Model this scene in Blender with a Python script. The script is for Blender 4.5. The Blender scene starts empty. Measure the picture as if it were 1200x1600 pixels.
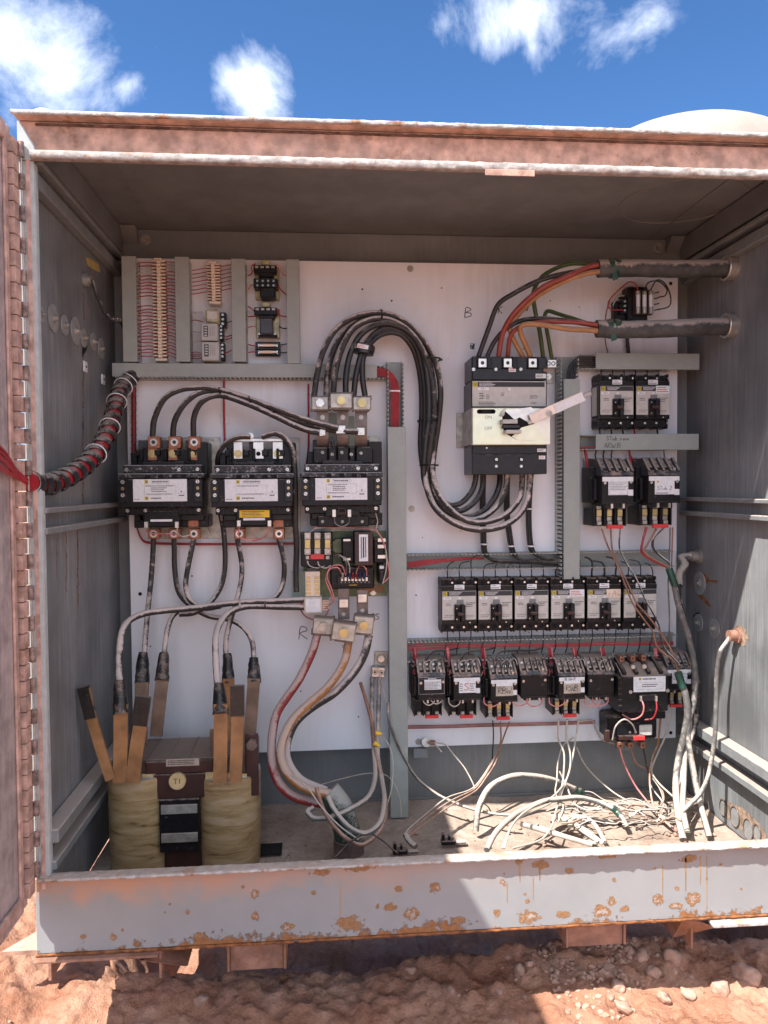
import bpy, math, random
from mathutils import Vector, Matrix, noise
random.seed(7)
PI = math.pi
S = bpy.context.scene
COL = S.collection

# ------------------------------------------------------------------ camera
F = 1200.0                      # focal length in photo pixels (photo 1200 x 1600)
CZ = 1.2                        # camera height above the ground
def _rot(yaw, pitch, roll):
    cy, sy = math.cos(yaw), math.sin(yaw); cp, sp = math.cos(pitch), math.sin(pitch); cr, sr = math.cos(roll), math.sin(roll)
    B = Matrix(((1, 0, 0), (0, 0, -1), (0, 1, 0)))
    return Matrix(((cr, -sr, 0), (sr, cr, 0), (0, 0, 1))) @ Matrix(((1, 0, 0), (0, cp, -sp), (0, sp, cp))) @ Matrix(((cy, 0, -sy), (0, 1, 0), (sy, 0, cy))) @ B
MR = _rot(math.radians(4.70), math.radians(1.87), math.radians(-0.44))
MRT = MR.transposed()
cd = bpy.data.cameras.new('camera'); cam = bpy.data.objects.new('camera', cd); COL.objects.link(cam)
cd.sensor_width = 36; cd.lens = 27.0; cd.clip_start = .02; cd.clip_end = 3000
m = Matrix.Identity(4)
for i in range(3):
    m[i][0] = MR[0][i]; m[i][1] = -MR[1][i]; m[i][2] = -MR[2][i]
m[2][3] = CZ
cam.matrix_world = m
S.camera = cam
S.render.resolution_x = 768; S.render.resolution_y = 1024

# ------------------------------------------------------------------ light
SUN = Vector((-.574, -.40, 1.0)).normalized()       # towards the sun
elev = math.asin(SUN.z); az = math.atan2(SUN.x, SUN.y)
S.view_settings.view_transform = 'Standard'; S.view_settings.look = 'None'; S.view_settings.gamma = 1
S.view_settings.exposure = 1.52
sd = bpy.data.lights.new('sun', 'SUN'); sd.energy = 3.7; sd.angle = math.radians(.5); sd.color = (1, .95, .87)
so = bpy.data.objects.new('sun', sd); COL.objects.link(so)
so.rotation_euler = SUN.to_track_quat('Z', 'Y').to_euler(); so.location = (-3, -3, 6)

def ray(px, py):
    return (MRT @ Vector(((px - 600) / F, (py - 800) / F, 1)))
W = bpy.data.worlds.new('World'); S.world = W; W.use_nodes = True
nt = W.node_tree; nt.nodes.clear(); N = nt.nodes.new; L = nt.links.new
out = N('ShaderNodeOutputWorld'); bg = N('ShaderNodeBackground'); sky = N('ShaderNodeTexSky')
sky.sky_type = 'NISHITA'; sky.sun_disc = False; sky.sun_elevation = elev; sky.sun_rotation = az
sky.air_density = .72; sky.dust_density = .12; sky.ozone_density = 4.0; sky.altitude = 1200
bg.inputs['Strength'].default_value = .09
geo = N('ShaderNodeTexCoord')
def vm(op, a, b=None):
    n = N('ShaderNodeVectorMath'); n.operation = op
    for k, v in enumerate((a, b)):
        if v is None: continue
        if isinstance(v, (tuple, Vector)): n.inputs[k].default_value = tuple(v)
        else: L(v, n.inputs[k])
    return n
def mm(op, a, b=0.0, c=None, clamp=False):
    n = N('ShaderNodeMath'); n.operation = op; n.use_clamp = clamp
    for k, v in enumerate((a, b, c)):
        if v is None: continue
        if isinstance(v, (int, float)): n.inputs[k].default_value = v
        else: L(v, n.inputs[k])
    return n.outputs[0]
ns = N('ShaderNodeTexNoise'); ns.inputs['Scale'].default_value = 6; ns.inputs['Detail'].default_value = 7; ns.inputs['Roughness'].default_value = .64
ns.inputs['Distortion'].default_value = .35
mp = N('ShaderNodeMapping'); mp.inputs['Scale'].default_value = (1.0, 1.0, .75); mp.inputs['Rotation'].default_value = (0, .35, 0)
L(geo.outputs['Generated'], mp.inputs['Vector']); L(mp.outputs[0], ns.inputs['Vector'])
acc = None
for (px, py, rx, ry, amp) in [(10, 70, .15, .15, .9), (60, 125, .08, .06, .6), (395, 135, .085, .08, .8), (840, 15, .12, .065, .9), (835, 75, .055, .06, .62), (200, 135, .04, .035, .5), (245, 75, .05, .03, .3), (930, 45, .12, .06, .5), (480, 160, .10, .03, .4), (700, 30, .10, .05, .45)]:
    r = ray(px, py).normalized()
    d = vm('SUBTRACT', geo.outputs['Generated'], r)
    d2 = vm('MULTIPLY', d.outputs[0], (1 / rx, 1 / rx, 1 / ry))
    ln = vm('LENGTH', d2.outputs[0]).outputs['Value']
    g = mm('MULTIPLY', mm('SUBTRACT', 1.0, ln, None, True), amp)
    acc = g if acc is None else mm('MAXIMUM', acc, g)
v = mm('ADD', acc, mm('MULTIPLY', mm('SUBTRACT', ns.outputs[0], .5), 2.3))
cl = mm('MULTIPLY', mm('SUBTRACT', v, .30), 1.4, None, True)
cl = mm('MULTIPLY', cl, mm('MULTIPLY', acc, 4.0, None, True))
cl = mm('POWER', cl, 1.3)
# unseen broken white cloud added behind and beside the camera, brightening the shaded interior
back = vm('DOT_PRODUCT', geo.outputs['Generated'], Vector((.1, -1, .25)).normalized()).outputs['Value']
n2 = N('ShaderNodeTexNoise'); n2.inputs['Scale'].default_value = 2.4; n2.inputs['Detail'].default_value = 7; n2.inputs['Roughness'].default_value = .55; L(geo.outputs['Generated'], n2.inputs['Vector'])
c2 = mm('MULTIPLY', mm('SUBTRACT', n2.outputs[0], .43), 7.0, None, True)
c2 = mm('MULTIPLY', c2, mm('MULTIPLY', mm('ADD', back, .15), 3.0, None, True))
cl = mm('MAXIMUM', mm('MULTIPLY', cl, .9), c2)
mix = N('ShaderNodeMixRGB'); L(cl, mix.inputs[0])
hs = N('ShaderNodeHueSaturation'); hs.inputs['Saturation'].default_value = 1.14; hs.inputs['Value'].default_value = 1.0; L(sky.outputs[0], hs.inputs['Color'])
L(hs.outputs[0], mix.inputs[1]); mix.inputs[2].default_value = (8.2, 8.6, 9.4, 1)
L(mix.outputs[0], bg.inputs[0]); L(bg.outputs[0], out.inputs[0])

# ------------------------------------------------------------------ layout helpers
YF, YP, YB = 1.70, 2.35, 2.42       # cabinet front, mounting panel face, back wall
XL, XR = -.62, 1.19
ZC, ZF = CZ + .79, CZ - 1.015       # ceiling, floor
def P(px, py, w=0.0):               # point w metres in front of the mounting panel
    r = ray(px, py); r = r * ((YP - w) / r.y); return Vector((r.x, r.y, r.z + CZ))
def PX(px, py, X):
    r = ray(px, py); r = r * (X / r.x); return Vector((r.x, r.y, r.z + CZ))
def PZ(px, py, Z):
    r = ray(px, py); r = r * ((Z - CZ) / r.z); return Vector((r.x, r.y, r.z + CZ))
def pw(n, w=0.0): return n * (YP - w) / F      # n photo pixels as metres at depth w

# ------------------------------------------------------------------ materials
MATS = {}
def mat(name, col, rough=.6, metal=0, dust=0.0, dustcol=(.36, .27, .225), var=.12, nscale=40, bump=0.0, bscale=120, streak=0.0, rust=0.0, rscale=9, rth=.62, spec=.5, trans=0, patina=0.0, fine=.8, grime=0.0):
    M = bpy.data.materials.new(name); M.use_nodes = True; t = M.node_tree; n = t.nodes; l = t.links
    b = n['Principled BSDF']
    b.inputs['Roughness'].default_value = rough; b.inputs['Metallic'].default_value = metal
    b.inputs['Specular IOR Level'].default_value = spec
    if trans: b.inputs['Transmission Weight'].default_value = trans
    def nd(k, **kw):
        x = n.new(k)
        for a, v in kw.items(): x.inputs[a].default_value = v
        return x
    def ma(op, a, bb=0.0, clamp=False):
        x = n.new('ShaderNodeMath'); x.operation = op; x.use_clamp = clamp
        for k, v in enumerate((a, bb)):
            if isinstance(v, (int, float)): x.inputs[k].default_value = v
            else: l.new(v, x.inputs[k])
        return x.outputs[0]
    def mx(f, a, c):
        x = n.new('ShaderNodeMixRGB')
        for k, v in enumerate((f, a, c)):
            if isinstance(v, (int, float)): x.inputs[k].default_value = v
            elif isinstance(v, tuple): x.inputs[k].default_value = (*v, 1)
            else: l.new(v, x.inputs[k])
        return x.outputs[0]
    ge = n.new('ShaderNodeNewGeometry'); pos = ge.outputs['Position']
    cur = tuple(col)
    if var:
        x = nd('ShaderNodeTexNoise', Scale=nscale, Detail=5, Roughness=.6); l.new(pos, x.inputs['Vector'])
        f = ma('MULTIPLY', ma('SUBTRACT', x.outputs[0], .38), 3.2, True)
        cur = mx(f, tuple(c * (1 - var) for c in col), tuple(min(1, c * (1 + var)) for c in col))
    if streak:
        mpp = n.new('ShaderNodeMapping'); mpp.inputs['Scale'].default_value = (1, 1, .035); l.new(pos, mpp.inputs[0])
        x = nd('ShaderNodeTexNoise', Scale=95, Detail=7, Roughness=.7); l.new(mpp.outputs[0], x.inputs['Vector'])
        y = nd('ShaderNodeTexNoise', Scale=3.2, Detail=3); l.new(pos, y.inputs['Vector'])
        f = ma('MULTIPLY', ma('MULTIPLY', ma('SUBTRACT', x.outputs[0], .47), 4.2, True), ma('MULTIPLY', ma('SUBTRACT', y.outputs[0], .25), 2.4, True))
        cur = mx(ma('MULTIPLY', f, streak), cur, tuple(min(1, c * 2.2 + .06) for c in col))
    if grime:
        mpp = n.new('ShaderNodeMapping'); mpp.inputs['Scale'].default_value = (1, 1, .12); l.new(pos, mpp.inputs[0])
        x = nd('ShaderNodeTexNoise', Scale=16, Detail=8, Roughness=.72); l.new(mpp.outputs[0], x.inputs['Vector'])
        y = nd('ShaderNodeTexNoise', Scale=2.6, Detail=5); l.new(pos, y.inputs['Vector'])
        f = ma('MULTIPLY', ma('MULTIPLY', ma('SUBTRACT', x.outputs[0], .45), 4, True), ma('MULTIPLY', ma('SUBTRACT', y.outputs[0], .42), 4, True))
        cur = mx(ma('MULTIPLY', f, grime), cur, (.46, .38, .35))
        v = nd('ShaderNodeTexNoise', Scale=420, Detail=2); l.new(pos, v.inputs['Vector'])
        cur = mx(ma('MULTIPLY', ma('SUBTRACT', v.outputs[0], .70), 9, True), cur, (.25, .2, .18))
    if patina:
        x = nd('ShaderNodeTexNoise', Scale=6, Detail=3); l.new(pos, x.inputs['Vector'])
        cr = n.new('ShaderNodeValToRGB'); l.new(x.outputs[0], cr.inputs[0])
        e = cr.color_ramp.elements; e[0].position = .35; e[0].color = (.55, .66, .62, 1); e[1].position = .68; e[1].color = (.72, .60, .62, 1)
        q = e.new(.5); q.color = (.72, .74, .5, 1)
        cur = mx(patina, cur, cr.outputs[0])
    if rust:
        x = nd('ShaderNodeTexNoise', Scale=rscale, Detail=8, Roughness=.68); l.new(pos, x.inputs['Vector'])
        f = ma('MULTIPLY', ma('SUBTRACT', x.outputs[0], rth), 14, True)
        y = nd('ShaderNodeTexNoise', Scale=70, Detail=4); l.new(pos, y.inputs['Vector'])
        rc = mx(y.outputs[0], (.10, .032, .012), (.42, .19, .07))
        cur = mx(ma('MULTIPLY', f, rust), cur, rc)
    if dust:
        sx = n.new('ShaderNodeSeparateXYZ'); l.new(ge.outputs['Normal'], sx.inputs[0])
        x = nd('ShaderNodeTexNoise', Scale=28, Detail=6, Roughness=.65); l.new(pos, x.inputs['Vector'])
        y = nd('ShaderNodeTexNoise', Scale=150, Detail=3); l.new(pos, y.inputs['Vector'])
        up = ma('ADD', ma('MULTIPLY', sx.outputs[2], 1.5 if dust > .8 else .95), ma('MULTIPLY', ma('SUBTRACT', x.outputs[0], .52), 2.2))
        up = ma('ADD', up, ma('MULTIPLY', ma('SUBTRACT', y.outputs[0], .5), fine))
        f = ma('MULTIPLY', ma('SUBTRACT', up, .52 - (.42 if dust < .8 else .47) * dust), 2.2, True)
        f = ma('MULTIPLY', f, min(1, .35 + .6 * dust))
        cur = mx(f, cur, dustcol)
        rr = ma('ADD', rough, ma('MULTIPLY', f, .9 - rough)); l.new(rr, b.inputs['Roughness'])
    if isinstance(cur, tuple): b.inputs['Base Color'].default_value = (*cur, 1)
    else: l.new(cur, b.inputs['Base Color'])
    if bump:
        x = nd('ShaderNodeTexNoise', Scale=bscale, Detail=6, Roughness=.65); l.new(pos, x.inputs['Vector'])
        bu = nd('ShaderNodeBump', Strength=1.0, Distance=bump); l.new(x.outputs[0], bu.inputs['Height']); l.new(bu.outputs[0], b.inputs['Normal'])
    MATS[name] = M; return M
mat('wall_paint', (.165, .175, .185), .5, dust=.12, var=.28, nscale=3.2, streak=.6, bump=.0006, bscale=60, grime=.25, dustcol=(.28, .25, .24))
mat('ceiling_paint', (.175, .18, .185), .55, var=.14, nscale=9, bump=.0008, bscale=45)
mat('back_paint', (.18, .195, .20), .5, dust=.1, var=.12, nscale=8, streak=.15, bump=.0004)
mat('rail_paint', (.20, .215, .225), .45, dust=.75, dustcol=(.46, .37, .32), var=.12)
mat('panel_white', (.72, .745, .79), .42, var=.03, nscale=4, dust=.04, bump=.0003, bscale=400, dustcol=(.6, .5, .45), grime=.5)
mat('duct', (.30, .33, .315), .45, dust=.22, var=.05, dustcol=(.42, .37, .34))
mat('duct_teeth', (.44, .47, .45), .5, dust=.3, var=.06)
mat('black', (.010, .010, .012), .36, spec=.25, dust=.36, fine=1.8, var=.3, nscale=90, bump=.0003, bscale=300)
mat('black_clean', (.012, .012, .016), .33, spec=.3, dust=.12, var=.3)
mat('black_dust', (.012, .012, .014), .5, dust=1.0, fine=2.2, var=.2, dustcol=(.34, .33, .34))
mat('slate', (.045, .05, .062), .45, dust=.75, var=.2)
mat('label', (.70, .72, .75), .45, var=.08, nscale=90, dust=.05)
mat('label_grey', (.50, .49, .46), .45, var=.08, nscale=60)
mat('ink', (.03, .03, .035), .6, var=0)
mat('ink_grey', (.2, .2, .2), .6, var=0)
mat('yellow', (.62, .50, .05), .5, var=.1)
mat('warn_yellow', (.80, .52, .03), .45, var=.05)
mat('red_plastic', (.62, .035, .04), .4, var=.08)
mat('maroon', (.04, .013, .011), .45, dust=.25, var=.25)
mat('silver', (.62, .61, .58), .34, metal=.85, dust=.25, var=.12)
mat('dull_metal', (.42, .40, .36), .45, metal=.6, dust=.5, var=.25, dustcol=(.40, .31, .27))
mat('strap_metal', (.16, .13, .12), .45, metal=.5, dust=.45, var=.25)
mat('brass', (.52, .42, .20), .36, metal=.75, dust=.15, var=.15)
mat('copper', (.36, .15, .09), .45, metal=.5, dust=.35, var=.25, nscale=80)
mat('zinc', (.66, .67, .55), .32, metal=.55, var=.1, patina=.55, dust=.06)
mat('cable_black', (.018, .018, .02), .42, dust=.6, var=.3, bump=.0004, bscale=90, dustcol=(.34, .29, .26))
mat('cable_dusty', (.03, .028, .028), .6, dust=1.0, var=.3, bump=.0005, bscale=80, dustcol=(.58, .50, .47))
mat('cable_grey', (.13, .125, .12), .6, dust=.85, var=.35, nscale=50, bump=.0004, dustcol=(.52, .44, .38))
mat('cable_green', (.022, .05, .042), .5, dust=.95, var=.3, dustcol=(.36, .35, .32))
mat('cable_red', (.24, .025, .022), .5, dust=.95, var=.25, dustcol=(.47, .35, .32))
mat('cable_orange', (.34, .15, .045), .5, dust=.95, var=.25, dustcol=(.50, .38, .32))
mat('sheath', (.06, .062, .062), .55, dust=1.0, var=.4, nscale=25, bump=.001, bscale=50, dustcol=(.40, .34, .31))
mat('phase_red', (.26, .045, .035), .45, dust=.55, var=.15, dustcol=(.5, .28, .25))
mat('phase_orange', (.38, .19, .08), .45, dust=.5, var=.15, dustcol=(.55, .38, .28))
mat('phase_green', (.045, .08, .02), .45, dust=.35, var=.15, dustcol=(.34, .32, .26))
mat('wire_red', (.33, .02, .03), .4, dust=.25, var=.15, dustcol=(.45, .27, .25))
mat('wire_pink', (.62, .22, .22), .45, var=.2, dust=.3)
mat('wire_black', (.014, .014, .018), .4, dust=.3, var=.2)
mat('wire_white', (.46, .42, .37), .55, dust=.6, var=.2, dustcol=(.55, .46, .38))
mat('wire_brown', (.26, .13, .09), .5, dust=.5, var=.3, dustcol=(.5, .38, .32))
mat('wire_blue', (.03, .05, .16), .4)
mat('tape', (.012, .012, .013), .3, dust=.45, var=.3, bump=.002, bscale=45)
mat('tape_green', (.015, .065, .048), .35, dust=.25, var=.2, bump=.002, bscale=60)
mat('cream', (.74, .62, .50), .5, var=.08, dust=.1)
mat('timer', (.40, .405, .39), .45, var=.05, dust=.15)
mat('clear_case', (.42, .40, .22), .2, var=.3, nscale=60, dust=.15)
mat('pcb_green', (.22, .27, .13), .45, var=.3, nscale=25, dust=.2)
mat('film_green', (.36, .43, .36), .4, var=.06)
mat('strap_paper', (.30, .155, .065), .42, dust=.15, var=.3, nscale=18, dustcol=(.35, .26, .22))
mat('strap_paper_dusty', (.20, .13, .09), .55, dust=.35, var=.3, nscale=18, dustcol=(.35, .28, .25))
mat('paper_pale', (.55, .42, .22), .5, var=.15)
mat('header_paint', (.50, .31, .235), .75, var=.35, nscale=26, bump=.002, bscale=70, rust=.75, rscale=17, rth=.575, grime=.4)
mat('edge_paint', (.46, .45, .44), .6, var=.3, nscale=60, bump=.003, bscale=110, rust=.85, rscale=16, rth=.55, dust=.4, dustcol=(.56, .40, .32))
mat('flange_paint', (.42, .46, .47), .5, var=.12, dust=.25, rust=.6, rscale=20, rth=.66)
mat('door_paint', (.50, .33, .28), .7, var=.35, nscale=30, bump=.0015, bscale=60, rust=.5, rscale=12, rth=.58)
mat('door_inner', (.36, .30, .30), .6, var=.3, nscale=20, streak=.4, rust=.3)
mat('hinge_metal', (.26, .19, .17), .6, metal=.2, var=.6, nscale=70, dust=.7, dustcol=(.45, .30, .25), bump=.001)
mat('dirty_steel', (.30, .155, .11), .8, var=.3, nscale=25, bump=.002, bscale=60, rust=.6, rscale=14, rth=.5)
mat('beige', (.31, .275, .24), .7, var=.12, nscale=7, bump=.001, bscale=40)
mat('lip_paint', (.40, .37, .35), .7, var=.35, nscale=45, bump=.003, bscale=80, rust=.6, rscale=9, rth=.57, dust=.35, dustcol=(.52, .37, .30))
mat('rust_stain', (.30, .21, .155), .8, var=.5, nscale=60, bump=.001)
mat('sill_rust', (.25, .12, .05), .85, var=.75, nscale=130, bump=.003, bscale=160)
mat('scab', (.42, .34, .30), .8, var=.45, nscale=110, bump=.003, bscale=120)
mat('run_stain', (.36, .22, .10), .6, var=.3)
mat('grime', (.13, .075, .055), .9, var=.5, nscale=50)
mat('rust', (.24, .09, .03), .85, var=.5, nscale=60, bump=.002, bscale=90)
mat('dark_hole', (.006, .005, .005), .9, var=0)
mat('washer', (.30, .31, .315), .45, dust=.3, var=.15, metal=.2)
mat('sticker_yellow', (.50, .36, .12), .6, var=.15)
mat('stone', (.40, .23, .165), .85, var=.3, nscale=30, bump=.002, bscale=70, dust=.3, dustcol=(.55, .38, .30))
mat('ink_red', (.5, .03, .02), .6, var=0)

# sill: grey enamel, dust along the top, rust blooms low down and in spots
def sill_mat():
    M = bpy.data.materials.new('sill_paint'); M.use_nodes = True; t = M.node_tree; n = t.nodes; l = t.links; b = n['Principled BSDF']
    def ma(op, a, bb=0.0, clamp=False):
        x = n.new('ShaderNodeMath'); x.operation = op; x.use_clamp = clamp
        for k, v in enumerate((a, bb)):
            if isinstance(v, (int, float)): x.inputs[k].default_value = v
            else: l.new(v, x.inputs[k])
        return x.outputs[0]
    def mx(f, a, c):
        x = n.new('ShaderNodeMixRGB')
        for k, v in enumerate((f, a, c)):
            if isinstance(v, (int, float)): x.inputs[k].default_value = v
            elif isinstance(v, tuple): x.inputs[k].default_value = (*v, 1)
            else: l.new(v, x.inputs[k])
        return x.outputs[0]
    ge = n.new('ShaderNodeNewGeometry'); pos = ge.outputs['Position']
    sx = n.new('ShaderNodeSeparateXYZ'); l.new(pos, sx.inputs[0])
    def nz(sc, de=6, ro=.65, stretch=None):
        x = n.new('ShaderNodeTexNoise'); x.inputs['Scale'].default_value = sc; x.inputs['Detail'].default_value = de; x.inputs['Roughness'].default_value = ro
        if stretch:
            mpp = n.new('ShaderNodeMapping'); mpp.inputs['Scale'].default_value = stretch; l.new(pos, mpp.inputs[0]); l.new(mpp.outputs[0], x.inputs['Vector'])
        else: l.new(pos, x.inputs['Vector'])
        return x.outputs[0]
    top = CZ - .845; bot = CZ - 1.012
    base = mx(nz(12), (.235, .25, .262), (.31, .325, .335))
    # dust and orange bloom creeping down from the top edge, mostly on the left part
    left = ma('SUBTRACT', 1.0, ma('MULTIPLY', ma('ADD', sx.outputs[0], .6), .85), True)
    dtop = ma('MULTIPLY', ma('SUBTRACT', top, sx.outputs[2]), 11)
    f = ma('MULTIPLY', ma('SUBTRACT', ma('ADD', .72, ma('MULTIPLY', ma('SUBTRACT', nz(14), .5), 1.8)), dtop), 1.6, True)
    f = ma('MULTIPLY', f, ma('ADD', ma('MULTIPLY', left, .9), .08))
    cur = mx(f, base, (.50, .27, .17))
    # rust along the bottom edge
    dbot = ma('MULTIPLY', ma('SUBTRACT', sx.outputs[2], bot), 26)
    big = nz(5, 2)
    g = ma('SUBTRACT', ma('ADD', ma('MULTIPLY', big, 2.6), ma('MULTIPLY', ma('SUBTRACT', nz(38, 8, .72), .5), 3.2)), ma('ADD', dbot, 1.15))
    g = ma('MULTIPLY', g, 5, True)
    # scattered spots
    vo = n.new('ShaderNodeTexVoronoi'); vo.inputs['Scale'].default_value = 7; vo.voronoi_dimensions = '2D'
    wv = n.new('ShaderNodeVectorMath'); wv.operation = 'ADD'; l.new(pos, wv.inputs[0])
    cn = n.new('ShaderNodeTexNoise'); cn.inputs['Scale'].default_value = 45; cn.inputs['Detail'].default_value = 4; l.new(pos, cn.inputs['Vector'])
    sc = n.new('ShaderNodeVectorMath'); sc.operation = 'SCALE'; sc.inputs['Scale'].default_value = .035; l.new(cn.outputs['Color'], sc.inputs[0]); l.new(sc.outputs[0], wv.inputs[1])
    sxz = n.new('ShaderNodeSeparateXYZ'); l.new(wv.outputs[0], sxz.inputs[0]); cxz = n.new('ShaderNodeCombineXYZ'); l.new(sxz.outputs[0], cxz.inputs[0]); l.new(sxz.outputs[2], cxz.inputs[1]); l.new(cxz.outputs[0], vo.inputs['Vector'])
    sepc = n.new('ShaderNodeSeparateColor'); l.new(vo.outputs['Color'], sepc.inputs[0])
    rad = ma('MULTIPLY', ma('SUBTRACT', sepc.outputs[0], .9), .30)
    sp = ma('MULTIPLY', ma('SUBTRACT', rad, vo.outputs['Distance']), 40, True)
    ring = ma('MULTIPLY', ma('SUBTRACT', ma('SUBTRACT', rad, .035), vo.outputs['Distance']), 40, True)
    rustc = mx(nz(80, 5), (.09, .03, .012), (.45, .21, .08))
    cur = mx(ma('MAXIMUM', g, sp), cur, rustc)
    scab = mx(nz(60, 4), (.42, .33, .28), (.60, .52, .48))
    cur = mx(ma('MULTIPLY', ma('MULTIPLY', ring, ma('MULTIPLY', ma('SUBTRACT', nz(50), .42), 8, True)), .8), cur, scab)
    # thin rust runs
    rn = ma('MULTIPLY', ma('SUBTRACT', nz(30, 4, .6, (1.6, .0, .04)), .665), 18, True)
    rn = ma('MULTIPLY', rn, ma('MULTIPLY', ma('SUBTRACT', nz(4, 2), .42), 5, True))
    cur = mx(ma('MULTIPLY', rn, .55), cur, (.36, .19, .08))
    l.new(cur, b.inputs['Base Color']); b.inputs['Roughness'].default_value = .5
    bu = n.new('ShaderNodeBump'); bu.inputs['Distance'].default_value = .0025; l.new(ma('ADD', ma('MULTIPLY', ma('MAXIMUM', g, sp), nz(90)), ma('MULTIPLY', nz(30), .1)), bu.inputs['Height']); l.new(bu.outputs[0], b.inputs['Normal'])
    MATS['sill_paint'] = M
sill_mat()

def soil_mat(name, c1, c2, c3, sc=1.0, bump=.012):
    M = bpy.data.materials.new(name); M.use_nodes = True; t = M.node_tree; n = t.nodes; l = t.links; b = n['Principled BSDF']
    ge = n.new('ShaderNodeNewGeometry')
    def nz(s, d=8, r=.65):
        x = n.new('ShaderNodeTexNoise'); x.inputs['Scale'].default_value = s * sc; x.inputs['Detail'].default_value = d; x.inputs['Roughness'].default_value = r; l.new(ge.outputs['Position'], x.inputs['Vector']); return x.outputs[0]
    r1 = n.new('ShaderNodeValToRGB'); l.new(nz(5), r1.inputs[0]); e = r1.color_ramp.elements
    e[0].position = .32; e[0].color = (*c1, 1); e[1].position = .68; e[1].color = (*c3, 1); q = e.new(.5); q.color = (*c2, 1)
    r2 = n.new('ShaderNodeMixRGB'); r2.blend_type = 'MULTIPLY'; r2.inputs[0].default_value = .5; l.new(r1.outputs[0], r2.inputs[1])
    cr = n.new('ShaderNodeValToRGB'); l.new(nz(60, 6, .7), cr.inputs[0]); cr.color_ramp.elements[0].position = .3; cr.color_ramp.elements[0].color = (.55, .5, .48, 1); cr.color_ramp.elements[1].position = .6
    l.new(cr.outputs[0], r2.inputs[2]); l.new(r2.outputs[0], b.inputs['Base Color']); b.inputs['Roughness'].default_value = .92
    b.inputs['Specular IOR Level'].default_value = .2
    vo = n.new('ShaderNodeTexVoronoi'); vo.feature = 'SMOOTH_F1'; vo.inputs['Scale'].default_value = 38 * sc; l.new(ge.outputs['Position'], vo.inputs['Vector'])
    ad = n.new('ShaderNodeMath'); ad.operation = 'MULTIPLY_ADD'; l.new(vo.outputs['Distance'], ad.inputs[0]); ad.inputs[1].default_value = .35; l.new(nz(26, 9, .7), ad.inputs[2])
    bu = n.new('ShaderNodeBump'); bu.inputs['Distance'].default_value = bump; l.new(ad.outputs[0], bu.inputs['Height']); l.new(bu.outputs[0], b.inputs['Normal'])
    MATS[name] = M
soil_mat('soil', (.36, .16, .095), (.51, .27, .18), (.62, .38, .275), 1.0, .022)
soil_mat('floor_dust', (.30, .225, .18), (.40, .32, .265), (.47, .39, .335), 1.6, .006)

def coil_mat():
    M = bpy.data.materials.new('coil_tape'); M.use_nodes = True; t = M.node_tree; n = t.nodes; l = t.links; b = n['Principled BSDF']
    ge = n.new('ShaderNodeNewGeometry'); mp = n.new('ShaderNodeMapping'); mp.inputs['Scale'].default_value = (1.6, 1.6, 9); mp.inputs['Rotation'].default_value = (.05, .16, 0); l.new(ge.outputs['Position'], mp.inputs[0])
    a = n.new('ShaderNodeTexNoise'); a.inputs['Scale'].default_value = 6; a.inputs['Distortion'].default_value = .6; a.inputs['Detail'].default_value = 7; a.inputs['Roughness'].default_value = .6; l.new(mp.outputs[0], a.inputs['Vector'])
    cr = n.new('ShaderNodeValToRGB'); l.new(a.outputs[0], cr.inputs[0]); e = cr.color_ramp.elements
    e[0].position = .30; e[0].color = (.10, .055, .022, 1); e[1].position = .74; e[1].color = (.44, .34, .25, 1)
    q = e.new(.38); q.color = (.27, .18, .085, 1); q = e.new(.56); q.color = (.38, .275, .145, 1)
    l.new(cr.outputs[0], b.inputs['Base Color']); b.inputs['Roughness'].default_value = .3
    bu = n.new('ShaderNodeBump'); bu.inputs['Distance'].default_value = .0022; l.new(a.outputs[0], bu.inputs['Height']); l.new(bu.outputs[0], b.inputs['Normal'])
    MATS['coil_tape'] = M
coil_mat()

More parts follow.
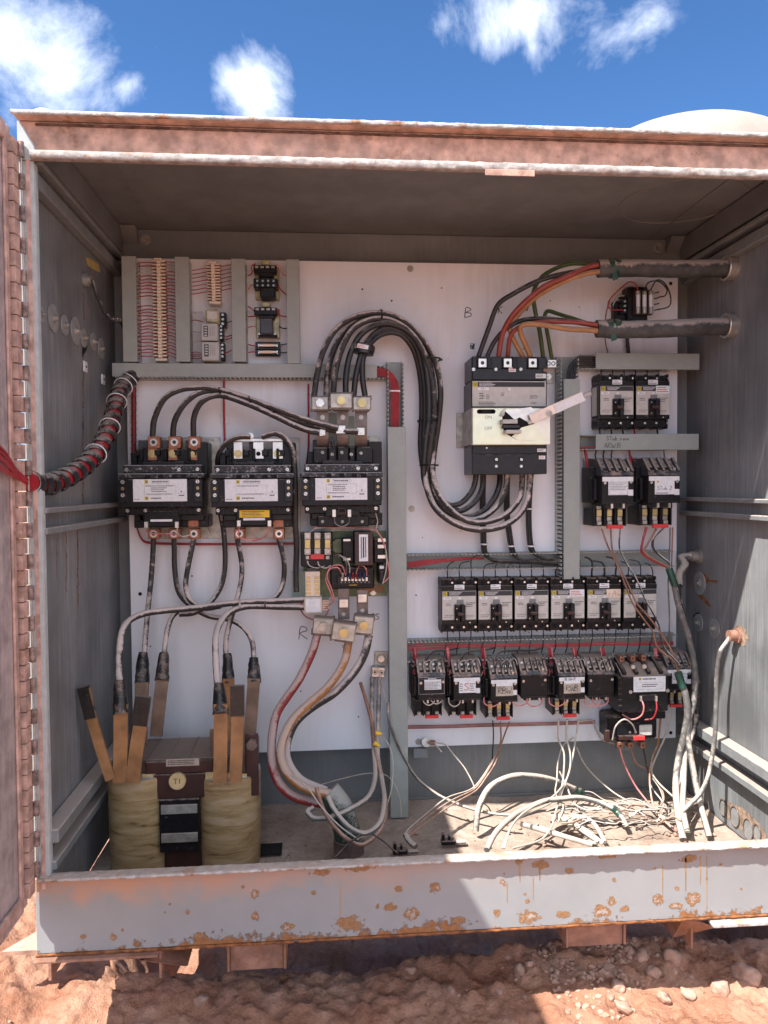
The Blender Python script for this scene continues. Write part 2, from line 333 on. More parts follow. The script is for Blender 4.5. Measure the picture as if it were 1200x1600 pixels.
def spot_mat(name, ring):
    M = bpy.data.materials.new(name); M.use_nodes = True; t = M.node_tree; n = t.nodes; l = t.links; b = n['Principled BSDF']
    def ma(op, a, bb=0.0, clamp=False):
        x = n.new('ShaderNodeMath'); x.operation = op; x.use_clamp = clamp
        for k, v in enumerate((a, bb)):
            if isinstance(v, (int, float)): x.inputs[k].default_value = v
            else: l.new(v, x.inputs[k])
        return x.outputs[0]
    tc = n.new('ShaderNodeTexCoord'); ge = n.new('ShaderNodeNewGeometry'); sx = n.new('ShaderNodeSeparateXYZ'); l.new(tc.outputs['Generated'], sx.inputs[0])
    u = ma('SUBTRACT', sx.outputs[0], .5); v = ma('SUBTRACT', sx.outputs[2], .5)
    d = ma('MULTIPLY', ma('SQRT', ma('ADD', ma('MULTIPLY', u, u), ma('MULTIPLY', v, v))), 2.0)
    def nz(s_, de=6, ro=.7):
        x = n.new('ShaderNodeTexNoise'); x.inputs['Scale'].default_value = s_; x.inputs['Detail'].default_value = de; x.inputs['Roughness'].default_value = ro; l.new(ge.outputs['Position'], x.inputs['Vector']); return x.outputs[0]
    n1 = nz(85); body = ma('SUBTRACT', ma('ADD', .78, ma('MULTIPLY', ma('SUBTRACT', n1, .5), 2.6)), d)
    al = ma('MULTIPLY', body, 5.5, True); al = ma('MULTIPLY', al, ma('MULTIPLY', ma('SUBTRACT', 1.0, d), 9, True))
    c1 = n.new('ShaderNodeMixRGB'); l.new(nz(170, 4), c1.inputs[0]); c1.inputs[1].default_value = (.13, .05, .02, 1); c1.inputs[2].default_value = (.46, .27, .13, 1)
    col = c1.outputs[0]
    if ring:
        c2 = n.new('ShaderNodeMixRGB'); inner = ma('MULTIPLY', ma('SUBTRACT', body, .42), 7, True)
        inner = ma('MULTIPLY', inner, ma('MULTIPLY', ma('SUBTRACT', nz(60, 5), .40), 8, True))
        l.new(inner, c2.inputs[0]); l.new(col, c2.inputs[1]); c2.inputs[2].default_value = (.38, .33, .31, 1); col = c2.outputs[0]
    l.new(col, b.inputs['Base Color']); l.new(al, b.inputs['Alpha']); b.inputs['Roughness'].default_value = .85
    bu = n.new('ShaderNodeBump'); bu.inputs['Distance'].default_value = .003; l.new(nz(140), bu.inputs['Height']); l.new(bu.outputs[0], b.inputs['Normal'])
    MATS[name] = M
spot_mat('rust_ring', True); spot_mat('rust_spot', False)

# ------------------------------------------------------------------ mesh builder (local axes: x right, z up, w out of the panel = -y)
_glyph = {}
def text_mesh(s):
    if s not in _glyph:
        c = bpy.data.curves.new('t', 'FONT'); c.body = s; c.size = 1; c.align_x = 'CENTER'; c.align_y = 'CENTER'; c.resolution_u = 2
        o = bpy.data.objects.new('t', c); COL.objects.link(o); bpy.context.view_layer.update()
        me = bpy.data.meshes.new_from_object(o.evaluated_get(bpy.context.evaluated_depsgraph_get()))
        _glyph[s] = ([v.co.copy() for v in me.vertices], [list(p.vertices) for p in me.polygons])
        bpy.data.objects.remove(o); bpy.data.meshes.remove(me); bpy.data.curves.remove(c)
    return _glyph[s]
ST = {'B': [[(0, 0), (.02, 1), (.45, .95), (.55, .75), (.05, .52), (.6, .45), (.62, .15), (0, 0)]],
      'R': [[(0, 0), (.03, 1), (.5, .95), (.55, .7), (.05, .5), (.7, 0)]],
      'W': [[(0, 1), (.15, 0), (.4, .6), (.6, 0), (.85, 1)]], 'w': [[(0, .5), (.15, 0), (.35, .4), (.55, 0), (.8, .6)]],
      'S': [[(.6, .9), (.2, 1), (.05, .75), (.55, .4), (.5, .08), (0, .1)]], 'T': [[(0, 1), (.7, .95)], [(.35, 1), (.3, 0)]],
      'u': [[(0, .5), (.05, .05), (.35, .05), (.45, .5), (.5, 0)]], 'b': [[(0, 1), (.05, 0), (.4, .1), (.35, .45), (.05, .35)]],
      's': [[(.4, .5), (.1, .45), (.3, .2), (0, 0)]], 'a': [[(.4, .45), (.05, .35), (.1, 0), (.4, .4), (.45, 0)]],
      'A': [[(0, 0), (.3, 1), (.6, 0)], [(.12, .4), (.5, .4)]], 't': [[(.15, .9), (.15, 0), (.35, .05)], [(0, .6), (.4, .6)]],
      'O': [[(.3, 1), (.02, .6), (.2, 0), (.55, .3), (.5, .85), (.3, 1)]], 'P': [[(0, 0), (.03, 1), (.5, .9), (.45, .55), (.05, .5)]],
      'K': [[(0, 1), (.05, 0)], [(.5, .95), (.08, .5), (.6, 0)]], '2': [[(0, .8), (.3, 1), (.5, .7), (0, 0), (.6, .05)]], 'M': [[(0, 0), (.1, 1), (.35, .4), (.6, 1), (.75, 0)]],
      'l': [[(0, 1), (.02, 0)]], 'L': [[(0, 1), (0, 0), (.5, 0)]], '#': [[(.1, 0), (.25, 1)], [(.35, 0), (.5, 1)], [(0, .35), (.6, .4)], [(0, .65), (.6, .7)]], ' ': []}
class MB:
    def __init__(s): s.v = []; s.f = []; s.m = []; s.sm = []; s.mats = []; s.cuts = []
    def mi(s, k):
        if k not in s.mats: s.mats.append(k)
        return s.mats.index(k)
    def add(s, vs, fs, k, smooth=False, M=None):
        o = len(s.v); q = s.mi(k)
        s.v += [tuple(M @ Vector(v)) if M else tuple(v) for v in vs]
        for f in fs: s.f.append([i + o for i in f]); s.m.append(q); s.sm.append(smooth)
    def b(s, x0, x1, z0, z1, w0, w1, k, bev=.001, M=None):
        if x0 > x1: x0, x1 = x1, x0
        if z0 > z1: z0, z1 = z1, z0
        lo = (x0, -w1, z0); hi = (x1, -w0, z1)
        bev = min(bev, (x1 - x0) * .3, (z1 - z0) * .3, (w1 - w0) * .3)
        if bev < .0003:
            vs = [((lo, hi)[i & 1][0], (lo, hi)[(i >> 1) & 1][1], (lo, hi)[(i >> 2) & 1][2]) for i in range(8)]
            s.add(vs, [(0, 2, 3, 1), (4, 5, 7, 6), (0, 1, 5, 4), (2, 6, 7, 3), (0, 4, 6, 2), (1, 3, 7, 5)], k, False, M); return
        vs = []; idx = {}
        for c in range(8):
            for ax in range(3):
                p = []
                for a in range(3):
                    sgn = (c >> a) & 1; val = hi[a] if sgn else lo[a]
                    if a != ax: val += -bev if sgn else bev
                    p.append(val)
                idx[(c, ax)] = len(vs); vs.append(tuple(p))
        fs = []
        for ax in range(3):
            a, b2 = (ax + 1) % 3, (ax + 2) % 3
            for sg in (0, 1):
                cs = [(sg << ax) | (i << a) | (j << b2) for i, j in ((0, 0), (1, 0), (1, 1), (0, 1))]
                f = [idx[(c, ax)] for c in cs]
                fs.append(f if sg else f[::-1])
        for ax in range(3):
            a, b2 = (ax + 1) % 3, (ax + 2) % 3
            for i in (0, 1):
                for j in (0, 1):
                    c0 = (i << a) | (j << b2); c1 = c0 | (1 << ax)
                    f = [idx[(c0, a)], idx[(c1, a)], idx[(c1, b2)], idx[(c0, b2)]]
                    fs.append(f if (i ^ j) else f[::-1])
        for c in range(8):
            f = [idx[(c, 0)], idx[(c, 1)], idx[(c, 2)]]
            fs.append(f if (bin(c).count('1') % 2) else f[::-1])
        s.add(vs, fs, k, False, M)
    def box3(s, x0, x1, y0, y1, z0, z1, k, bev=.001, M=None): s.b(x0, x1, z0, z1, -y1, -y0, k, bev, M)
    def cyl(s, p0, p1, r0, k, r1=None, n=16, cap=True, smooth=True):
        p0 = Vector(p0); p1 = Vector(p1); r1 = r0 if r1 is None else r1
        d = (p1 - p0).normalized(); a = d.orthogonal().normalized(); b2 = d.cross(a)
        vs = []
        for p, r in ((p0, r0), (p1, r1)):
            for i in range(n):
                t = 2 * PI * i / n; vs.append(p + a * math.cos(t) * r + b2 * math.sin(t) * r)
        s.add(vs, [(i, (i + 1) % n, n + (i + 1) % n, n + i) for i in range(n)], k, smooth)
        if cap: s.add(vs[:n], [tuple(range(n))[::-1]], k); s.add(vs[n:], [tuple(range(n))], k)
    def c(s, x, z, w0, w1, r, k, n=16, r1=None): s.cyl((x, -w0, z), (x, -w1, z), r, k, r1, n)
    def cut(s): s.cuts.append((len(s.v), len(s.f)))
    def screw(s, x, z, w, r=.004, k='silver', slot=True, ang=None):
        s.cut(); s._screw(x, z, w, r, k, slot, ang); s.cut()
    def hexn(s, *a, **kw): s.cut(); s._hexn(*a, **kw); s.cut()
    def _screw(s, x, z, w, r=.004, k='silver', slot=True, ang=None):
        s.c(x, z, w - .001, w + .0025, r, k, 14, r * .82)
        if slot:
            a = random.uniform(0, PI) if ang is None else ang
            M = Matrix.Translation((x, 0, z)) @ Matrix.Rotation(a, 4, 'Y')
            s.b(-r * .7, r * .7, -r * .12, r * .12, w + .0024, w + .0028, 'ink', 0, M)
    def _hexn(s, x, z, w, r, k='silver', h=.006):
        s.cyl((x, -w, z), (x, -w - .0015, z), r * 1.55, k, n=20); s.cyl((x, -w - .0015, z), (x, -w - h, z), r, k, n=6, smooth=False)
        s.cyl((x, -w - h, z), (x, -w - h - .003, z), r * .5, k, n=12)
    def ring(s, x, z, w, R, r, k, n=24):
        pts = [(x + R * math.cos(2 * PI * i / n), -w, z + R * math.sin(2 * PI * i / n)) for i in range(n + 1)]
        s.tube(pts, r, k, 8)
    def tube(s, pts, r, k, n=10, cap=True, flat=None, up=None):
        pts = [Vector(p) for p in pts]; L_ = len(pts)
        rs = r if isinstance(r, (list, tuple)) else [r] * L_
        tan = [(pts[min(i + 1, L_ - 1)] - pts[max(i - 1, 0)]).normalized() for i in range(L_)]
        a = (Vector(up) - tan[0] * Vector(up).dot(tan[0])).normalized() if up else tan[0].orthogonal().normalized()
        vs = []
        for i in range(L_):
            a = (a - tan[i] * a.dot(tan[i])); a = a.normalized() if a.length > 1e-6 else tan[i].orthogonal().normalized()
            b2 = tan[i].cross(a)
            if flat:
                hw, ht = flat; hw *= rs[i] / rs[0]
                for (u, q) in ((-hw, -ht), (hw, -ht), (hw, ht), (-hw, ht)): vs.append(pts[i] + b2 * u + a * q)
            else:
                for j in range(n):
                    t = 2 * PI * j / n; vs.append(pts[i] + (a * math.cos(t) + b2 * math.sin(t)) * rs[i])
        m_ = 4 if flat else n
        s.add(vs, [(i * m_ + j, i * m_ + (j + 1) % m_, (i + 1) * m_ + (j + 1) % m_, (i + 1) * m_ + j) for i in range(L_ - 1) for j in range(m_)], k, not flat)
        if cap: s.add(vs[:m_], [tuple(range(m_))[::-1]], k); s.add(vs[-m_:], [tuple(range(m_))], k)
    def prism(s, poly, x0, x1, k, smooth=False):   # poly of (w, z) extruded along x
        n = len(poly); vs = [(x0, -w, z) for w, z in poly] + [(x1, -w, z) for w, z in poly]
        s.add(vs, [tuple(range(n)), tuple(range(2 * n - 1, n - 1, -1))] + [(i, n + i, n + (i + 1) % n, (i + 1) % n) for i in range(n)], k, smooth)
    def plate(s, poly, w0, w1, k):                 # poly of (x, z)
        n = len(poly); vs = [(x, -w0, z) for x, z in poly] + [(x, -w1, z) for x, z in poly]
        s.add(vs, [tuple(range(n))[::-1], tuple(range(n, 2 * n))] + [(i, (i + 1) % n, n + (i + 1) % n, n + i) for i in range(n)], k)
    def text(s, t, x, z, w, size, k='ink', sx=1.0):
        vs, fs = text_mesh(t)
        s.add([(x + v.x * size * sx, -w, z + v.y * size) for v in vs], fs, k)
    def hand(s, t, x, z, w, h, k='ink', r=.0009, slant=.12):
        for ch in t:
            wd = .75
            for st in ST.get(ch, []):
                s.tube([(x + (u + slant * v) * h, -w, z + v * h) for u, v in smooth_pts(st, 4)], r, k, 5)
            x += wd * h * (.6 if ch == ' ' else 1)
    def lines(s, x0, x1, z0, z1, w, rows, k='ink', fill=.8):
        hh = (z1 - z0) / rows
        for i in range(rows):
            z = z1 - (i + .5) * hh; x = x0; end = x0 + (x1 - x0) * random.uniform(.7, 1)
            while x < end - .001:
                l_ = random.uniform(.001, .005); s.b(x, min(x + l_, end), z - hh * .22, z + hh * .22, w, w + .0002, k, 0); x += l_ + .0009
    def frame(s, x0, x1, z0, z1, w, k='ink', t=.0004):
        for a in ((x0, x1, z0, z0 + t), (x0, x1, z1 - t, z1), (x0, x0 + t, z0 + t, z1 - t), (x1 - t, x1, z0 + t, z1 - t)): s.b(*a, w, w + .0002, k, 0)
    def logo(s, x, z, w, h=.006):
        s.b(x - h, x + h, z - h, z + h, w, w + .0003, 'yellow', 0); s.frame(x - h * .62, x + h * .62, z - h * .62, z + h * .62, w + .0003, 'ink', h * .16)
        s.b(x - h * .15, x + h * .25, z - h * .3, z + h * .3, w + .0003, w + .0006, 'ink', 0)
    def split_build(s, name, parent):
        cs = [(0, 0)] + s.cuts + [(len(s.v), len(s.f))]; last = None; rest = MB()
        for i in range(len(cs) - 1):
            (v0, f0), (v1, f1) = cs[i], cs[i + 1]
            if f1 <= f0: continue
            q = MB() if (i % 2 or name not in ('screws', 'swall')) else rest
            o = len(q.v); q.v += s.v[v0:v1]
            for j in range(f0, f1): q.f.append([x - v0 + o for x in s.f[j]]); q.m.append(q.mi(s.mats[s.m[j]])); q.sm.append(s.sm[j])
            if q is not rest: last = q.build(name[:-1] if name in ('screws', 'panel_bolts') else name, parent)
        if rest.f: last = rest.build('terminal_fittings', parent)
        return last
    def build(s, name, parent=None, loc=None):
        if s.cuts and loc is None and parent is not None and name in ('screws', 'panel_bolts', 'winding', 'insulating_sheet', 'terminal_straps'): return s.split_build(name, parent)
        me = bpy.data.meshes.new(name); me.from_pydata(s.v, [], s.f)
        for k in s.mats: me.materials.append(MATS[k])
        me.polygons.foreach_set('material_index', s.m); me.polygons.foreach_set('use_smooth', s.sm)
        me.update()
        o = bpy.data.objects.new(name, me); COL.objects.link(o)
        if parent: o.parent = parent
        if loc is not None: o.location = loc
        return o
def smooth_pts(p, k=8):
    p = [Vector(q) if len(q) == 3 else Vector((q[0], q[1], 0)) for q in p]; two = True
    out_ = []
    for i in range(len(p) - 1):
        a = p[i - 1] if i > 0 else p[i] * 2 - p[i + 1]; b2 = p[i]; c = p[i + 1]; d = p[i + 2] if i + 2 < len(p) else p[i + 1] * 2 - p[i]
        # centripetal-ish: plain Catmull-Rom with length-limited tangents
        l1 = (c - b2).length; ta = (c - a); tb = (d - b2)
        ta = ta.normalized() * min(l1, ta.length / 2) if ta.length > 0 else ta
        tb = tb.normalized() * min(l1, tb.length / 2) if tb.length > 0 else tb
        for j in range(k):
            t = j / k; t2 = t * t; t3 = t2 * t
            out_.append(b2 * (2 * t3 - 3 * t2 + 1) + ta * (t3 - 2 * t2 + t) + c * (-2 * t3 + 3 * t2) + tb * (t3 - t2))
    out_.append(p[-1])
    return out_
_sp = smooth_pts
def smooth_pts(p, k=8):
    r = _sp(p, k); return [(q.x, q.y) for q in r] if len(p[0]) == 2 else r

def tag(o, label, cat, group=None, kind=None):
    if kind: o['kind'] = kind
    if label: o['label'] = label
    if cat: o['category'] = cat
    if group: o['group'] = group
    return o
def empty(name, loc, label, cat, group=None, rot=None):
    o = bpy.data.objects.new(name, None); COL.objects.link(o); o.location = loc; o.empty_display_size = .05
    if rot: o.rotation_euler = rot
    return tag(o, label, cat, group)
def copy_tree(o, parent=None):
    c = o.copy(); COL.objects.link(c); c.parent = parent
    for ch in [x for x in COL.objects if x.parent == o]: copy_tree(ch, c)
    return c
class Dev:      # a device fixed to the panel: px boxes become local boxes about its root
    def __init__(s, name, px, py, label, cat, group=None, w=0.0):
        s.r = P(px, py, w); s.r.y = YP
        s.o = empty(name, s.r, label, cat, group)
    def q(s, px, py, w=0.0):
        p = P(px, py, w); return p.x - s.r.x, p.z - s.r.z
    def pb(s, mb, x0, y0, x1, y1, w0, w1, k, bev=.0015):
        cy = (y0 + y1) / 2; cx = (x0 + x1) / 2
        mb.b(s.q(x0, cy, w1)[0], s.q(x1, cy, w1)[0], s.q(cx, y1, w1)[1], s.q(cx, y0, w1)[1], w0, w1, k, bev)
    def rect(s, x0, y0, x1, y1, w):
        cy = (y0 + y1) / 2; cx = (x0 + x1) / 2
        return s.q(x0, cy, w)[0], s.q(x1, cy, w)[0], s.q(cx, y1, w)[1], s.q(cx, y0, w)[1]
    def l3(s, px, py, w): p = P(px, py, w); return (p.x - s.r.x, p.y - s.r.y, p.z - s.r.z)
    def part(s, name, mb, label=None):
        o = mb.build(name, s.o)
        if label: o['label'] = label
        return o
def cable(name, label, pts, wpx, k, cat='cable', group=None, n=12, sub=8, kinds=None):
    """a cable through photo points (px, py, depth); wpx = its thickness in photo pixels"""
    ws = [P(*p) for p in pts]; r = pw(wpx, pts[0][2]) / 2
    c = ws[0].copy(); mb = MB()
    sp = smooth_pts([tuple(p - c) for p in ws], sub)
    if wpx > 6:
        sp = [p + Vector(noise.noise_vector(p * 9 + c * 3)) * r * .25 for p in sp]
    mb.tube(sp, r, k, n if wpx > 3 else 7)
    o = mb.build(name, None, c)
    return tag(o, label, cat, group)
ORD = ['first', 'second', 'third', 'fourth', 'fifth', 'sixth', 'seventh', 'eighth', 'ninth', 'tenth', '11th', '12th', '13th', '14th', '15th', '16th', '17th', '18th', '19th', '20th', '21st', '22nd', '23rd', '24th', '25th', '26th', '27th', '28th', '29th', '30th', '31st', '32nd']

# ================================================================== GROUND
def fbm(x, y, s, o=4): return noise.fractal(Vector((x * s, y * s, 3.1)), .9, 2.0, o)
XL_ = -.56
def ridge(x, y, s_): return 1 - abs(noise.noise(Vector((x * s_, y * s_, 7.7)))) * 2.2
def ground_h(x, y):
    h = fbm(x, y, 2.2) * .035 + fbm(x + 7, y, 9) * .010
    inside = XL_ < x < 1.25
    if inside:
        h += .006 * math.exp(-((y - 1.9) / .09) ** 2) - .20 * max(0, min(1, (y - 1.93) / .10)) * max(0, min(1, (x - XL_) / .12)) * max(0, min(1, (2.6 - y) / .1))
    h += .05 * math.exp(-(((x - .72) / .22) ** 2 + ((y - 1.95) / .14) ** 2))
    h -= .040
    h += .14 * max(0, min(1, (-x - .70) / .35))
    return h
mb = MB(); xs = []; ys = []
def axis(c, near, step, far):
    a = [c]; d = step; p = c
    while p < far:
        if p - c > near: d *= 1.22
        p += d; a.append(p)
    b_ = [c]; d = step; p = c
    while p > -far:
        if c - p > near: d *= 1.22
        p -= d; b_.append(p)
    return sorted(set(a + b_))
xs = axis(.3, 1.3, .0085, 900); ys = axis(1.72, .42, .0075, 900)
vs = []
for y in ys:
    for x in xs:
        near = max(0, 1 - max(abs(x - .3), abs(y - 1.8)) / 9)
        h = ground_h(x, y)
        if near > .8: h += max(0, fbm(x * 1.0, y, 28, 3)) * .009 + fbm(x, y, 75, 4) * .0045 - .007 * max(0, ridge(x + .1 * noise.noise(Vector((x * 6, y * 6, 1))), y, 5.5)) ** 10 + abs(fbm(x, y + 5, 11, 3)) * .014 + .012 * max(0, ridge(x * 1.4 + y * .5, y, 7)) ** 3 - .006 * max(0, ridge(x, y, 16)) ** 6
        vs.append((x, y, h if near > 0 else 0))
nx = len(xs)
mb.add(vs, [(j * nx + i, j * nx + i + 1, (j + 1) * nx + i + 1, (j + 1) * nx + i) for j in range(len(ys) - 1) for i in range(nx - 1)], 'soil', True)
g = mb.build('ground'); g['kind'] = 'structure'

def rock_verts(r, seed, n=2):
    import bmesh
    bm = bmesh.new(); bmesh.ops.create_icosphere(bm, subdivisions=n, radius=1)
    rr = random.Random(seed); sx, sy, sz = rr.uniform(.7, 1.2), rr.uniform(.7, 1.2), rr.uniform(.5, .95); off = rr.uniform(0, 99)
    rot = Matrix.Rotation(rr.uniform(0, 6), 3, 'Z') @ Matrix.Rotation(rr.uniform(-.5, .5), 3, 'X')
    vs = []
    for v in bm.verts:
        c = v.co.copy(); d = 1 + .38 * noise.noise(c * 1.3 + Vector((off, 0, 0))) + .16 * noise.noise(c * 3 + Vector((0, off, 0)))
        c = c * d; vs.append(rot @ Vector((c.x * sx * r, c.y * sy * r, c.z * sz * r)))
    fs = [[v.index for v in f.verts] for f in bm.faces]; bm.free(); return vs, fs
mb = MB(); rr = random.Random(3)
for i in range(2600):
    if i < 700: x = rr.gauss(.72, .12); y = rr.gauss(1.88, .06); r = abs(rr.gauss(.002, .0042)) + .0015
    elif i < 760: x = rr.gauss(.62, .06); y = rr.gauss(1.74, .05); r = abs(rr.gauss(.005, .003)) + .003
    else: x = rr.uniform(-.9, 1.3); y = rr.uniform(1.45, 2.1); r = abs(rr.gauss(.0008, .0016)) + .0008
    r = min(r, .011)
    vv, ff = rock_verts(r, i, 1); z = ground_h(x, y) + r * .15
    mb.add([(v.x + x, v.y + y, v.z + z) for v in vv], ff, 'stone', False)
tag(mb.build('gravel'), 'pale crumbled stones and grit scattered on the red earth under the cabinet', 'gravel', kind='stuff')
for i, (px, py, r, lab) in enumerate([(1020, 1478, .021, 'rounded pinkish stone on the rubble near the third foot'), (1050, 1462, .024, 'large pale angular stone right of the rubble heap'), (1075, 1495, .020, 'upright pointed stone at the edge of the shadow'), (1002, 1462, .018, 'oval grey stone on top of the rubble heap'), (1038, 1505, .014, 'small flat stone low on the rubble heap'), (965, 1495, .016, 'dull red stone left of the rubble heap'),
                                       (975, 1520, .020, 'broad reddish stone low in the rubble'), (812, 1478, .018, 'lone grey stone standing under the middle of the sill'), (828, 1474, .014, 'thin pointed pebble beside the lone grey stone'), (315, 1510, .020, 'pinkish stone on the bank between the two left feet'), (642, 1470, .013, 'small grey stone against the underside of the sill'), (1165, 1480, .03, 'rounded earth clod below the right plate'), (1125, 1490, .022, 'reddish clod right of the pointed stone'), (705, 1496, .012, 'small clod on the bank below the sill centre')]):
    p = PZ(px, py, .05); vv, ff = rock_verts(r, 100 + i, 3); q = MB(); q.add(vv, ff, 'stone', True)
    tag(q.build('stone', None, (p.x, p.y, ground_h(p.x, p.y) + r * .35)), lab, 'stone', 'loose stones in front of the cabinet')

# ================================================================== CABINET
cab = empty('electrical_cabinet', (.285, YF, .19), 'large open grey steel control cabinet with rusty front edges standing on red earth', 'cabinet')
cab_o = Vector((.285, YF, .19))
def cpart(name, mb, label=None, parent=None):
    o = mb.build(name); o.parent = parent or cab
    if parent is None: o.location = -cab_o
    if label: o['label'] = label
    return o
ZB = CZ - 1.012; ZT = CZ + .784
mb = MB(); mb.box3(XL - .02, XR + .02, YB, YB + .02, ZB, ZC, 'back_paint', .002)
mb.box3(XL + .001, XR - .001, YB - .012, YB - .001, ZF + .001, ZF + .02, 'back_paint'); 
cpart('back_wall', mb)
def side_wall(x0, x1, name, inner):
    q = MB(); q.box3(x0, x1, YF + .004, YB - .001, ZB + .001, ZC, 'wall_paint', .002); return cpart(name, q)
lw = side_wall(XL - .0065, XL, 'side_wall', 1); rw = side_wall(XR, XR + .02, 'side_wall', -1)
# stiffening rails of both side walls
for sx, X in ((1, XL), (-1, XR)):
    for nm, z0, z1, pr in (('stiffener', .692, .704, .036), ('stiffener', .645, .676, .026), ('stiffener', -.052, -.040, .030), ('stiffener', -.098, -.084, .030), ('stiffener', -.775, -.745, .040), ('stiffener', -.835, -.815, .034)):
        q = MB(); xa, xb = (X + .001, X + pr) if sx > 0 else (X - pr, X - .001)
        q.box3(xa, xb, YF + .012, YB - .014, CZ + z0, CZ + z1, 'rail_paint', .002); cpart(nm, q)
    q = MB(); xa, xb = (X + .001, X + .03) if sx > 0 else (X - .03, X - .001)
    q.box3(xa, xb, YF + .012, YB - .014, CZ + .715, CZ + .788, 'ceiling_paint', .002); cpart('corner_flange', q)
    q = MB(); xa, xb = (X + .031, X + .075) if sx > 0 else (X - .075, X - .031)
    q.prism([(-YB + .002, CZ + .745), (-YB + .05, CZ + .787), (-YB + .002, CZ + .787)], xa, xb, 'ceiling_paint'); cpart('gusset', q)
q = MB(); q.box3(XL - .006, XR + .02, YF + .003, YB + .02, ZC + .001, ZC + .006, 'ceiling_paint', .001); q.box3(XL + .13, XL + .134, YF + .01, YB - .06, ZC - .003, ZC + .0006, 'ceiling_paint', .0005); q.box3(XR - .13, XR - .126, YF + .01, YB - .06, ZC - .003, ZC + .0006, 'ceiling_paint', .0005); cpart('ceiling', q)
for px, py in ((227, 375), (1028, 388)):
    p = P(px, py, YP - YB + .001); q = MB()
    q.cyl((p.x, p.y, p.z), (p.x, p.y - .004, p.z), .017, 'washer', n=24); q.cyl((p.x, p.y - .004, p.z), (p.x, p.y - .012, p.z), .010, 'dull_metal', n=6, smooth=False); q.cyl((p.x, p.y - .012, p.z), (p.x, p.y - .018, p.z), .005, 'dull_metal', n=10)
    cpart('bolt', q)
# roof, header, gutter lip
def rough_bar(q, x0, x1, y0, y1, z0, z1, k, amp, seg=220, seed=0):
    vs = []; prof = []
    ry = (y1 - y0) / 2; rz = (z1 - z0) / 2
    for a in range(12):
        t = 2 * PI * a / 12; cx, cz_ = math.cos(t), math.sin(t)
        prof.append(((abs(cx) ** .3) * (1 if cx > 0 else -1) * ry, (abs(cz_) ** .3) * (1 if cz_ > 0 else -1) * rz))
    for i in range(seg + 1):
        x = x0 + (x1 - x0) * i / seg; am = amp(x) if callable(amp) else amp
        for a, (dy, dz) in enumerate(prof):
            nn = noise.noise(Vector((x * 55, a * .8, seed))) + .6 * noise.noise(Vector((x * 160, a * 1.7, seed)))
            s_ = 1 + nn * am / max(rz, .002)
            vs.append((x, (y0 + y1) / 2 + dy * s_, (z0 + z1) / 2 + dz * s_))
    fs = [(i * 12 + a, i * 12 + (a + 1) % 12, (i + 1) * 12 + (a + 1) % 12, (i + 1) * 12 + a) for i in range(seg) for a in range(12)]
    q.add(vs, fs, k, True); q.add(vs[:12], [tuple(range(12))], k); q.add(vs[-12:], [tuple(range(12))[::-1]], k)
q = MB(); q.box3(XL - .006, XR + .03, YF + .02, YB + .03, ZC + .0065, ZC + .010, 'header_paint', .001); q.box3(XL - .006, XR + .03, 1.672, YF - .0035, ZT - .009, ZT - .0045, 'header_paint', .001)
rough_bar(q, XL - .008, XR + .03, 1.662, 1.671, ZT - .009, ZT - .001, 'edge_paint', lambda x: .0002 + .0010 * max(0, min(1, (x + .2) * 2)), 300, 3)
cpart('roof', q)
q = MB(); q.box3(XL - .007, XR + .021, YF - .003, YF + .002, CZ + .694, ZT - .0095, 'header_paint', .0008); q.box3(XL - .007, XR + .02, YF - .0025, YF + .0025, ZT - .0042, ZT + .008, 'header_paint', .0008)
cpart('header', q)
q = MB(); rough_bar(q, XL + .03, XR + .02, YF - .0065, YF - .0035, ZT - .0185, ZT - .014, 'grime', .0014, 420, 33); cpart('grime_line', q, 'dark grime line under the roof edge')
q = MB()
rough_bar(q, XL + .022, XR + .0, 1.678, 1.6965, CZ + .692, CZ + .709, 'lip_paint', lambda x: .0003 + .0009 * max(0, min(1, (x + .45) * 2.2)), 420, 9)
cpart('drip_lip', q)
q = MB(); q.box3(.365, .475, 1.674, 1.677, CZ + .678, CZ + .692, 'header_paint', .0008); cpart('peeled_flake', q, 'flat pink paint flake hanging below the lip')
# front flange strips
q = MB(); q.box3(XL - .007, XL + .024, YF - .002, YF + .003, ZB + .17, CZ + .6935, 'flange_paint', .001); q.box3(XL + .022, XL + .0245, YF + .0035, YF + .02, ZB + .17, CZ + .69, 'flange_paint', .001); cpart('front_flange', q)
q = MB(); q.plate([(XL - .0075, CZ + .694), (XL + .032, CZ + .694), (XL + .028, CZ + .722), (XL - .0015, ZT - .010), (XL - .0075, ZT - .010)], -YF + .0031, -YF + .0055, 'flange_paint'); cpart('corner_plate', q, 'pale grey paint patch shaped as the sunlit corner of the header')  # pale grey paint cut to the sunlit triangle, so the light is painted in
q = MB(); q.box3(XR - .018, XR + .036, YF - .002, YF + .003, ZB + .17, CZ + .6935, 'flange_paint', .001); cpart('front_flange', q)
# sill
q = MB(); q.box3(XL - .007, XR + .02, YF - .001, YF + .003, ZB, CZ - .846, 'sill_paint', .001)
q.box3(XL - .007, XL - .003, YF + .0035, YF + .2, ZB, CZ - .85, 'sill_paint', .0005)
cpart('sill', q)
q = MB(); rough_bar(q, XL + .004, XR + .02, YF - .021, YF + .012, CZ - .8455, CZ - .839, 'edge_paint', .0005, 520, 21); cpart('sill_lip', q)
q = MB(); rough_bar(q, XL - .008, XL + .55, YF - .004, YF + .006, ZB - .0065, ZB - .0005, 'rust', .0008, 150, 25); rough_bar(q, XL + .56, XR + .02, YF - .004, YF + .006, ZB - .0055, ZB - .0005, 'rust', .0012, 250, 26); cpart('rusty_bottom_edge', q)
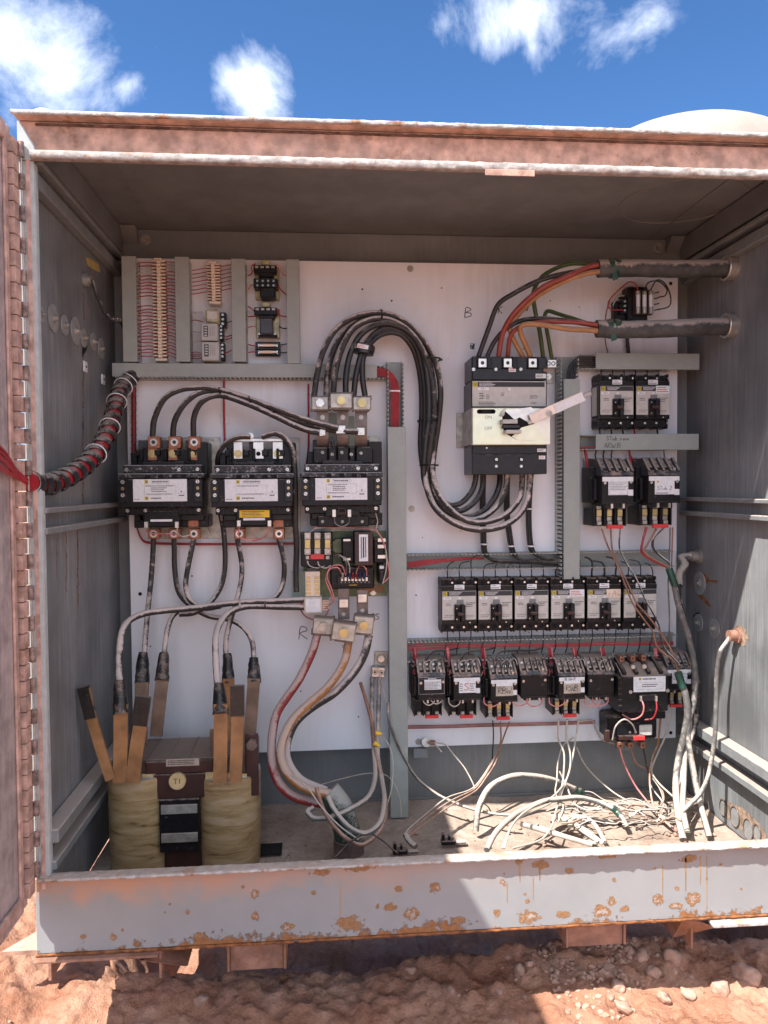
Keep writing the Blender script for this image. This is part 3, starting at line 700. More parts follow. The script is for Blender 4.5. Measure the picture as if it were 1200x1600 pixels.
# floor pan with settled dust
q = MB(); q.box3(XL + .001, XR - .001, YF + .004, YB - .013, ZF - .004, ZF - .0005, 'back_paint', .0005)
nxx, nyy = 220, 90; vs = []
for j in range(nyy + 1):
    for i in range(nxx + 1):
        x = XL + .004 + (XR - XL - .008) * i / nxx; y = YF + .006 + (YB - YF - .022) * j / nyy
        h = .006 + .005 * fbm(x, y, 6, 4) + .0022 * fbm(x, y, 30, 3) + .012 * max(0, (y - 2.3) / .12) ** 2 + .006 * max(0, fbm(x + 3, y, 3, 2))
        if x > .0 and y < 1.80: h += .02 * (1.80 - y) * 3
        vs.append((x, y, ZF + max(.001, h)))
q.add(vs, [(j * (nxx + 1) + i, j * (nxx + 1) + i + 1, (j + 1) * (nxx + 1) + i + 1, (j + 1) * (nxx + 1) + i) for j in range(nyy) for i in range(nxx)], 'floor_dust', True)
cpart('floor_pan', q)
q = MB(); p = PZ(415, 1330, ZF + .012); q.box3(p.x - .05, p.x + .045, p.y - .03, p.y + .035, ZF + .014, ZF + .0175, 'dark_hole', 0); cpart('floor_opening', q)
# feet
for px0, px1, pyb, lab in ((88, 252, 1525, None), (352, 446, 1512, None), (890, 985, 1474, None), (1070, 1210, 1475, None)):
    a = P(px0, 1470, YP - 1.72); b2 = P(px1, 1470, YP - 1.72); zb = P((px0 + px1) / 2, pyb, YP - 1.74).z
    q = MB(); x0, x1 = a.x, b2.x
    if px0 < 100:
        q.plate([(XL - .015, ZB - .007), (x1 + .0, ZB - .007), (x1 + .02, zb), (x0 + .085, zb)], -1.86, -1.855, 'dirty_steel')
        q.box3(x1 - .006, x1 + .0, 1.72, 2.3, zb, ZB - .007, 'dirty_steel'); q.box3(XL - .01, x1 - .0, YF - .018, YF + .14, ZB - .013, ZB - .0075, 'dirty_steel', .001)
        # gusset
        q.add([(x1 - .04, YF - .02, ZB - .016), (x1 - .03, YF - .02, ZB - .016), (x1 + .05, YF + .06, zb), (x1 + .042, YF + .06, zb), (x1 - .03, 2.0, ZB - .016), (x1 + .05, 2.0, zb)], [(0, 1, 2, 3), (1, 4, 5, 2), (0, 3, 5, 4)], 'dirty_steel')
    elif px0 > 1000:
        q.box3(x0 + .02, x0 + .026, 1.73, 2.3, zb, ZB - .007, 'dirty_steel'); q.box3(x0 + .05, XR + .1, YF - .02, YF + .14, ZB - .018, ZB - .008, 'edge_paint', .002)
        q.add([(x0 - .0, YF + .02, ZB - .008), (x0 + .06, YF - .015, ZB - .018), (x0 + .0, YF + .08, zb), (x0 + .006, YF + .08, zb), (x0 + .0, 2.0, ZB - .008), (x0 + .0, 2.0, zb)], [(0, 1, 3, 2), (0, 2, 5, 4)], 'dirty_steel')
    else:
        q.box3(x0, x0 + .006, 1.745, 2.36, zb - .01, ZB - .007, 'dirty_steel'); q.box3(x1 - .006, x1, 1.745, 2.36, zb - .01, ZB - .007, 'dirty_steel')
        q.box3(x0 + .0065, x1 - .0065, 1.752, 1.758, zb - .012, ZB - .007, 'dirty_steel')
    cpart('foot', q)
# doors, swung wide open towards the viewer
for side in (-1, 1):
    X = XL - .014 if side < 0 else XR + .052
    d = MB(); zt, zb = CZ + .755, CZ - .895; x0, x1 = (X - .022, X - .0) if side < 0 else (X, X + .022)
    d.box3(x0, x1, .80, YF - (.045 if side < 0 else .005), zb, zt, 'door_inner', .003)
    dr = cpart('door', d)
    r = MB(); xa, xb = (X + .0005, X + .010) if side < 0 else (X - .016, X - .0005)
    r.box3(xa - .02, xa - .001, YF - .044, YF - .022, zb + .004, zt - .002, 'door_paint', .004)
    r.box3(xa, xb - .004 if side < 0 else xb, YF - .075, YF - .058, zb + .02, zt - .03, 'door_paint', .003)
    r.box3(xa, xb, .82, YF - .077, zt - .05, zt - .02, 'door_paint', .003); r.box3(xa, xb, .82, YF - .077, zb + .02, zb + .05, 'door_paint', .003)
    ro = r.build('door_rim', dr)
    hq = MB(); hx = X + (.0165 if side < 0 else -.024); hy = YF - (.013 if side < 0 else .008); n = 24; z0, z1 = CZ - .868, CZ + .728
    for i in range(n * 2):
        za = z0 + (z1 - z0) * i / (n * 2); zc = z0 + (z1 - z0) * (i + 1) / (n * 2)
        if i % 2: hq.cyl((hx, hy, za + .001), (hx, hy, zc - .001), .0062, 'hinge_metal', n=10)
        else: hq.cyl((hx, hy, za + .0005), (hx, hy, zc - .0005), .0022, 'dull_metal', n=8)
        jx = random.uniform(-.001, .001)
        if side < 0:
            hq.box3(hx - .018 + jx, hx - .005, hy - .03, hy + .001, za + .001, zc - .001, 'door_paint', .0006)
    if side < 0: hq.box3(hx + .0055, hx + .014, YF - .0045, YF - .0022, z0, z1, 'door_paint', .0006)
    else: hq.box3(hx - .028, hx - .0065, YF - .0045, YF - .0022, z0, z1, 'door_paint', .0006)
    hq.build('piano_hinge', dr)
# lifting eye
q = MB(); p = P(70, 163, YP - 1.74); q.tube([(p.x - .0 + .026 * math.cos(t), p.y + .012 * math.cos(t), ZT - .002 + .032 * math.sin(t)) for t in [PI * i / 12 for i in range(13)]], .009, 'flange_paint', 10); cpart('lifting_eye', q)
q = MB(); p = PZ(62, 1515, .03); q.plate([(p.x - .075, 0), (p.x + .07, 0), (p.x + .05, .012), (p.x - .05, .012)], 0, 0.001, 'beige')
q = MB(); q.add([(-.085, -.03, 0), (.07, -.03, 0), (.06, .10, 0), (.0, .10, 0), (-.085, -.03, .010), (.07, -.03, .010), (.06, .10, .010), (.0, .10, .010)], [(3, 2, 1, 0), (4, 5, 6, 7), (0, 1, 5, 4), (1, 2, 6, 5), (2, 3, 7, 6), (3, 0, 4, 7)], 'stone')
o = q.build('lug_plate', cab, Vector((p.x, p.y + .02, .075)) - cab_o); o['label'] = 'dusty flat steel tongue sticking out beside the left foot'
q = MB(); q.box3(p.x + .02, p.x + .028, p.y + .0, p.y + .08, .0, .074, 'dirty_steel'); cpart('lug_web', q)

# knockout covers and holes on the side walls
def wall_disc(px, py, X, r, sgn, bolt=True, k='washer', label=None):
    p = PX(px, py, X + sgn * .001); q = MB()
    q.cyl(p, p + Vector((sgn * .003, 0, 0)), r, k, n=26)
    if bolt:
        q.cyl(p + Vector((sgn * .003, 0, 0)), p + Vector((sgn * .008, 0, 0)), r * .32, 'dull_metal', n=6, smooth=False); q.cyl(p + Vector((sgn * .008, 0, 0)), p + Vector((sgn * .013, 0, 0)), r * .16, 'silver', n=8)
    return cpart('knockout_cover', q, label)
for i, (px, py, r) in enumerate([(63, 491, .014), (82, 497, .026), (100, 508, .020), (117, 517, .028), (130, 528, .020), (145, 534, .020), (157, 545, .024)]): wall_disc(px, py, XL, r * 1.25, 1)
for px, py, r in ((1094, 911, .036), (1092, 973, .028), (1117, 982, .030)): wall_disc(px, py, XR, r, -1)
for px, py, r in ((1131, 1262, .020), (1149, 1276, .024), (1170, 1296, .024), (1184, 1301, .018)):
    p = PX(px, py, XR - .001); q = MB()
    t_ = [(p.x - .002, p.y + r * math.cos(a), p.z + r * 1.2 * math.sin(a)) for a in [2 * PI * i / 20 for i in range(21)]]
    q.tube(t_, .0018, 'strap_metal', 6); q.add([(p.x - .001, y, z) for _, y, z in t_[:20]], [tuple(range(20))], 'washer'); cpart('knockout_hole', q)
def wall_poly(pts, X, sgn, k, name, label=None):
    ps = [PX(a, b2, X + sgn * .0012) for a, b2 in pts]; q = MB(); q.add(ps, [tuple(range(len(ps)))], k); return cpart(name, q, label)
wall_poly([(1098, 894), (1104, 900), (1108, 906), (1122, 907), (1119, 911), (1108, 909), (1102, 913), (1097, 903)], XR, -1, 'rust', 'torn_hole', 'rusty torn hole')
wall_poly([(1088, 957), (1093, 957), (1092, 966), (1084, 968), (1083, 962)], XR, -1, 'dark_hole', 'torn_hole', 'black torn hole')
wall_poly([(1089, 930), (1098, 930), (1112, 948), (1108, 948), (1097, 938)], XR, -1, 'rust', 'rust_scrape')
wall_poly([(129, 541), (137, 540), (135, 548), (130, 556), (129, 560)], XL, 1, 'dark_hole', 'torn_hole', 'split black hole below the covers')
wall_poly([(134, 402), (141, 404), (154, 413), (157, 426), (146, 421), (136, 414)], XL, 1, 'sticker_yellow', 'sticker', 'torn yellow sticker remnant')
for px, py in ((132, 573), (160, 593)):
    p = PX(px, py, XL + .001); q = MB(); q.box3(p.x, p.x + .004, p.y - .014, p.y + .014, p.z - .014, p.z + .014, 'label', .001); q.cyl(p + Vector((.004, 0, 0)), p + Vector((.006, 0, 0)), .003, 'ink', n=10); cpart('tie_mount', q)

def stain(pts, X, sgn, k, name):
    out_ = []
    for i in range(len(pts)):
        a, b2 = Vector((*pts[i], 0)), Vector((*pts[(i + 1) % len(pts)], 0)); n_ = max(3, int((b2 - a).length / 2))
        for j in range(n_):
            p = a.lerp(b2, j / n_); nn = noise.noise_vector(p * .35) * 2.2; out_.append((p.x + nn.x, p.y + nn.y))
    return wall_poly(out_, X, sgn, k, name)
stain([(1124, 1246), (1140, 1254), (1160, 1262), (1182, 1282), (1199, 1306), (1194, 1312), (1176, 1308), (1152, 1292), (1134, 1276)], XR + .0005, -1, 'rust_stain', 'rust_stain')
stain([(1148, 978), (1156, 976), (1166, 984), (1170, 998), (1164, 1010), (1152, 1006), (1146, 994)], XR + .0005, -1, 'rust_stain', 'rust_stain')
for x_, y0, y1, w_ in ((130, 556, 790, 1.0), (131, 430, 500, .8), (89, 830, 905, .6), (104, 830, 925, .6), (122, 826, 960, .9)):
    stain([(x_ - w_ / 2, y0), (x_ + w_ / 2, y0), (x_ + w_ * .7, y1), (x_ - w_ * .3, y1)], XL, 1, 'rust', 'rust_run')
# tank behind
vc = P(1066, 300, YP - 2.1); vr = .31; q = MB(); n = 48; vs = []
prof = [(vr * .55, -.045), (vr * .55, -.02), (vr * .96, -.02), (vr, -.012), (vr * 1.005, 0)] + [(vr * math.cos(t), .15 * math.sin(t)) for t in [PI / 2 * i / 18 for i in range(1, 19)]]
for r_, z_ in prof:
    for j in range(n):
        t = 2 * PI * j / n; nn = 1 + .012 * noise.noise(Vector((math.cos(t) * 2, math.sin(t) * 2, z_ * 9)))
        vs.append((vc.x + r_ * math.cos(t) * nn, 2.1 + r_ * math.sin(t) * nn, CZ + .834 + z_))
q.add(vs, [(i * n + j, i * n + (j + 1) % n, (i + 1) * n + (j + 1) % n, (i + 1) * n + j) for i in range(len(prof) - 1) for j in range(n)], 'beige', True)
cpart('roof_vent', q, 'dusty domed ventilator cap on the roof')
# rust scabs and runs on the sill
rr = random.Random(12)
def blob(px, py, r, k, yoff, asp=1.0, seed=0.0, rough=.35):
    p = P(px, py, YP - YF + yoff); n = 34; vs = []
    for i in range(n):
        t = 2 * PI * i / n; d = 1 + rough * 2.2 * noise.noise(Vector((math.cos(t) * 1.6, math.sin(t) * 1.6, seed))) + rough * noise.noise(Vector((math.cos(t) * 6, math.sin(t) * 6, seed)))
        vs.append((p.x + r * d * math.cos(t) * asp, p.z + r * d * math.sin(t)))
    return vs
for i, (px, py, rp, asp, ring) in enumerate([(398, 1397, 9, 1, 1), (400, 1431, 11, .9, 1), (293, 1424, 6, 1, 1), (266, 1412, 3, 1, 0), (258, 1425, 2.5, 1, 0), (490, 1395, 6, 1, 0), (178, 1463, 7, 1, 1), (192, 1452, 4, 1, 0), (380, 1385, 5, 1, 0), (622, 1389, 8, 1.2, 0), (680, 1387, 14, 1, 1), (786, 1377, 10, .9, 1), (889, 1361, 8, 1.1, 0), (959, 1374, 4, 1, 0), (1022, 1357, 4, 1, 1), (1057, 1388, 5, 1, 1), (1104, 1372, 4, .7, 0), (1158, 1388, 3, 1, 0), (1028, 1405, 15, 1.1, 1), (1082, 1404, 17, 1.1, 1), (1056, 1414, 9, 1.6, 1), (955, 1408, 12, 1.0, 1), (940, 1423, 16, 1.5, 1), (975, 1420, 10, 1.6, 0), (823, 1407, 5, 1.2, 0), (826, 1432, 18, 1.7, 1), (775, 1425, 10, 1, 0), (645, 1427, 16, 1.3, 1), (610, 1417, 9, 1.4, 0), (716, 1438, 8, 1.8, 0), (545, 1442, 20, 2.0, 0), (450, 1447, 10, 1.6, 1), (312, 1461, 7, 1.4, 0), (130, 1463, 5, 1.2, 0), (880, 1428, 9, 1.8, 0), (590, 1415, 6, .8, 0), (820, 1397, 3, 1, 0), (1125, 1350, 3, 1.5, 0), (1075, 1341, 8, 2.6, 0), (845, 1350, 9, 2.0, 0), (812, 1345, 7, 1.5, 0), (950, 1335, 10, 2.4, 0), (560, 1352, 14, 2.6, 0), (500, 1362, 10, 2.6, 0)]):
    r = pw(rp, YP - YF) * (.95 if rp < 10 else .8); p = P(px, py, YP - YF); q = MB(); yy = YF - .0013 - .0001 * (i % 7)
    z0 = max(p.z - r, ZB + .0005); z1 = min(p.z + r, CZ - .8475)
    q.add([(p.x - r * asp, yy, z0), (p.x + r * asp, yy, z0), (p.x + r * asp, yy, z1), (p.x - r * asp, yy, z1)], [(0, 1, 2, 3)], 'rust_ring' if ring else 'rust_spot'); cpart('rust_scab', q)
for px, y0, y1, w_ in ((812, 1350, 1378, 3.5), (843, 1352, 1375, 4), (1035, 1352, 1412, 1.6), (1071, 1340, 1392, 3.2), (1094, 1338, 1382, 2.2), (1104, 1338, 1425, 1.8), (792, 1380, 1410, 1.6), (833, 1370, 1405, 1.2)):
    a = P(px, y0, YP - YF); b2 = P(px, y1, YP - YF); w2 = pw(w_, YP - YF) / 2; q = MB(); q.plate([(a.x - w2, a.z), (b2.x - w2 * .3, b2.z), (b2.x + w2 * .3, b2.z), (a.x + w2, a.z)], -(YF - .0011), -(YF - .0016), 'run_stain'); cpart('rust_run', q)

# ================================================================== MOUNTING PANEL
pn = empty('mounting_panel', (.277, YP, CZ - .06), 'white painted steel back panel that carries the switchgear', 'panel')
po = Vector((.277, YP, CZ - .06))
q = MB(); q.box3(-.572 - po.x, 1.125 - po.x, 0, .003, CZ - .81 - po.z, CZ + .683 - po.z, 'panel_white', .0008); q.build('sheet', pn)
q = MB()
for px, py in ((641, 420), (643, 795), (219, 928), (1048, 443), (654, 1159), (1048, 1145), (326, 832), (455, 833)):
    p = P(px, py, 0) - po
    if px in (219, 1048): q.c(p.x, p.z, 0, .0006, .0055, 'dark_hole')
    else: q.c(p.x, p.z, 0, .002, .010, 'dull_metal', 20); q.hexn(p.x, p.z, .002, .005, 'dull_metal')
q.build('panel_bolts', pn)
q = MB(); rr = random.Random(2)
for px, py in ((566, 452), (612, 470), (700, 560), (520, 900), (300, 900), (380, 1120), (560, 1120), (660, 840), (470, 1080), (235, 1010), (690, 450), (720, 830), (860, 470), (905, 480), (650, 930)):
    p = P(px, py, 0) - po; q.c(p.x, p.z, 0, .0004, rr.uniform(.0012, .003), 'dark_hole', 10)
q.build('drill_holes', pn)
for px, py, w_, h_, k_ in ((352, 655, 14, 14, 'label'), (800, 884, 22, 9, 'label_grey'), (205, 605, 7, 16, 'label'), (207, 655, 7, 12, 'label'), (977, 540, 10, 12, 'label'), (484, 617, 8, 8, 'label'), (826, 988, 14, 7, 'label')):
    a = P(px - w_ / 2, py, .0) - po; b_ = P(px + w_ / 2, py, .0) - po; hh = pw(h_) / 2; q = MB(); q.b(a.x, b_.x, a.z - hh, a.z + hh, .0003, .004, k_, .0008); q.c((a.x + b_.x) / 2, a.z, .004, .0045, .0018, 'ink', 8); q.build('tie_mount', pn)
for x in (-.3, .3, .95):
    q = MB(); q.box3(x - .03 - po.x, x + .03 - po.x, .004, YB - YP - .002, CZ - .82 - po.z, CZ - .79 - po.z, 'back_paint'); q.box3(x - .022 - po.x, x + .022 - po.x, -.014, .0035, CZ - .84 - po.z, CZ - .812 - po.z, 'back_paint'); q.build('standoff', pn)
q = MB()
def hand_px(t, px, py, hpx, r=.0012):   # px,py = lower left
    p = P(px, py, .0005) - po; q.hand(t, p.x, p.z, .0006, pw(hpx), 'ink', r)
hand_px('B', 726, 496, 15); hand_px('K', 778, 490, 12); hand_px('W', 816, 486, 12); hand_px('R', 467, 999, 19); hand_px('S', 586, 968, 9); hand_px('w', 535, 1012, 9, .001); hand_px('S', 816, 546, 10); hand_px('/', 0, 0, 1)
sc = P(738, 541, .0005) - po; rr = random.Random(4)
q.tube([(sc.x + rr.uniform(-1, 1) * .0085, -.0008, sc.z + rr.uniform(-1, 1) * .011) for _ in range(26)], .0008, 'ink', 5)
q.build('marker_writing', pn)

# ================================================================== WIRE DUCTS
def teeth(q, x0, x1, z0, z1, w1, vertical, pitch=.0125, base=.018):
    """slotted side walls of one duct; runs along z when vertical"""
    a0, a1 = (z0, z1) if vertical else (x0, x1)
    sides = (x0, x1) if vertical else (z0, z1)
    for s_i, c in enumerate(sides):
        e0, e1 = (c, c + .0018) if s_i == 0 else (c - .0018, c)
        if vertical: q.b(e0, e1, a0, a1, .002, base, 'duct_teeth', 0)
        else: q.b(a0, a1, e0, e1, .002, base, 'duct_teeth', 0)
        n = int((a1 - a0) / pitch)
        for i in range(n):
            t0 = a0 + (i + .18) * pitch; t1 = t0 + pitch * .56
            if vertical: q.b(e0, e1, t0, t1, base, w1, 'duct_teeth', 0)
            else: q.b(t0, t1, e0, e1, base, w1, 'duct_teeth', 0)
def duct(px0, py0, px1, py1, vertical, label, cover=None, cover_rect=None, w=.06, coverlabel=None):
    """px rect of the duct mouth at depth w; cover_rect = px rect of its lid"""
    d = Dev('wire_duct', (px0 + px1) / 2, (py0 + py1) / 2, label, 'wire duct', None, w)
    x0, x1, z0, z1 = d.rect(px0, py0, px1, py1, w)
    q = MB(); q.b(x0, x1, z0, z1, .0005, .002, 'duct', 0); teeth(q, x0 + .001, x1 - .001, z0 + .001, z1 - .001, w, vertical); d.part('trough', q)
    for cr in (cover_rect or []):
        q = MB(); a = d.rect(*cr, w + .004); q.b(a[0], a[1], a[2], a[3], w + .0005, w + .004, 'duct', .0008)
        if vertical: q.b(a[0], a[0] + .0015, a[2], a[3], w - .008, w + .0003, 'duct', 0); q.b(a[1] - .0015, a[1], a[2], a[3], w - .008, w + .0003, 'duct', 0)
        else: q.b(a[0], a[1], a[2], a[2] + .0015, w - .008, w + .0003, 'duct', 0); q.b(a[0], a[1], a[3] - .0015, a[3], w - .008, w + .0003, 'duct', 0)
        d.part('cover', q)
    return d
duct(191, 402, 213, 565, True, 'short vertical grey duct left of the tall terminal strip', cover_rect=[(191, 400, 213, 565)])
duct(275, 403, 295, 565, True, 'short vertical grey duct between the two cream terminal strips', cover_rect=[(274, 401, 296, 565)])
duct(363, 406, 384, 565, True, 'short vertical grey duct between the timers and the small relays', cover_rect=[(362, 404, 383.5, 565)])
duct(449, 407, 468, 568, True, 'short vertical grey duct right of the small relays', cover_rect=[(448, 405, 468, 568)])
duct(178, 569, 604, 591, False, 'long horizontal grey duct under the terminal strips', cover_rect=[(175, 568, 514.5, 589), (515.5, 570, 589, 590.5)])
duct(608, 561, 634, 1277, True, 'longest vertical grey duct down the middle of the panel', cover_rect=[(608, 667, 636, 1278)])
duct(876, 553, 905, 905, True, 'vertical grey duct right of the big main breaker', cover_rect=[(881, 592, 906, 905)])
duct(907, 553, 1056, 577, False, 'upper right horizontal grey duct above the pair of breakers', cover_rect=[(931, 552, 1093, 577)])
d9 = duct(907, 679, 1056, 703, False, 'right horizontal grey duct with handwriting below the pair of breakers', cover_rect=[(931, 678, 1092, 703)])
q = MB(); a = d9.q(947, 688, .0645); q.hand('STub saw', a[0], a[1], .0646, .0125, 'ink', .0006); a = d9.q(944, 700, .0645); q.hand('ARW B', a[0], a[1], .0646, .015, 'ink', .0006); d9.part('handwriting', q)
duct(636, 864, 1060, 889, False, 'open horizontal duct full of cables above the row of six breakers')
duct(636, 998, 1064, 1030, False, 'open horizontal duct full of red wires below the row of six breakers')

# ================================================================== CONTACTORS
def contactor(name, cx, cy, label, kind):
    d = Dev(name, cx, cy, label, 'contactor', 'large black contactors', .15)
    u = pw(1, .15)
    def bb(q, x0, x1, z0, z1, w0, w1, k='black', bev=.002): q.b(x0 * u, x1 * u, z0 * u, z1 * u, w0, w1, k, bev)
    sh = 14 if cx < 300 else (6 if cx < 420 else 0)
    q = MB(); bb(q, -32 + sh, 66 + sh, -84, 82, .0005, .004, 'dull_metal', .001); q.screw(60 * u, -70 * u, .004, .009, 'dull_metal'); d.part('base_plate', q)
    q = MB()
    bb(q, -62, 62, -30, 13, .05, .158); bb(q, -64, 64, 14, 22, .05, .152, 'black_dust'); bb(q, -58, 60, 22.5, 35, .04, .138, 'black_dust'); bb(q, -58, 60, -42, -30.5, .04, .128)
    for s_ in (-1, 1): bb(q, s_ * 50 if s_ > 0 else -62.5, 62.5 if s_ > 0 else -50, -22, 12, .158, .163, 'black_clean', .001)
    bb(q, -44, 60, 36, 62, .005, .078, 'black', .003); bb(q, 44, 66, 20, 72, .004, .085, 'black'); bb(q, -54, -44, 36, 56, .004, .08); bb(q, -30, 34, 35.5, 41, .09, .128, 'black_clean')
    for x in (-36, 1, 38): bb(q, x - 9, x + 9, 62.5, 76, .005, .06, 'slate'); bb(q, x - 2, x + 2, 42, 62, .078, .098, 'black')
    bb(q, -50, 66, -63, -43, .004, .085, 'black'); bb(q, -48, 60, -52, -42.5, .085, .10, 'black_clean')
    for x in range(-56, 60, 8): bb(q, x, x + 1.6, -42, -31.5, .128, .1295, 'black_clean', 0)
    for x in (-40, -12, 18, 44): bb(q, x - 5, x + 5, 50, 60, .078, .09, 'black', .002)
    # ridges and dusty gouges on the face
    for x in (-20, 0, 20, 34): bb(q, x - 4, x + 4, 15, 20, .152, .1535, 'dark_hole', 0)
    d.part('housing', q)
    q = MB(); bb(q, -41, 39.5, -21, 13, .1585, .1605, 'label', .0003)
    w = .1606; q.logo(-21 * u, 9 * u, w, .005); q.logo(-21 * u, -16 * u, w, .005); q.frame(-13 * u, 13 * u, 6.5 * u, 11.5 * u, w); q.lines(-12 * u, 12 * u, 7 * u, 11 * u, w, 1)
    q.frame(-24 * u, 23 * u, -11 * u, 4 * u, w); q.lines(-14 * u, 12 * u, -7 * u, 1 * u, w, 3) if kind != 2 else None
    q.lines(-22 * u, 20 * u, -10.6 * u, -8.6 * u, w, 1); q.lines(-22 * u, 20 * u, 1.5 * u, 3.6 * u, w, 1); q.lines(-15 * u, 6 * u, -18 * u, -14 * u, w, 1); q.lines(27 * u, 36 * u, -14 * u, -10 * u, w, 1); q.c(31 * u, -6 * u, w, w + .0003, .002, 'ink')
    q.b(25 * u, 37 * u, -8.8 * u, -8.5 * u, w, w + .0002, 'ink', 0); q.lines(-39 * u, -30 * u, -19 * u, -16 * u, w, 1, 'ink_grey')
    d.part('nameplate', q)
    q = MB()
    for x in (-56, 56):
        for z, r in ((9, .0062), (-1, .005), (-11, .0062)): q.screw(x * u, z * u, .163, r, 'silver' if z != -1 else 'brass')
    for x, z in ((-53, 28), (26, 28), (54, 28)): q.screw(x * u, z * u, .138, .0058)
    for x, z in ((-54, -35), (-27, -35), (54, -35)): q.screw(x * u, z * u, .128, .0058)
    d.part('screws', q)
    return d, u
def lug(d, name, cx, cy, w0, w1, k='copper', wd=19, ht=19, nut='silver'):
    q = MB(); d.pb(q, cx - wd / 2, cy - ht / 2, cx + wd / 2, cy + ht / 2, w0, w1, k, .002)
    x, z = d.q(cx, cy, w1); q.c(x, z, w1, w1 + .003, pw(5.6, w1), nut, 20); q.c(x, z, w1 + .003, w1 + .0034, pw(3.2, w1), 'ink', 6)
    return d.part(name, q)
def coilbox(d, cx, cy, yellow, w=.13):
    q = MB(); d.pb(q, cx - 28, cy - 13, cx + 28, cy + 13, .06, w, 'black', .003); d.pb(q, cx - 17, cy + .5, cx + 17, cy + 4, w, w + .001, 'label', 0); 
    for s_ in (-1, 1): d.pb(q, cx + s_ * 24 - 3, cy + 4, cx + s_ * 24 + 3, cy + 14, w, w + .01, 'silver', .001)
    if yellow:
        d.pb(q, cx - 23, cy - 12, cx + 24, cy - .5, w + .0, w + .002, 'warn_yellow', .0003); a = d.rect(cx - 19, cy - 11, cx + 20, cy - 1.5, w + .002); q.lines(*a, w + .0021, 4)
    d.part('coil', q)
# left
d, u = contactor('contactor', 252, 762, 'leftmost large black contactor with a blank white nameplate and three black cables on top', 1)
for x in (240, 272.5, 303.5): lug(d, 'terminal_lug', x, 691, .05, .09)
q = MB()
for x in (238, 270, 301): d.pb(q, x - 7, 700, x + 7, 719, .086, .0875, 'copper', .0005); a = d.q(x, 709, .088); q.hexn(a[0], a[1], .0875, .0075, 'brass')
d.part('terminal_straps', q)
for x in (240, 272, 303): lug(d, 'terminal_lug', x, 834, .05, .08, wd=18, ht=16)
q = MB(); d.pb(q, 218, 797, 224, 824, .05, .1, 'black'); d.part('coil_bracket', q); q = MB(); d.pb(q, 294, 806, 310, 823, .085, .087, 'copper'); a = d.q(302, 815, .088); q.hexn(a[0], a[1], .087, .0075, 'copper'); d.part('lower_strap', q)
coilbox(d, 252, 811, False)
q = MB(); a = d.q(327, 688, .0045); q.text('QC14', a[0], a[1], .0048, .011); d.part('lettering', q)
# middle
d, u = contactor('contactor', 394, 762, 'middle large black contactor with a yellow warning label and bridged silver tabs on top', 2)
q = MB(); d.pb(q, 364, 685, 442, 690, .075, .085, 'silver', .001)
for x0, x1 in ((365, 379), (395.5, 412), (426, 442)):
    d.pb(q, x0, 690.5, x1, 717, .083, .086, 'silver', .001); cx = (x0 + x1) / 2; a = d.q(cx, 709, .086)
    if cx == 403.75: q.c(a[0], a[1], .086, .0865, .0065, 'dark_hole')
    else: q.hexn(a[0], a[1], .086, .0075, 'brass')
a = d.q(391, 681, .09); q.hexn(a[0], a[1], .085, .006, 'silver'); d.part('bridging_bar', q)
for x in (436, 374): lug(d, 'terminal_lug', x, 834, .05, .08, wd=17, ht=17)
q = MB(); d.pb(q, 427, 805, 443, 824, .085, .087, 'copper'); a = d.q(435, 812, .088); q._hexn(a[0], a[1], .087, .0075, 'copper'); d.part('lower_strap', q)
q = MB()
for t, x in (('T1', 362), ('T3', 447)):
    a = d.q(x, 811, .0856); q.text(t, a[0], a[1], .0858, .009, 'label')
d.part('lettering', q)
coilbox(d, 397, 809, True)
# right
d, u = contactor('contactor', 534, 760, 'rightmost large black contactor between the busbar straps and the transformer', 3)
for i, (x0, x1) in enumerate(((495, 513), (527, 544), (555, 573.5))):
    q = MB(); cx = (x0 + x1) / 2; hw = pw(x1 - x0, .1) / 2
    pts = smooth_pts([d.l3(cx, 640, .115), d.l3(cx, 665, .115), d.l3(cx, 685, .112), d.l3(cx, 697, .095), d.l3(cx, 702, .07)], 6)
    q.tube(pts, 1, 'strap_metal', flat=(hw, .003), up=(0, 1, 0)); a = d.q(cx, 652, .12); q.c(a[0], a[1], .118, .120, .007, 'dull_metal'); d.part('busbar_strap', q)
q = MB(); d.pb(q, 513.5, 645, 526, 697, .06, .063, 'film_green', .0005); q.cut(); d.pb(q, 545, 650, 554, 697, .06, .063, 'film_green', .0005); q.cut(); d.pb(q, 575, 681, 590, 700, .0005, .003, 'dull_metal', .0005); d.part('insulating_sheet', q)
q = MB()
for x0, y0, x1, y1 in ((489, 699, 512, 724), (513, 698, 526, 726), (527, 698, 545, 724), (546, 698, 555, 726), (556, 698, 583, 724)): d.pb(q, x0, y0, x1, y1, .03, .115, 'black', .003)
for x, y in ((504, 707), (534, 707), (564, 708), (519, 710), (549, 710), (519, 722), (549, 722)): a = d.q(x, y, .116); q.screw(a[0], a[1], .115, .0055, 'dull_metal')
d.part('arc_chute', q)
for x, y, wd, ht in ((532.5, 671, 15, 13), (563.5, 674, 13, 12), (502, 676, 13, 9)):
    q = MB(); d.pb(q, x - wd / 2, y - ht / 2, x + wd / 2, y + ht / 2, .12, .126, 'silver', .001); a = d.q(x, y, .127); q.hexn(a[0], a[1], .126, .006, 'silver'); d.part('terminal_lug', q)
q = MB(); a = d.q(519, 688, .12); q._hexn(a[0], a[1], .115, .0075, 'ink'); q.cyl(d.l3(519, 688, .12), d.l3(521, 700, .12), .004, 'tape'); d.part('screw', q)
q = MB()
d.pb(q, 496, 806, 577, 823, .05, .12, 'black', .003)
for x in (504, 535, 566): a = d.q(x, 815, .121); q.screw(a[0], a[1], .12, .005, 'dull_metal')
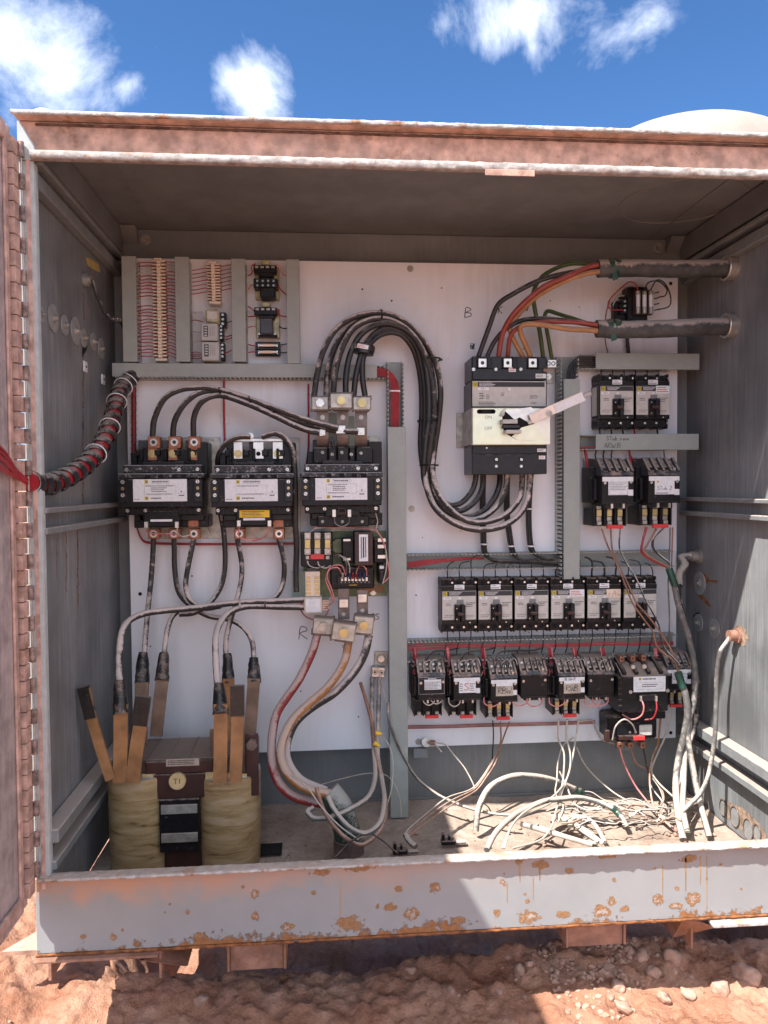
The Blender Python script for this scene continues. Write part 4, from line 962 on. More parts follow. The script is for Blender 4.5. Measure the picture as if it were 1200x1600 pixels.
d.pb(q, 509, 798, 562, 806, .1, .135, 'black', .001); d.pb(q, 528, 793, 541, 803, .13, .14, 'maroon', .001); d.pb(q, 530, 795, 539, 801, .14, .141, 'dark_hole', 0)
for x in (522, 546): d.pb(q, x - 3, 796, x + 3, 808, .135, .145, 'silver', .001)
d.part('coil', q)

# lug clamps above and below the right contactor
def clamp(cx, cy, wd, ht, w0, w1, ang, label, bolt='brass'):
    p = P(cx, cy, w1); o = empty('cable_clamp', (p.x, YP - w0, p.z), label, 'cable clamp', 'bolted cable clamps', (0, ang, 0))
    hw, hh = pw(wd, w1) / 2, pw(ht, w1) / 2; D = w1 - w0
    q = MB(); q.b(-hw, hw, -hh, hh, 0, D, 'dull_metal', .003); q.b(-hw * 1.08, -hw * .86, -hh * 1.15, -hh * .6, .001, D - .004, 'strap_metal', .001); q.b(hw * .86, hw * 1.08, hh * .5, hh * 1.2, .001, D - .004, 'strap_metal', .001)
    q.b(-hw * .7, hw * .8, -hh * 1.18, -hh * 1.01, .002, D - .006, 'strap_metal', .001); q.b(-hw * .9, hw * .9, hh * 1.01, hh * 1.12, .002, D - .004, 'strap_metal', .001); q.build('body', o)
    q = MB(); q.cyl((0, -D, 0), (0, -D - .002, 0), .0165, 'dull_metal', n=20); q.cyl((0, -D - .002, 0), (0, -D - .010, 0), .0125, bolt, n=6 if bolt == 'silver' else 18, smooth=bolt != 'silver'); q.build('bolt', o)
    return o
clamp(500, 630, 27, 21, .11, .145, 0, 'left one of three clamps gripping the big looping black cables', 'silver')
clamp(533, 626, 35, 24, .115, .16, 0, 'middle one of three clamps gripping the big looping black cables')
clamp(565.5, 630, 29, 21, .11, .145, 0, 'right one of three clamps gripping the big looping black cables')
clamp(505, 979, 33, 26, .10, .135, .1, 'clamp on the thick red cable below the terminal block', 'dull_metal')
clamp(537, 988, 37, 28, .12, .165, .15, 'clamp on the thick orange cable below the terminal block')
clamp(568, 977, 32, 28, .10, .14, .1, 'clamp on the thick black cable below the terminal block')

# ---- control sub assembly below
d = Dev('overload_relay', 496, 853, 'overload relay with three brown heaters and a red bar left of the transformer', 'relay', None, .09)
q = MB(); d.pb(q, 470, 833, 520, 885, .01, .085, 'black', .002); d.part('housing', q)
for x in (480.5, 496, 512):
    q = MB(); d.pb(q, x - 5, 832, x + 5, 843, .085, .095, 'dull_metal', .001); d.pb(q, x - 4.5, 843, x + 4.5, 857, .085, .092, 'brass', .001); d.pb(q, x - 5, 857, x + 5, 867, .085, .095, 'dull_metal', .001); d.pb(q, x - 3, 868, x + 3, 874, .085, .09, 'dull_metal', .001)
    for yy in (838, 862): a = d.q(x, yy, .096); q.screw(a[0], a[1], .095, .0045)
    d.part('heater', q)
q = MB(); d.pb(q, 485, 866, 506.5, 874, .096, .101, 'red_plastic', .001); d.part('red_bar', q)
d = Dev('circuit_board', 500, 870, 'green circuit board behind the transformer', 'circuit board')
q = MB(); d.pb(q, 474, 830, 604, 932, .004, .008, 'pcb_green', .0005); a = d.l3(528, 852, .02); q.cyl((a[0], a[1], a[2]), (a[0] + .001, a[1] - .028, a[2]), pw(11), 'pcb_green', n=20); d.pb(q, 560, 915, 600, 926, .008, .014, 'cable_orange', .001); d.part('board', q)
q = MB(); a = d.q(583, 925, .01); q.c(a[0], a[1], .008, .012, .011, 'dull_metal'); q.hexn(a[0], a[1], .012, .006, 'silver'); d.part('bolt', q)
d = Dev('control_transformer', 568, 857, 'maroon control transformer with a white vertical label', 'transformer', None, .11)
q = MB(); d.pb(q, 554, 832, 583, 884, .02, .125, 'maroon', .002)
for i in range(5): d.pb(q, 554.2 + i * 5.8, 832.2, 554.7 + i * 5.8, 883.5, .125, .1254, 'black', 0)
d.part('core', q)
q = MB(); d.pb(q, 534, 841, 553.5, 880, .03, .1, 'black', .004); q.cut(); d.pb(q, 583.5, 841, 601, 880, .03, .1, 'black', .004)
for y in (844, 854, 870): d.pb(q, 590, y - 3, 603, y + 3, .1, .106, 'silver', .001)
for y in (844, 874): d.pb(q, 536, y - 2, 548, y + 2, .1, .106, 'silver', .001)
d.part('winding', q)
q = MB(); d.pb(q, 561, 835, 575, 877, .126, .1268, 'label', 0); a = d.rect(562.5, 837, 573.5, 875, .127)
for i in range(3):
    xx = a[0] + (a[1] - a[0]) * (.1 + .3 * i); q.b(xx, xx + .004, a[2] + .01 * random.random(), a[3] - .004, .1269, .1271, 'ink_grey' if i != 1 else 'ink', 0)
d.part('label_plate', q)
d = Dev('terminal_block', 550, 903, 'black eight-way terminal block with pink and blue wires', 'terminal block', None, .1)
q = MB(); d.pb(q, 516, 887, 585, 920, .03, .09, 'black', .004); d.pb(q, 527, 900, 581, 914, .09, .1, 'black_clean', .001); d.part('body', q)
for i in range(8):
    q = MB(); x = 534.5 + i * 5.5; d.pb(q, x - 1.8, 902, x + 1.8, 908, .1, .104, 'silver', .0005); d.part('terminal', q)
q = MB(); a = d.rect(530, 908.5, 580, 911, .1005)
for i in range(8): xx = a[0] + (a[1] - a[0]) * (i + .5) / 8; q.b(xx - .0008, xx + .0008, a[2] + .001, a[2] + .003, .1001, .1003, 'label', 0)
q.lines(a[0] + .03, a[0] + .055, a[2] - .008, a[2] - .004, .1001, 1, 'warn_yellow'); d.part('markings', q)
d = Dev('relay_module', 594, 905, 'small black relay module at the right end of the terminal block', 'relay', None, .09)
q = MB(); d.pb(q, 591, 882, 602, 912, .02, .09, 'black', .002); d.pb(q, 593, 884, 600, 889, .09, .095, 'label', .001); d.pb(q, 593, 893, 600, 908, .09, .1, 'black_clean', .002); d.part('body', q)
d = Dev('terminal_block', 488, 912, 'cream terminal block on the green film', 'terminal block', None, .09)
q = MB(); d.pb(q, 477, 893, 500, 932, .03, .085, 'cream', .001); d.pb(q, 480, 888, 498, 897, .03, .08, 'slate', .001); d.part('body', q)
for i in range(5):
    q = MB()
    for x0 in (478.5, 491.5): d.pb(q, x0, 901 + i * 6, x0 + 7, 904.5 + i * 6, .085, .087, 'brass', .0003)
    d.part('terminal', q)
d = Dev('relay', 490, 946, 'pale boxy relay below the cream terminal block', 'relay', None, .09)
q = MB(); d.pb(q, 475, 933, 503, 959, .03, .095, 'cream', .002); d.pb(q, 477, 935, 501, 957, .095, .1, 'label', .001); d.pb(q, 484, 936, 491, 942, .1, .102, 'label', .001); d.pb(q, 503.5, 938, 514, 954, .03, .08, 'cream', .001)
for i in range(4): d.pb(q, 505, 939.5 + i * 3.6, 513, 941 + i * 3.6, .08, .081, 'copper', 0)
d.part('case', q)
d = Dev('insulating_film', 465, 914, 'translucent pale green film sticking out left of the cream terminal block', 'film', None, .03)
q = MB(); d.pb(q, 456, 892, 480, 938, .024, .025, 'film_green', 0); d.part('sheet', q)
for i, (x0, x1, y0, y1) in enumerate(((528, 546, 920, 968), (557.5, 575, 922, 962))):
    d = Dev('busbar', (x0 + x1) / 2, 940, ('left' if i == 0 else 'right') + ' brown busbar with a square lug below the terminal block', 'busbar', 'busbars below the terminal block', .1)
    q = MB(); d.pb(q, x0, y0, x1, y1, .095, .10, 'strap_metal', .001); a = d.q((x0 + x1) / 2, y1 - 8, .1); q.c(a[0], a[1], .1, .101, .006, 'dull_metal'); d.part('bar', q)
    q = MB(); cy = (943, 935)[i]; cx = (x0 + x1) / 2; d.pb(q, cx - 7, cy - 6.5, cx + 7, cy + 6.5, .1005, .107, 'silver', .001); a = d.q(cx, cy, .107); q.hexn(a[0], a[1], .107, .006, 'silver'); d.part('lug', q)

# ================================================================== MAIN BREAKER
d = Dev('main_breaker', 795, 648, 'big black main circuit breaker with a bent metal handle mechanism', 'circuit breaker', None, .12)
q = MB(); d.pb(q, 737, 557, 854.5, 594, .001, .115, 'black_clean', .003); d.pb(q, 737, 595, 854.5, 741, .001, .125, 'black_clean', .002)
for y0, y1, w in ((696.5, 709, .128), (710, 741, .131)): d.pb(q, 738, y0, 854, y1, .125, w, 'black_clean', .0015)
d.pb(q, 775, 697, 820, 706, .128, .130, 'black_clean', .001); d.pb(q, 738, 576, 854, 594, .115, .122, 'black_clean', .002)
for x in (765, 805): d.pb(q, x - 4, 558, x + 4, 576, .115, .124, 'black', .001)
d.part('housing', q)
for x in (754, 793.5, 832.5):
    q = MB(); d.pb(q, x - 9.5, 560, x + 9.5, 576, .1155, .1165, 'dark_hole', 0); d.pb(q, x - 6.5, 560, x + 6.5, 574, .1166, .124, 'silver', .001); a = d.q(x, 567, .124); q.c(a[0], a[1], .124, .1245, .0055, 'ink', 8); d.part('terminal_lug', q)
q = MB()
for x, y in ((740, 577), (775, 577), (814, 577), (760, 700)): a = d.q(x, y, .125); q.screw(a[0], a[1], .1225 if y < 600 else .128, .0055 if y < 600 else .003)
for x in (775.5, 814.5):
    a = d.q(x, 718, .131); q.c(a[0], a[1], .131, .1314, .008, 'dark_hole'); q.screw(a[0], a[1], .1315, .005); a = d.q(x, 728.5, .131); q.c(a[0], a[1], .131, .1318, .0042, 'label')
a = d.q(851, 579, .123); q.c(a[0], a[1], .122, .128, .005, 'wire_brown')
d.part('screws', q)
q = MB(); d.pb(q, 738, 595.5, 853, 635, .125, .1265, 'label_grey', .0005); d.pb(q, 738.5, 597, 851, 604.5, .1266, .127, 'ink', 0); w = .127
a = d.q(742.5, 601, w); q.logo(a[0], a[1], w, .0068); a = d.rect(749, 597.5, 775, 604, w); q.lines(*a, w, 3, 'label'); d.pb(q, 747, 605.5, 764, 609.5, .1266, .1271, 'label', 0); a = d.q(755.5, 607.5, w); q.text('700 A', a[0], a[1], .1273, .006)
for r in ((749, 613, 757, 624), (748, 627, 775, 634), (760, 616, 765, 624), (828, 617, 844, 623), (829, 628, 840, 631), (783, 613, 788, 619)): a = d.rect(*r, w); q.lines(*a, .1267, 3)
d.pb(q, 794, 606, 798, 610, .1266, .1268, 'label', 0)
d.part('rating_plate', q)
q = MB()
for r in ((795, 574, 806, 581, 'r'), (837, 584, 853, 591, 'k'), (839.5, 701, 853, 706, 'k'), (842, 712, 852, 717.5, 'r')):
    ww = .1225 if r[1] < 600 else (.1285 if r[1] < 708 else .1315); d.pb(q, *r[:4], ww, ww + .0004, 'label', 0); a = d.rect(r[0] + 1, r[1] + 1, r[2] - 1, r[3] - 1, ww); q.lines(*a, ww + .0005, 2, 'ink' if r[4] == 'k' else 'ink_red')
d.part('stickers', q)
q = MB(); d.pb(q, 738, 637, 860.5, 695, .126, .152, 'zinc', .002); a = d.rect(713, 645, 724, 700, .004); q.b(*a, .0005, .004, 'dull_metal', .001)
xa, _, z0, z1 = a; bx = d.q(738, 666, .152)[0]; q.b(bx - .0015, bx + .001, d.q(738, 694, .152)[1], d.q(738, 638, .152)[1], .004, .15, 'dull_metal', .001)
for y in (650, 695): b2 = d.q(718, y, .004); q.hexn(b2[0], b2[1], .004, .006, 'dull_metal')
a = d.rect(748.5, 639.5, 771, 646.5, .1525); q.b(*a, .1521, .1525, 'dark_hole', 0); q.c(a[0], (a[2] + a[3]) / 2, .1521, .1525, (a[3] - a[2]) / 2, 'dark_hole'); q.c(a[1], (a[2] + a[3]) / 2, .1521, .1525, (a[3] - a[2]) / 2, 'dark_hole')
a = d.q(763, 652, .152); q.text('ON', a[0], a[1], .1523, .0135, 'ink_grey'); a = d.q(763, 669.5, .152); q.text('OFF', a[0], a[1], .1523, .0135, 'ink_grey')
d.part('handle_bracket', q)
q = MB(); P2 = lambda *l_: [d.q(x, y, .155) for x, y in l_]
q.plate(P2((786, 640), (798, 641), (818, 640), (826, 648), (824, 658), (836, 662), (836, 682), (806, 686), (788, 676), (785, 660)), .1521, .1528, 'dark_hole')
q.plate(P2((788, 641), (830, 636), (842, 648), (826, 660), (812, 652), (804, 656), (796, 648)), .153, .1545, 'silver'); q.plate(P2((815, 668), (836, 662), (837, 688), (810, 688), (800, 682)), .153, .1545, 'zinc')
q.plate(P2((784, 642), (790, 638), (787, 650), (780, 650)), .153, .16, 'dull_metal')
d.pb(q, 784.5, 655, 809, 662, .153, .178, 'dull_metal', .001); d.pb(q, 786, 664, 812, 669, .153, .172, 'ink', .001); d.pb(q, 791, 671.5, 815, 677, .153, .185, 'label_grey', .001)
d.part('torn_mechanism', q)
q = MB(); pa, pb_ = Vector(d.l3(829, 655, .165)), Vector(d.l3(912, 619, .21)); q.tube([pa, pa.lerp(pb_, .35), pb_], 1, 'silver', flat=(.0135, .003), up=(0, -1, 0))
pc = Vector(d.l3(868, 640, .19)); q.tube([pc, pb_], 1, 'label', flat=(.0115, .0036), up=(0, -1, 0)); q.tube([pb_, Vector(d.l3(920, 615, .214)), Vector(d.l3(924, 614, .216))], [.008, .006, .007], 'edge_paint', 10)
q.cyl(d.l3(828, 660, .155), d.l3(828, 660, .175), .006, 'dull_metal'); q.cyl(d.l3(858, 646, .18), d.l3(858, 646, .19), .009, 'dull_metal'); d.part('lever', q)
d = Dev('ground_lug', 862, 570, 'small silver double ground lug at the upper right corner of the main breaker', 'lug', None, .05)
q = MB(); d.pb(q, 855, 561.5, 870, 574.5, .02, .05, 'silver', .002); d.pb(q, 854, 583, 865.5, 600, .001, .004, 'dull_metal', .001); d.part('body', q)
q = MB()
for x in (857, 864.5): a = d.q(x, 568, .05); q.ring(a[0], a[1], .0505, .0055, .0012, 'ink', 14)
a = d.q(858, 588, .01); q.hexn(a[0], a[1], .004, .006, 'silver'); d.part('screws', q)

# ================================================================== MOULDED CASE BREAKERS
UB = pw(1, .085)
def breaker_master():
    o = empty('circuit_breaker', (0, 0, 0), '', 'circuit breaker'); u = UB
    def B(q, x0, x1, z0, z1, w0, w1, k='black', bev=.001): q.b(x0 * u, x1 * u, z0 * u, z1 * u, w0, w1, k, bev)
    q = MB(); B(q, -28.2, 28.2, -24, 27, .001, .075, 'black', .002); B(q, -28.2, 28.2, 27.2, 42.5, .001, .062, 'black', .003); B(q, -28.2, 28.2, -42.5, -24.2, .001, .06, 'black', .003)
    B(q, -28, 28, -29, -22.2, .06, .078, 'black', .001); B(q, -28, 28, 24.3, 32, .062, .076, 'black', .001)
    for x in (-28.2, -9.5, 9.5):
        B(q, x, x + 2, 32, 44, .01, .07, 'black'); B(q, x, x + 2, -44, -29.5, .01, .066, 'black')
    B(q, 26.2, 28.2, 32, 44, .01, .07, 'black'); B(q, 26.2, 28.2, -44, -29.5, .01, .066, 'black'); q.build('housing', o)
    q = MB()
    for x in (-19, 0, 19):
        for z, w in ((37, .0622), (-36, .0602)): q.c(x * u, z * u, w, w + .0006, 4.0 * u, 'dark_hole', 18); q.ring(x * u, z * u, w, 4.2 * u, .0012, 'black_clean', 16)
        q.c((x + 8.5) * u, 37 * u, .070, .0705, 1.7 * u, 'silver', 10); q.c((x + 8.5) * u, -35 * u, .0662, .0667, 1.9 * u, 'silver', 10)
    q.screw(17 * u, -26.5 * u, .078, .0024, 'silver', False); q.build('terminal_holes', o)
    q = MB(); B(q, -27.3, 27.3, -22, 24, .0752, .077, 'label_grey', .0004); w = .0771; B(q, -26.6, 26.8, 16, 23.4, .077, .0773, 'ink', 0); q.logo(-22.5 * u, 19.5 * u, .0774, 3.2 * u)
    q.lines(-16 * u, 6 * u, 17 * u, 22.6 * u, .0774, 3, 'label'); q.b(-25.5 * u, -13 * u, 10.6 * u, 14.6 * u, .077, .0773, 'label', 0); B(q, -1, 3.5, 11, 14, .077, .0773, 'label', 0)
    q.b(-4 * u, 7 * u, 4 * u, 10 * u, .077, .0785, 'ink_grey', 0)
    q.lines(-22 * u, -11 * u, 0 * u, 5 * u, w, 2); q.lines(11 * u, 26 * u, -2 * u, 6 * u, w, 3); q.lines(-24 * u, -9 * u, -19 * u, -13 * u, w, 2, 'ink_grey'); q.lines(11 * u, 25 * u, -19 * u, -14 * u, w, 2, 'ink_grey'); q.build('rating_plate', o)
    q = MB(); B(q, -8, 1, -25, 3.5, .077, .088, 'black', .002); B(q, 1.2, 8.8, -25, 3.5, .077, .095, 'black_clean', .003); B(q, -6.5, 6, -17, -3, .088, .0885, 'dark_hole', 0); B(q, -5, 6.5, -14, -9, .0886, .103, 'maroon', .002)
    q.screw(-5 * u, -3 * u, .0885, .0018, 'silver', False); q.screw(-5 * u, -20 * u, .0885, .0018, 'silver', False); q.build('toggle_switch', o)
    q = MB(); B(q, -7.5, 8.5, 26.5, 34, .0761, .0765, 'label', 0); q.lines(-6.5 * u, 7.5 * u, 27 * u, 30 * u, .0766, 1); q.lines(-5 * u, 2 * u, 31 * u, 33 * u, .0766, 1); q.build('tag', o)
    return o
bm_ = breaker_master(); first = True
row = ['15 A', '15 A', '15 A', '20 A', '40 A', '15 A']
spots = []
for i in range(6): spots.append((689.5 + 56.6 * i + 28, 947 - i * .7, 'row', i))
for i in range(2): spots.append((936 + 56 * i + 28, 626.5, 'pair', i))
desc = ['leftmost breaker in the row of six, at the end by the long duct', 'second breaker from the left in the row of six', 'third breaker from the left in the row of six', 'fourth breaker in the row of six, with a white paper note on its plate', 'fifth breaker in the row of six, with a handwritten yellowed note', 'rightmost breaker in the row of six, half hidden behind brown wires',
        'left breaker of the upper right pair, with the intact toggle', 'right breaker of the upper right pair, with a white sticker and a scorched toggle']
for n_, (px, py, kd, i) in enumerate(spots):
    o = bm_ if first else copy_tree(bm_); first = False
    p = P(px, py, .077); o.location = (p.x, YP, p.z); o['label'] = 'black circuit breaker: ' + desc[n_] if False else desc[n_]; o['group'] = 'moulded case circuit breakers'
    o['category'] = 'circuit breaker'
for n_, o in enumerate([x for x in COL.objects if x.name.startswith('circuit_breaker')]):
    pass
brk = sorted([x for x in COL.objects if x.name.startswith('circuit_breaker')], key=lambda x: x.name)
def note(parent, x0, x1, z0, z1, w, k, name='paper_note', txt=None):
    q = MB(); q.b(x0 * UB, x1 * UB, z0 * UB, z1 * UB, w, w + .0005, k, 0)
    if txt: q.hand(txt, x0 * UB + .004, (z0 + 2) * UB, w + .0006, (z1 - z0 - 4) * UB, 'ink', .0004)
    else: q.lines((x0 + 1.5) * UB, (x1 - 1.5) * UB, (z0 + 1.5) * UB, (z1 - 1.5) * UB, w + .0006, 3, 'ink_red' if k == 'label' else 'ink_grey')
    q.build(name, parent)
def rating(parent, t):
    q = MB(); q.text(t, -19 * UB, 12.6 * UB, .0775, .0068); q.build('rating_text', parent)
for i in range(8): rating(brk[i], (row + ['60 A', '60 A'])[i])
note(brk[3], 3, 27, 13, 24.5, .0775, 'label'); note(brk[4], 4, 27.5, 11, 24.5, .0775, 'cream', txt='sAwM'); note(brk[7], 5, 27.5, 12, 24.5, .0775, 'label')
q = MB(); q.b(-.0008, .0, -22 * UB, 24 * UB, .012, .05, 'label_grey', 0, Matrix.Translation((-28.3 * UB, 0, 0))); q.build('side_sticker', brk[6])

# ================================================================== SMALL STARTERS
US = pw(1, .11)
def starter(px, py, label, style, ol=True, brass=True, s=1.0, left=True):
    p = P(px, py, .115 * s); p.y = YP; u = US * s
    o = empty('motor_starter', p, label, 'motor starter', 'small black motor starters')
    def B(q, x0, x1, z0, z1, w0, w1, k='black', bev=.001): q.b(x0 * u, x1 * u, z0 * u, z1 * u, w0 * s, w1 * s, k, bev)
    q = MB(); B(q, -27, 23, -50 if ol else -24, 43, .0005, .006, 'dull_metal'); q.build('base_plate', o)
    q = MB(); B(q, -22, 22, -19, 18, .02, .112, 'black', .002)
    if left: B(q, -30, -22.3, -19, 30, .01, .07, 'black', .002); B(q, -27, -22.3, -15, 14, .07, .085, 'black_clean', .001)
    q.prism([(.006 * s, 18.2 * u), (.112 * s, 18.2 * u), (.108 * s, 23 * u), (.07 * s, 40 * u), (.006 * s, 42 * u)], -22 * u, 22 * u, 'slate')
    for x in (-21.5, -11, -1, 9, 19.5): q.prism([(.07 * s, 39 * u), (.108 * s, 22.5 * u), (.118 * s, 24 * u), (.080 * s, 42 * u)], (x - 1.6) * u, (x + 1.6) * u, 'slate')
    for x in (-16, -6, 4, 14): B(q, x - 2.6, x + 2.6, 24, 28, .09, .106, 'black_clean', .0005)
    B(q, -14, 16, -26, -19.3, .02, .095, 'black_clean'); B(q, -22, 22, -19.5, -17.5, .112, .115, 'black_clean', .0005); q.build('housing', o)
    q = MB()
    for x in (-17, -6.5, 4, 14):
        q.cyl((x * u, -.083 * s, 33 * u), (x * u, -.088 * s, 35 * u), .0042, 'silver', n=10); q.cyl((x * u, -.098 * s, 27 * u), (x * u, -.103 * s, 29 * u), .0035, 'dull_metal', n=10)
    q.screw(-17.5 * u, 8 * u, .112 * s, .0045); q.screw(18 * u, 9 * u, .112 * s, .0045); q.screw(15.5 * u, 26 * u, .105 * s, .005)
    for x in (-6, 10): B(q, x - 1.6, x + 1.6, -26, -18, .095, .104, 'silver', .0005)
    q.build('screws', o)
    if style:
        q = MB(); w = .1125 * s
        if style == 'plain': B(q, -12, 15, -3, 13, .112, .1128, 'label', 0); B(q, -20, 20, 12.5, 16.5, .112, .1126, 'ink', 0); q.lines(-6 * u, 12 * u, 12.8 * u, 16 * u, .1128 * s, 1, 'label'); q.frame(-21 * u, 20 * u, -10 * u, 16.8 * u, .1127 * s, 'label', .0005)
        else:
            B(q, -21, 21, 10, 16, .112, .1126, 'label', 0); B(q, -13, 14, -8, 11, .1127, .1133, 'label' if style != 'tape' else 'label_grey', 0); B(q, 14.2, 21, -9, -1, .112, .1126, 'label', 0)
        ww = .1134 * s
        if style == 'S': q.hand('S', -5 * u, -4 * u, ww, 11 * u, 'ink_red', .0011); q.lines(-12 * u, -6 * u, -6 * u, 8 * u, ww, 4, 'ink_grey'); q.lines(4 * u, 13 * u, -6 * u, 8 * u, ww, 4, 'ink_grey')
        elif style == 'RBW': B(q, -13.5, 14.5, -10, 6, .1134, .1139, 'dull_metal', 0); q.hand('RBW', -10 * u, -6 * u, .1141 * s, 9 * u, 'ink', .0008)
        elif style == 'RWB': B(q, -13.5, 14.5, -10, 6, .1134, .1139, 'dull_metal', 0); q.hand('RWB', -10 * u, -6 * u, .1141 * s, 9 * u, 'ink', .0008); q.hand('BLOWER', -12 * u, 11 * u, .1128 * s, 4 * u, 'ink', .0005)
        elif style == 'saw': q.hand('STub 2', -10 * u, -2 * u, ww, 5 * u, 'ink', .0006); q.logo(-9 * u, 9 * u, ww, .003); q.lines(-12 * u, 12 * u, -7.5 * u, -5 * u, ww, 1)
        else: q.lines(-11 * u, 13 * u, -2 * u, 9 * u, ww, 5, 'ink_grey'); q.frame(-12 * u, 13 * u, -7 * u, 9.6 * u, ww)
        q.build('label_plate', o)
    if ol:
        q = MB(); B(q, -27, 19, -50, -26.5, .008, .07, 'black', .002)
        for x in (-27, -12.5, 2, 16.5): B(q, x, x + 2, -50, -22, .07, .082, 'black', .0008)
        q.build('overload_relay', o)
        for x in (-18.5, -4, 10.5):
            q = MB()
            if brass: B(q, x - 3.6, x + 3.6, -37, -27.5, .07, .078, 'brass', .001); B(q, x - 3.2, x + 3.2, -27, -23, .07, .076, 'dull_metal', .0005); B(q, x - 3.2, x + 3.2, -43, -37.4, .07, .076, 'dull_metal', .0005)
            B(q, x - 3, x + 3, -48.5, -43.5, .07, .08, 'dull_metal', .0008); q.screw(x * u, -46 * u, .08 * s, .0028); q.build('heater', o)
        q = MB(); B(q, -8.5, 13, -53.5, -48.5, .076, .086, 'red_plastic', .0008); q.build('red_bar', o)
    return o
starter(675, 1075, 'leftmost small motor starter in the bottom row, with a plain white label', 'plain', brass=False)
starter(730, 1075, 'bottom row motor starter with a red S on its label', 'S', brass=False)
starter(788, 1078, 'bottom row motor starter with a tape label lettered RBW', 'RBW')
starter(835, 1072, 'bottom row motor starter with no label, right of the one lettered RBW', None, ol=False)
starter(894, 1074, 'bottom row motor starter with a tape label lettered RWB', 'RWB')
starter(940, 1071, 'bottom row motor starter with no label, left of the big contactor', None, ol=False)
starter(1062, 1061, 'motor starter at the right end of the bottom row, under the green tape', 'tag', s=.95)
starter(966, 764, 'left motor starter of the upper right pair, with a printed white label', 'tag', s=1.2)
starter(1038.5, 763, 'right motor starter of the upper right pair, with a handwritten label', 'saw', s=1.2)

# large starter bottom right
d = Dev('contactor', 1005, 1080, 'big black contactor near the right end of the bottom row, with copper lugs on top', 'contactor', None, .12)
q = MB(); d.pb(q, 966, 1058, 1044, 1112, .01, .13, 'black', .002); d.pb(q, 972, 1112, 1040, 1124, .01, .10, 'black', .002)
zz = [d.q(1000, y, w) [1] for y, w in ((1057, .13), (1040, .07))]; xx = d.q(966, 1050, .1)[0], d.q(1040, 1050, .1)[0]
q.prism([(.01, zz[0]), (.13, zz[0]), (.075, zz[1] + .012), (.01, zz[1] + .012)], xx[0], xx[1], 'slate')
for i in range(4):
    xa = xx[0] + (xx[1] - xx[0]) * (i + .1) / 3.9; q.prism([(.05, zz[1] + .01), (.125, zz[0] + .004), (.13, zz[0] + .014), (.055, zz[1] + .03)], xa, xa + .01, 'black_clean')
for i in range(5): d.pb(q, 966 + i * .01, 1066 + i * 9, 972, 1070 + i * 9, .13, .133, 'black_clean', .001)
d.part('housing', q)
q = MB(); d.pb(q, 990, 1057, 1040, 1081, .1305, .132, 'label', .0003); w = .1321; a = d.q(1000, 1061, w); q.logo(a[0], a[1], w, .004); a = d.rect(994, 1066, 1036, 1077, w); q.frame(*a, w); a = d.rect(1003, 1068, 1028, 1074, w); q.lines(*a, w, 2); a = d.rect(1004, 1058.5, 1030, 1063, w); q.lines(*a, w, 1); d.part('nameplate', q)
for i, (x, y) in enumerate(((972, 1030), (989, 1029), (1006, 1028))):
    q = MB(); d.pb(q, x - 3.5, y - 4, x + 3.5, y + 5, .05, .09, 'copper', .001); a = d.q(x, y, .09); q.c(a[0], a[1], .09, .0905, .004, 'ink', 6); d.part('terminal_lug', q)
q = MB()
for x, y in ((988.5, 1041.5), (1006, 1041)): a = d.q(x, y, .12); q.c(a[0], a[1], .115, .125, .0065, 'silver')
for x, y in ((985, 1081), (1043, 1079)): a = d.q(x, y, .13); q.screw(a[0], a[1], .13, .006)
d.pb(q, 1003, 1086, 1026, 1095, .13, .138, 'black_clean', .001); 
for x in (1002, 1026): d.pb(q, x - 1.5, 1088, x + 1.5, 1096, .138, .146, 'silver', .0005)
d.part('screws', q)
d = Dev('overload_relay', 988, 1137, 'black overload relay with dark red tabs below the big contactor', 'relay', None, .1)
q = MB(); d.pb(q, 950, 1118, 1027, 1156, .01, .09, 'black', .006); d.pb(q, 965, 1130, 1000, 1150, .09, .1, 'black_clean', .002); d.pb(q, 998, 1133, 1019, 1149, .09, .1, 'label_grey', .001); d.part('housing', q)
q = MB(); d.pb(q, 967, 1150, 1008, 1156, .1, .11, 'maroon', .001); d.pb(q, 947, 1142, 953, 1160, .08, .1, 'maroon', .001); d.pb(q, 991, 1151, 1008, 1157, .11, .118, 'red_plastic', .001); d.part('tab', q)
for x in (970, 986, 1005): q = MB(); d.pb(q, x - 4, 1160, x + 4, 1169, .06, .09, 'copper', .001); a = d.q(x, 1165, .09); q.c(a[0], a[1], .09, .0904, .0035, 'ink', 8); d.part('terminal_lug', q)
q = MB()
for x in (984, 993): a = d.q(x, 1144, .1); q.screw(a[0], a[1], .1, .004)
d.part('screws', q)

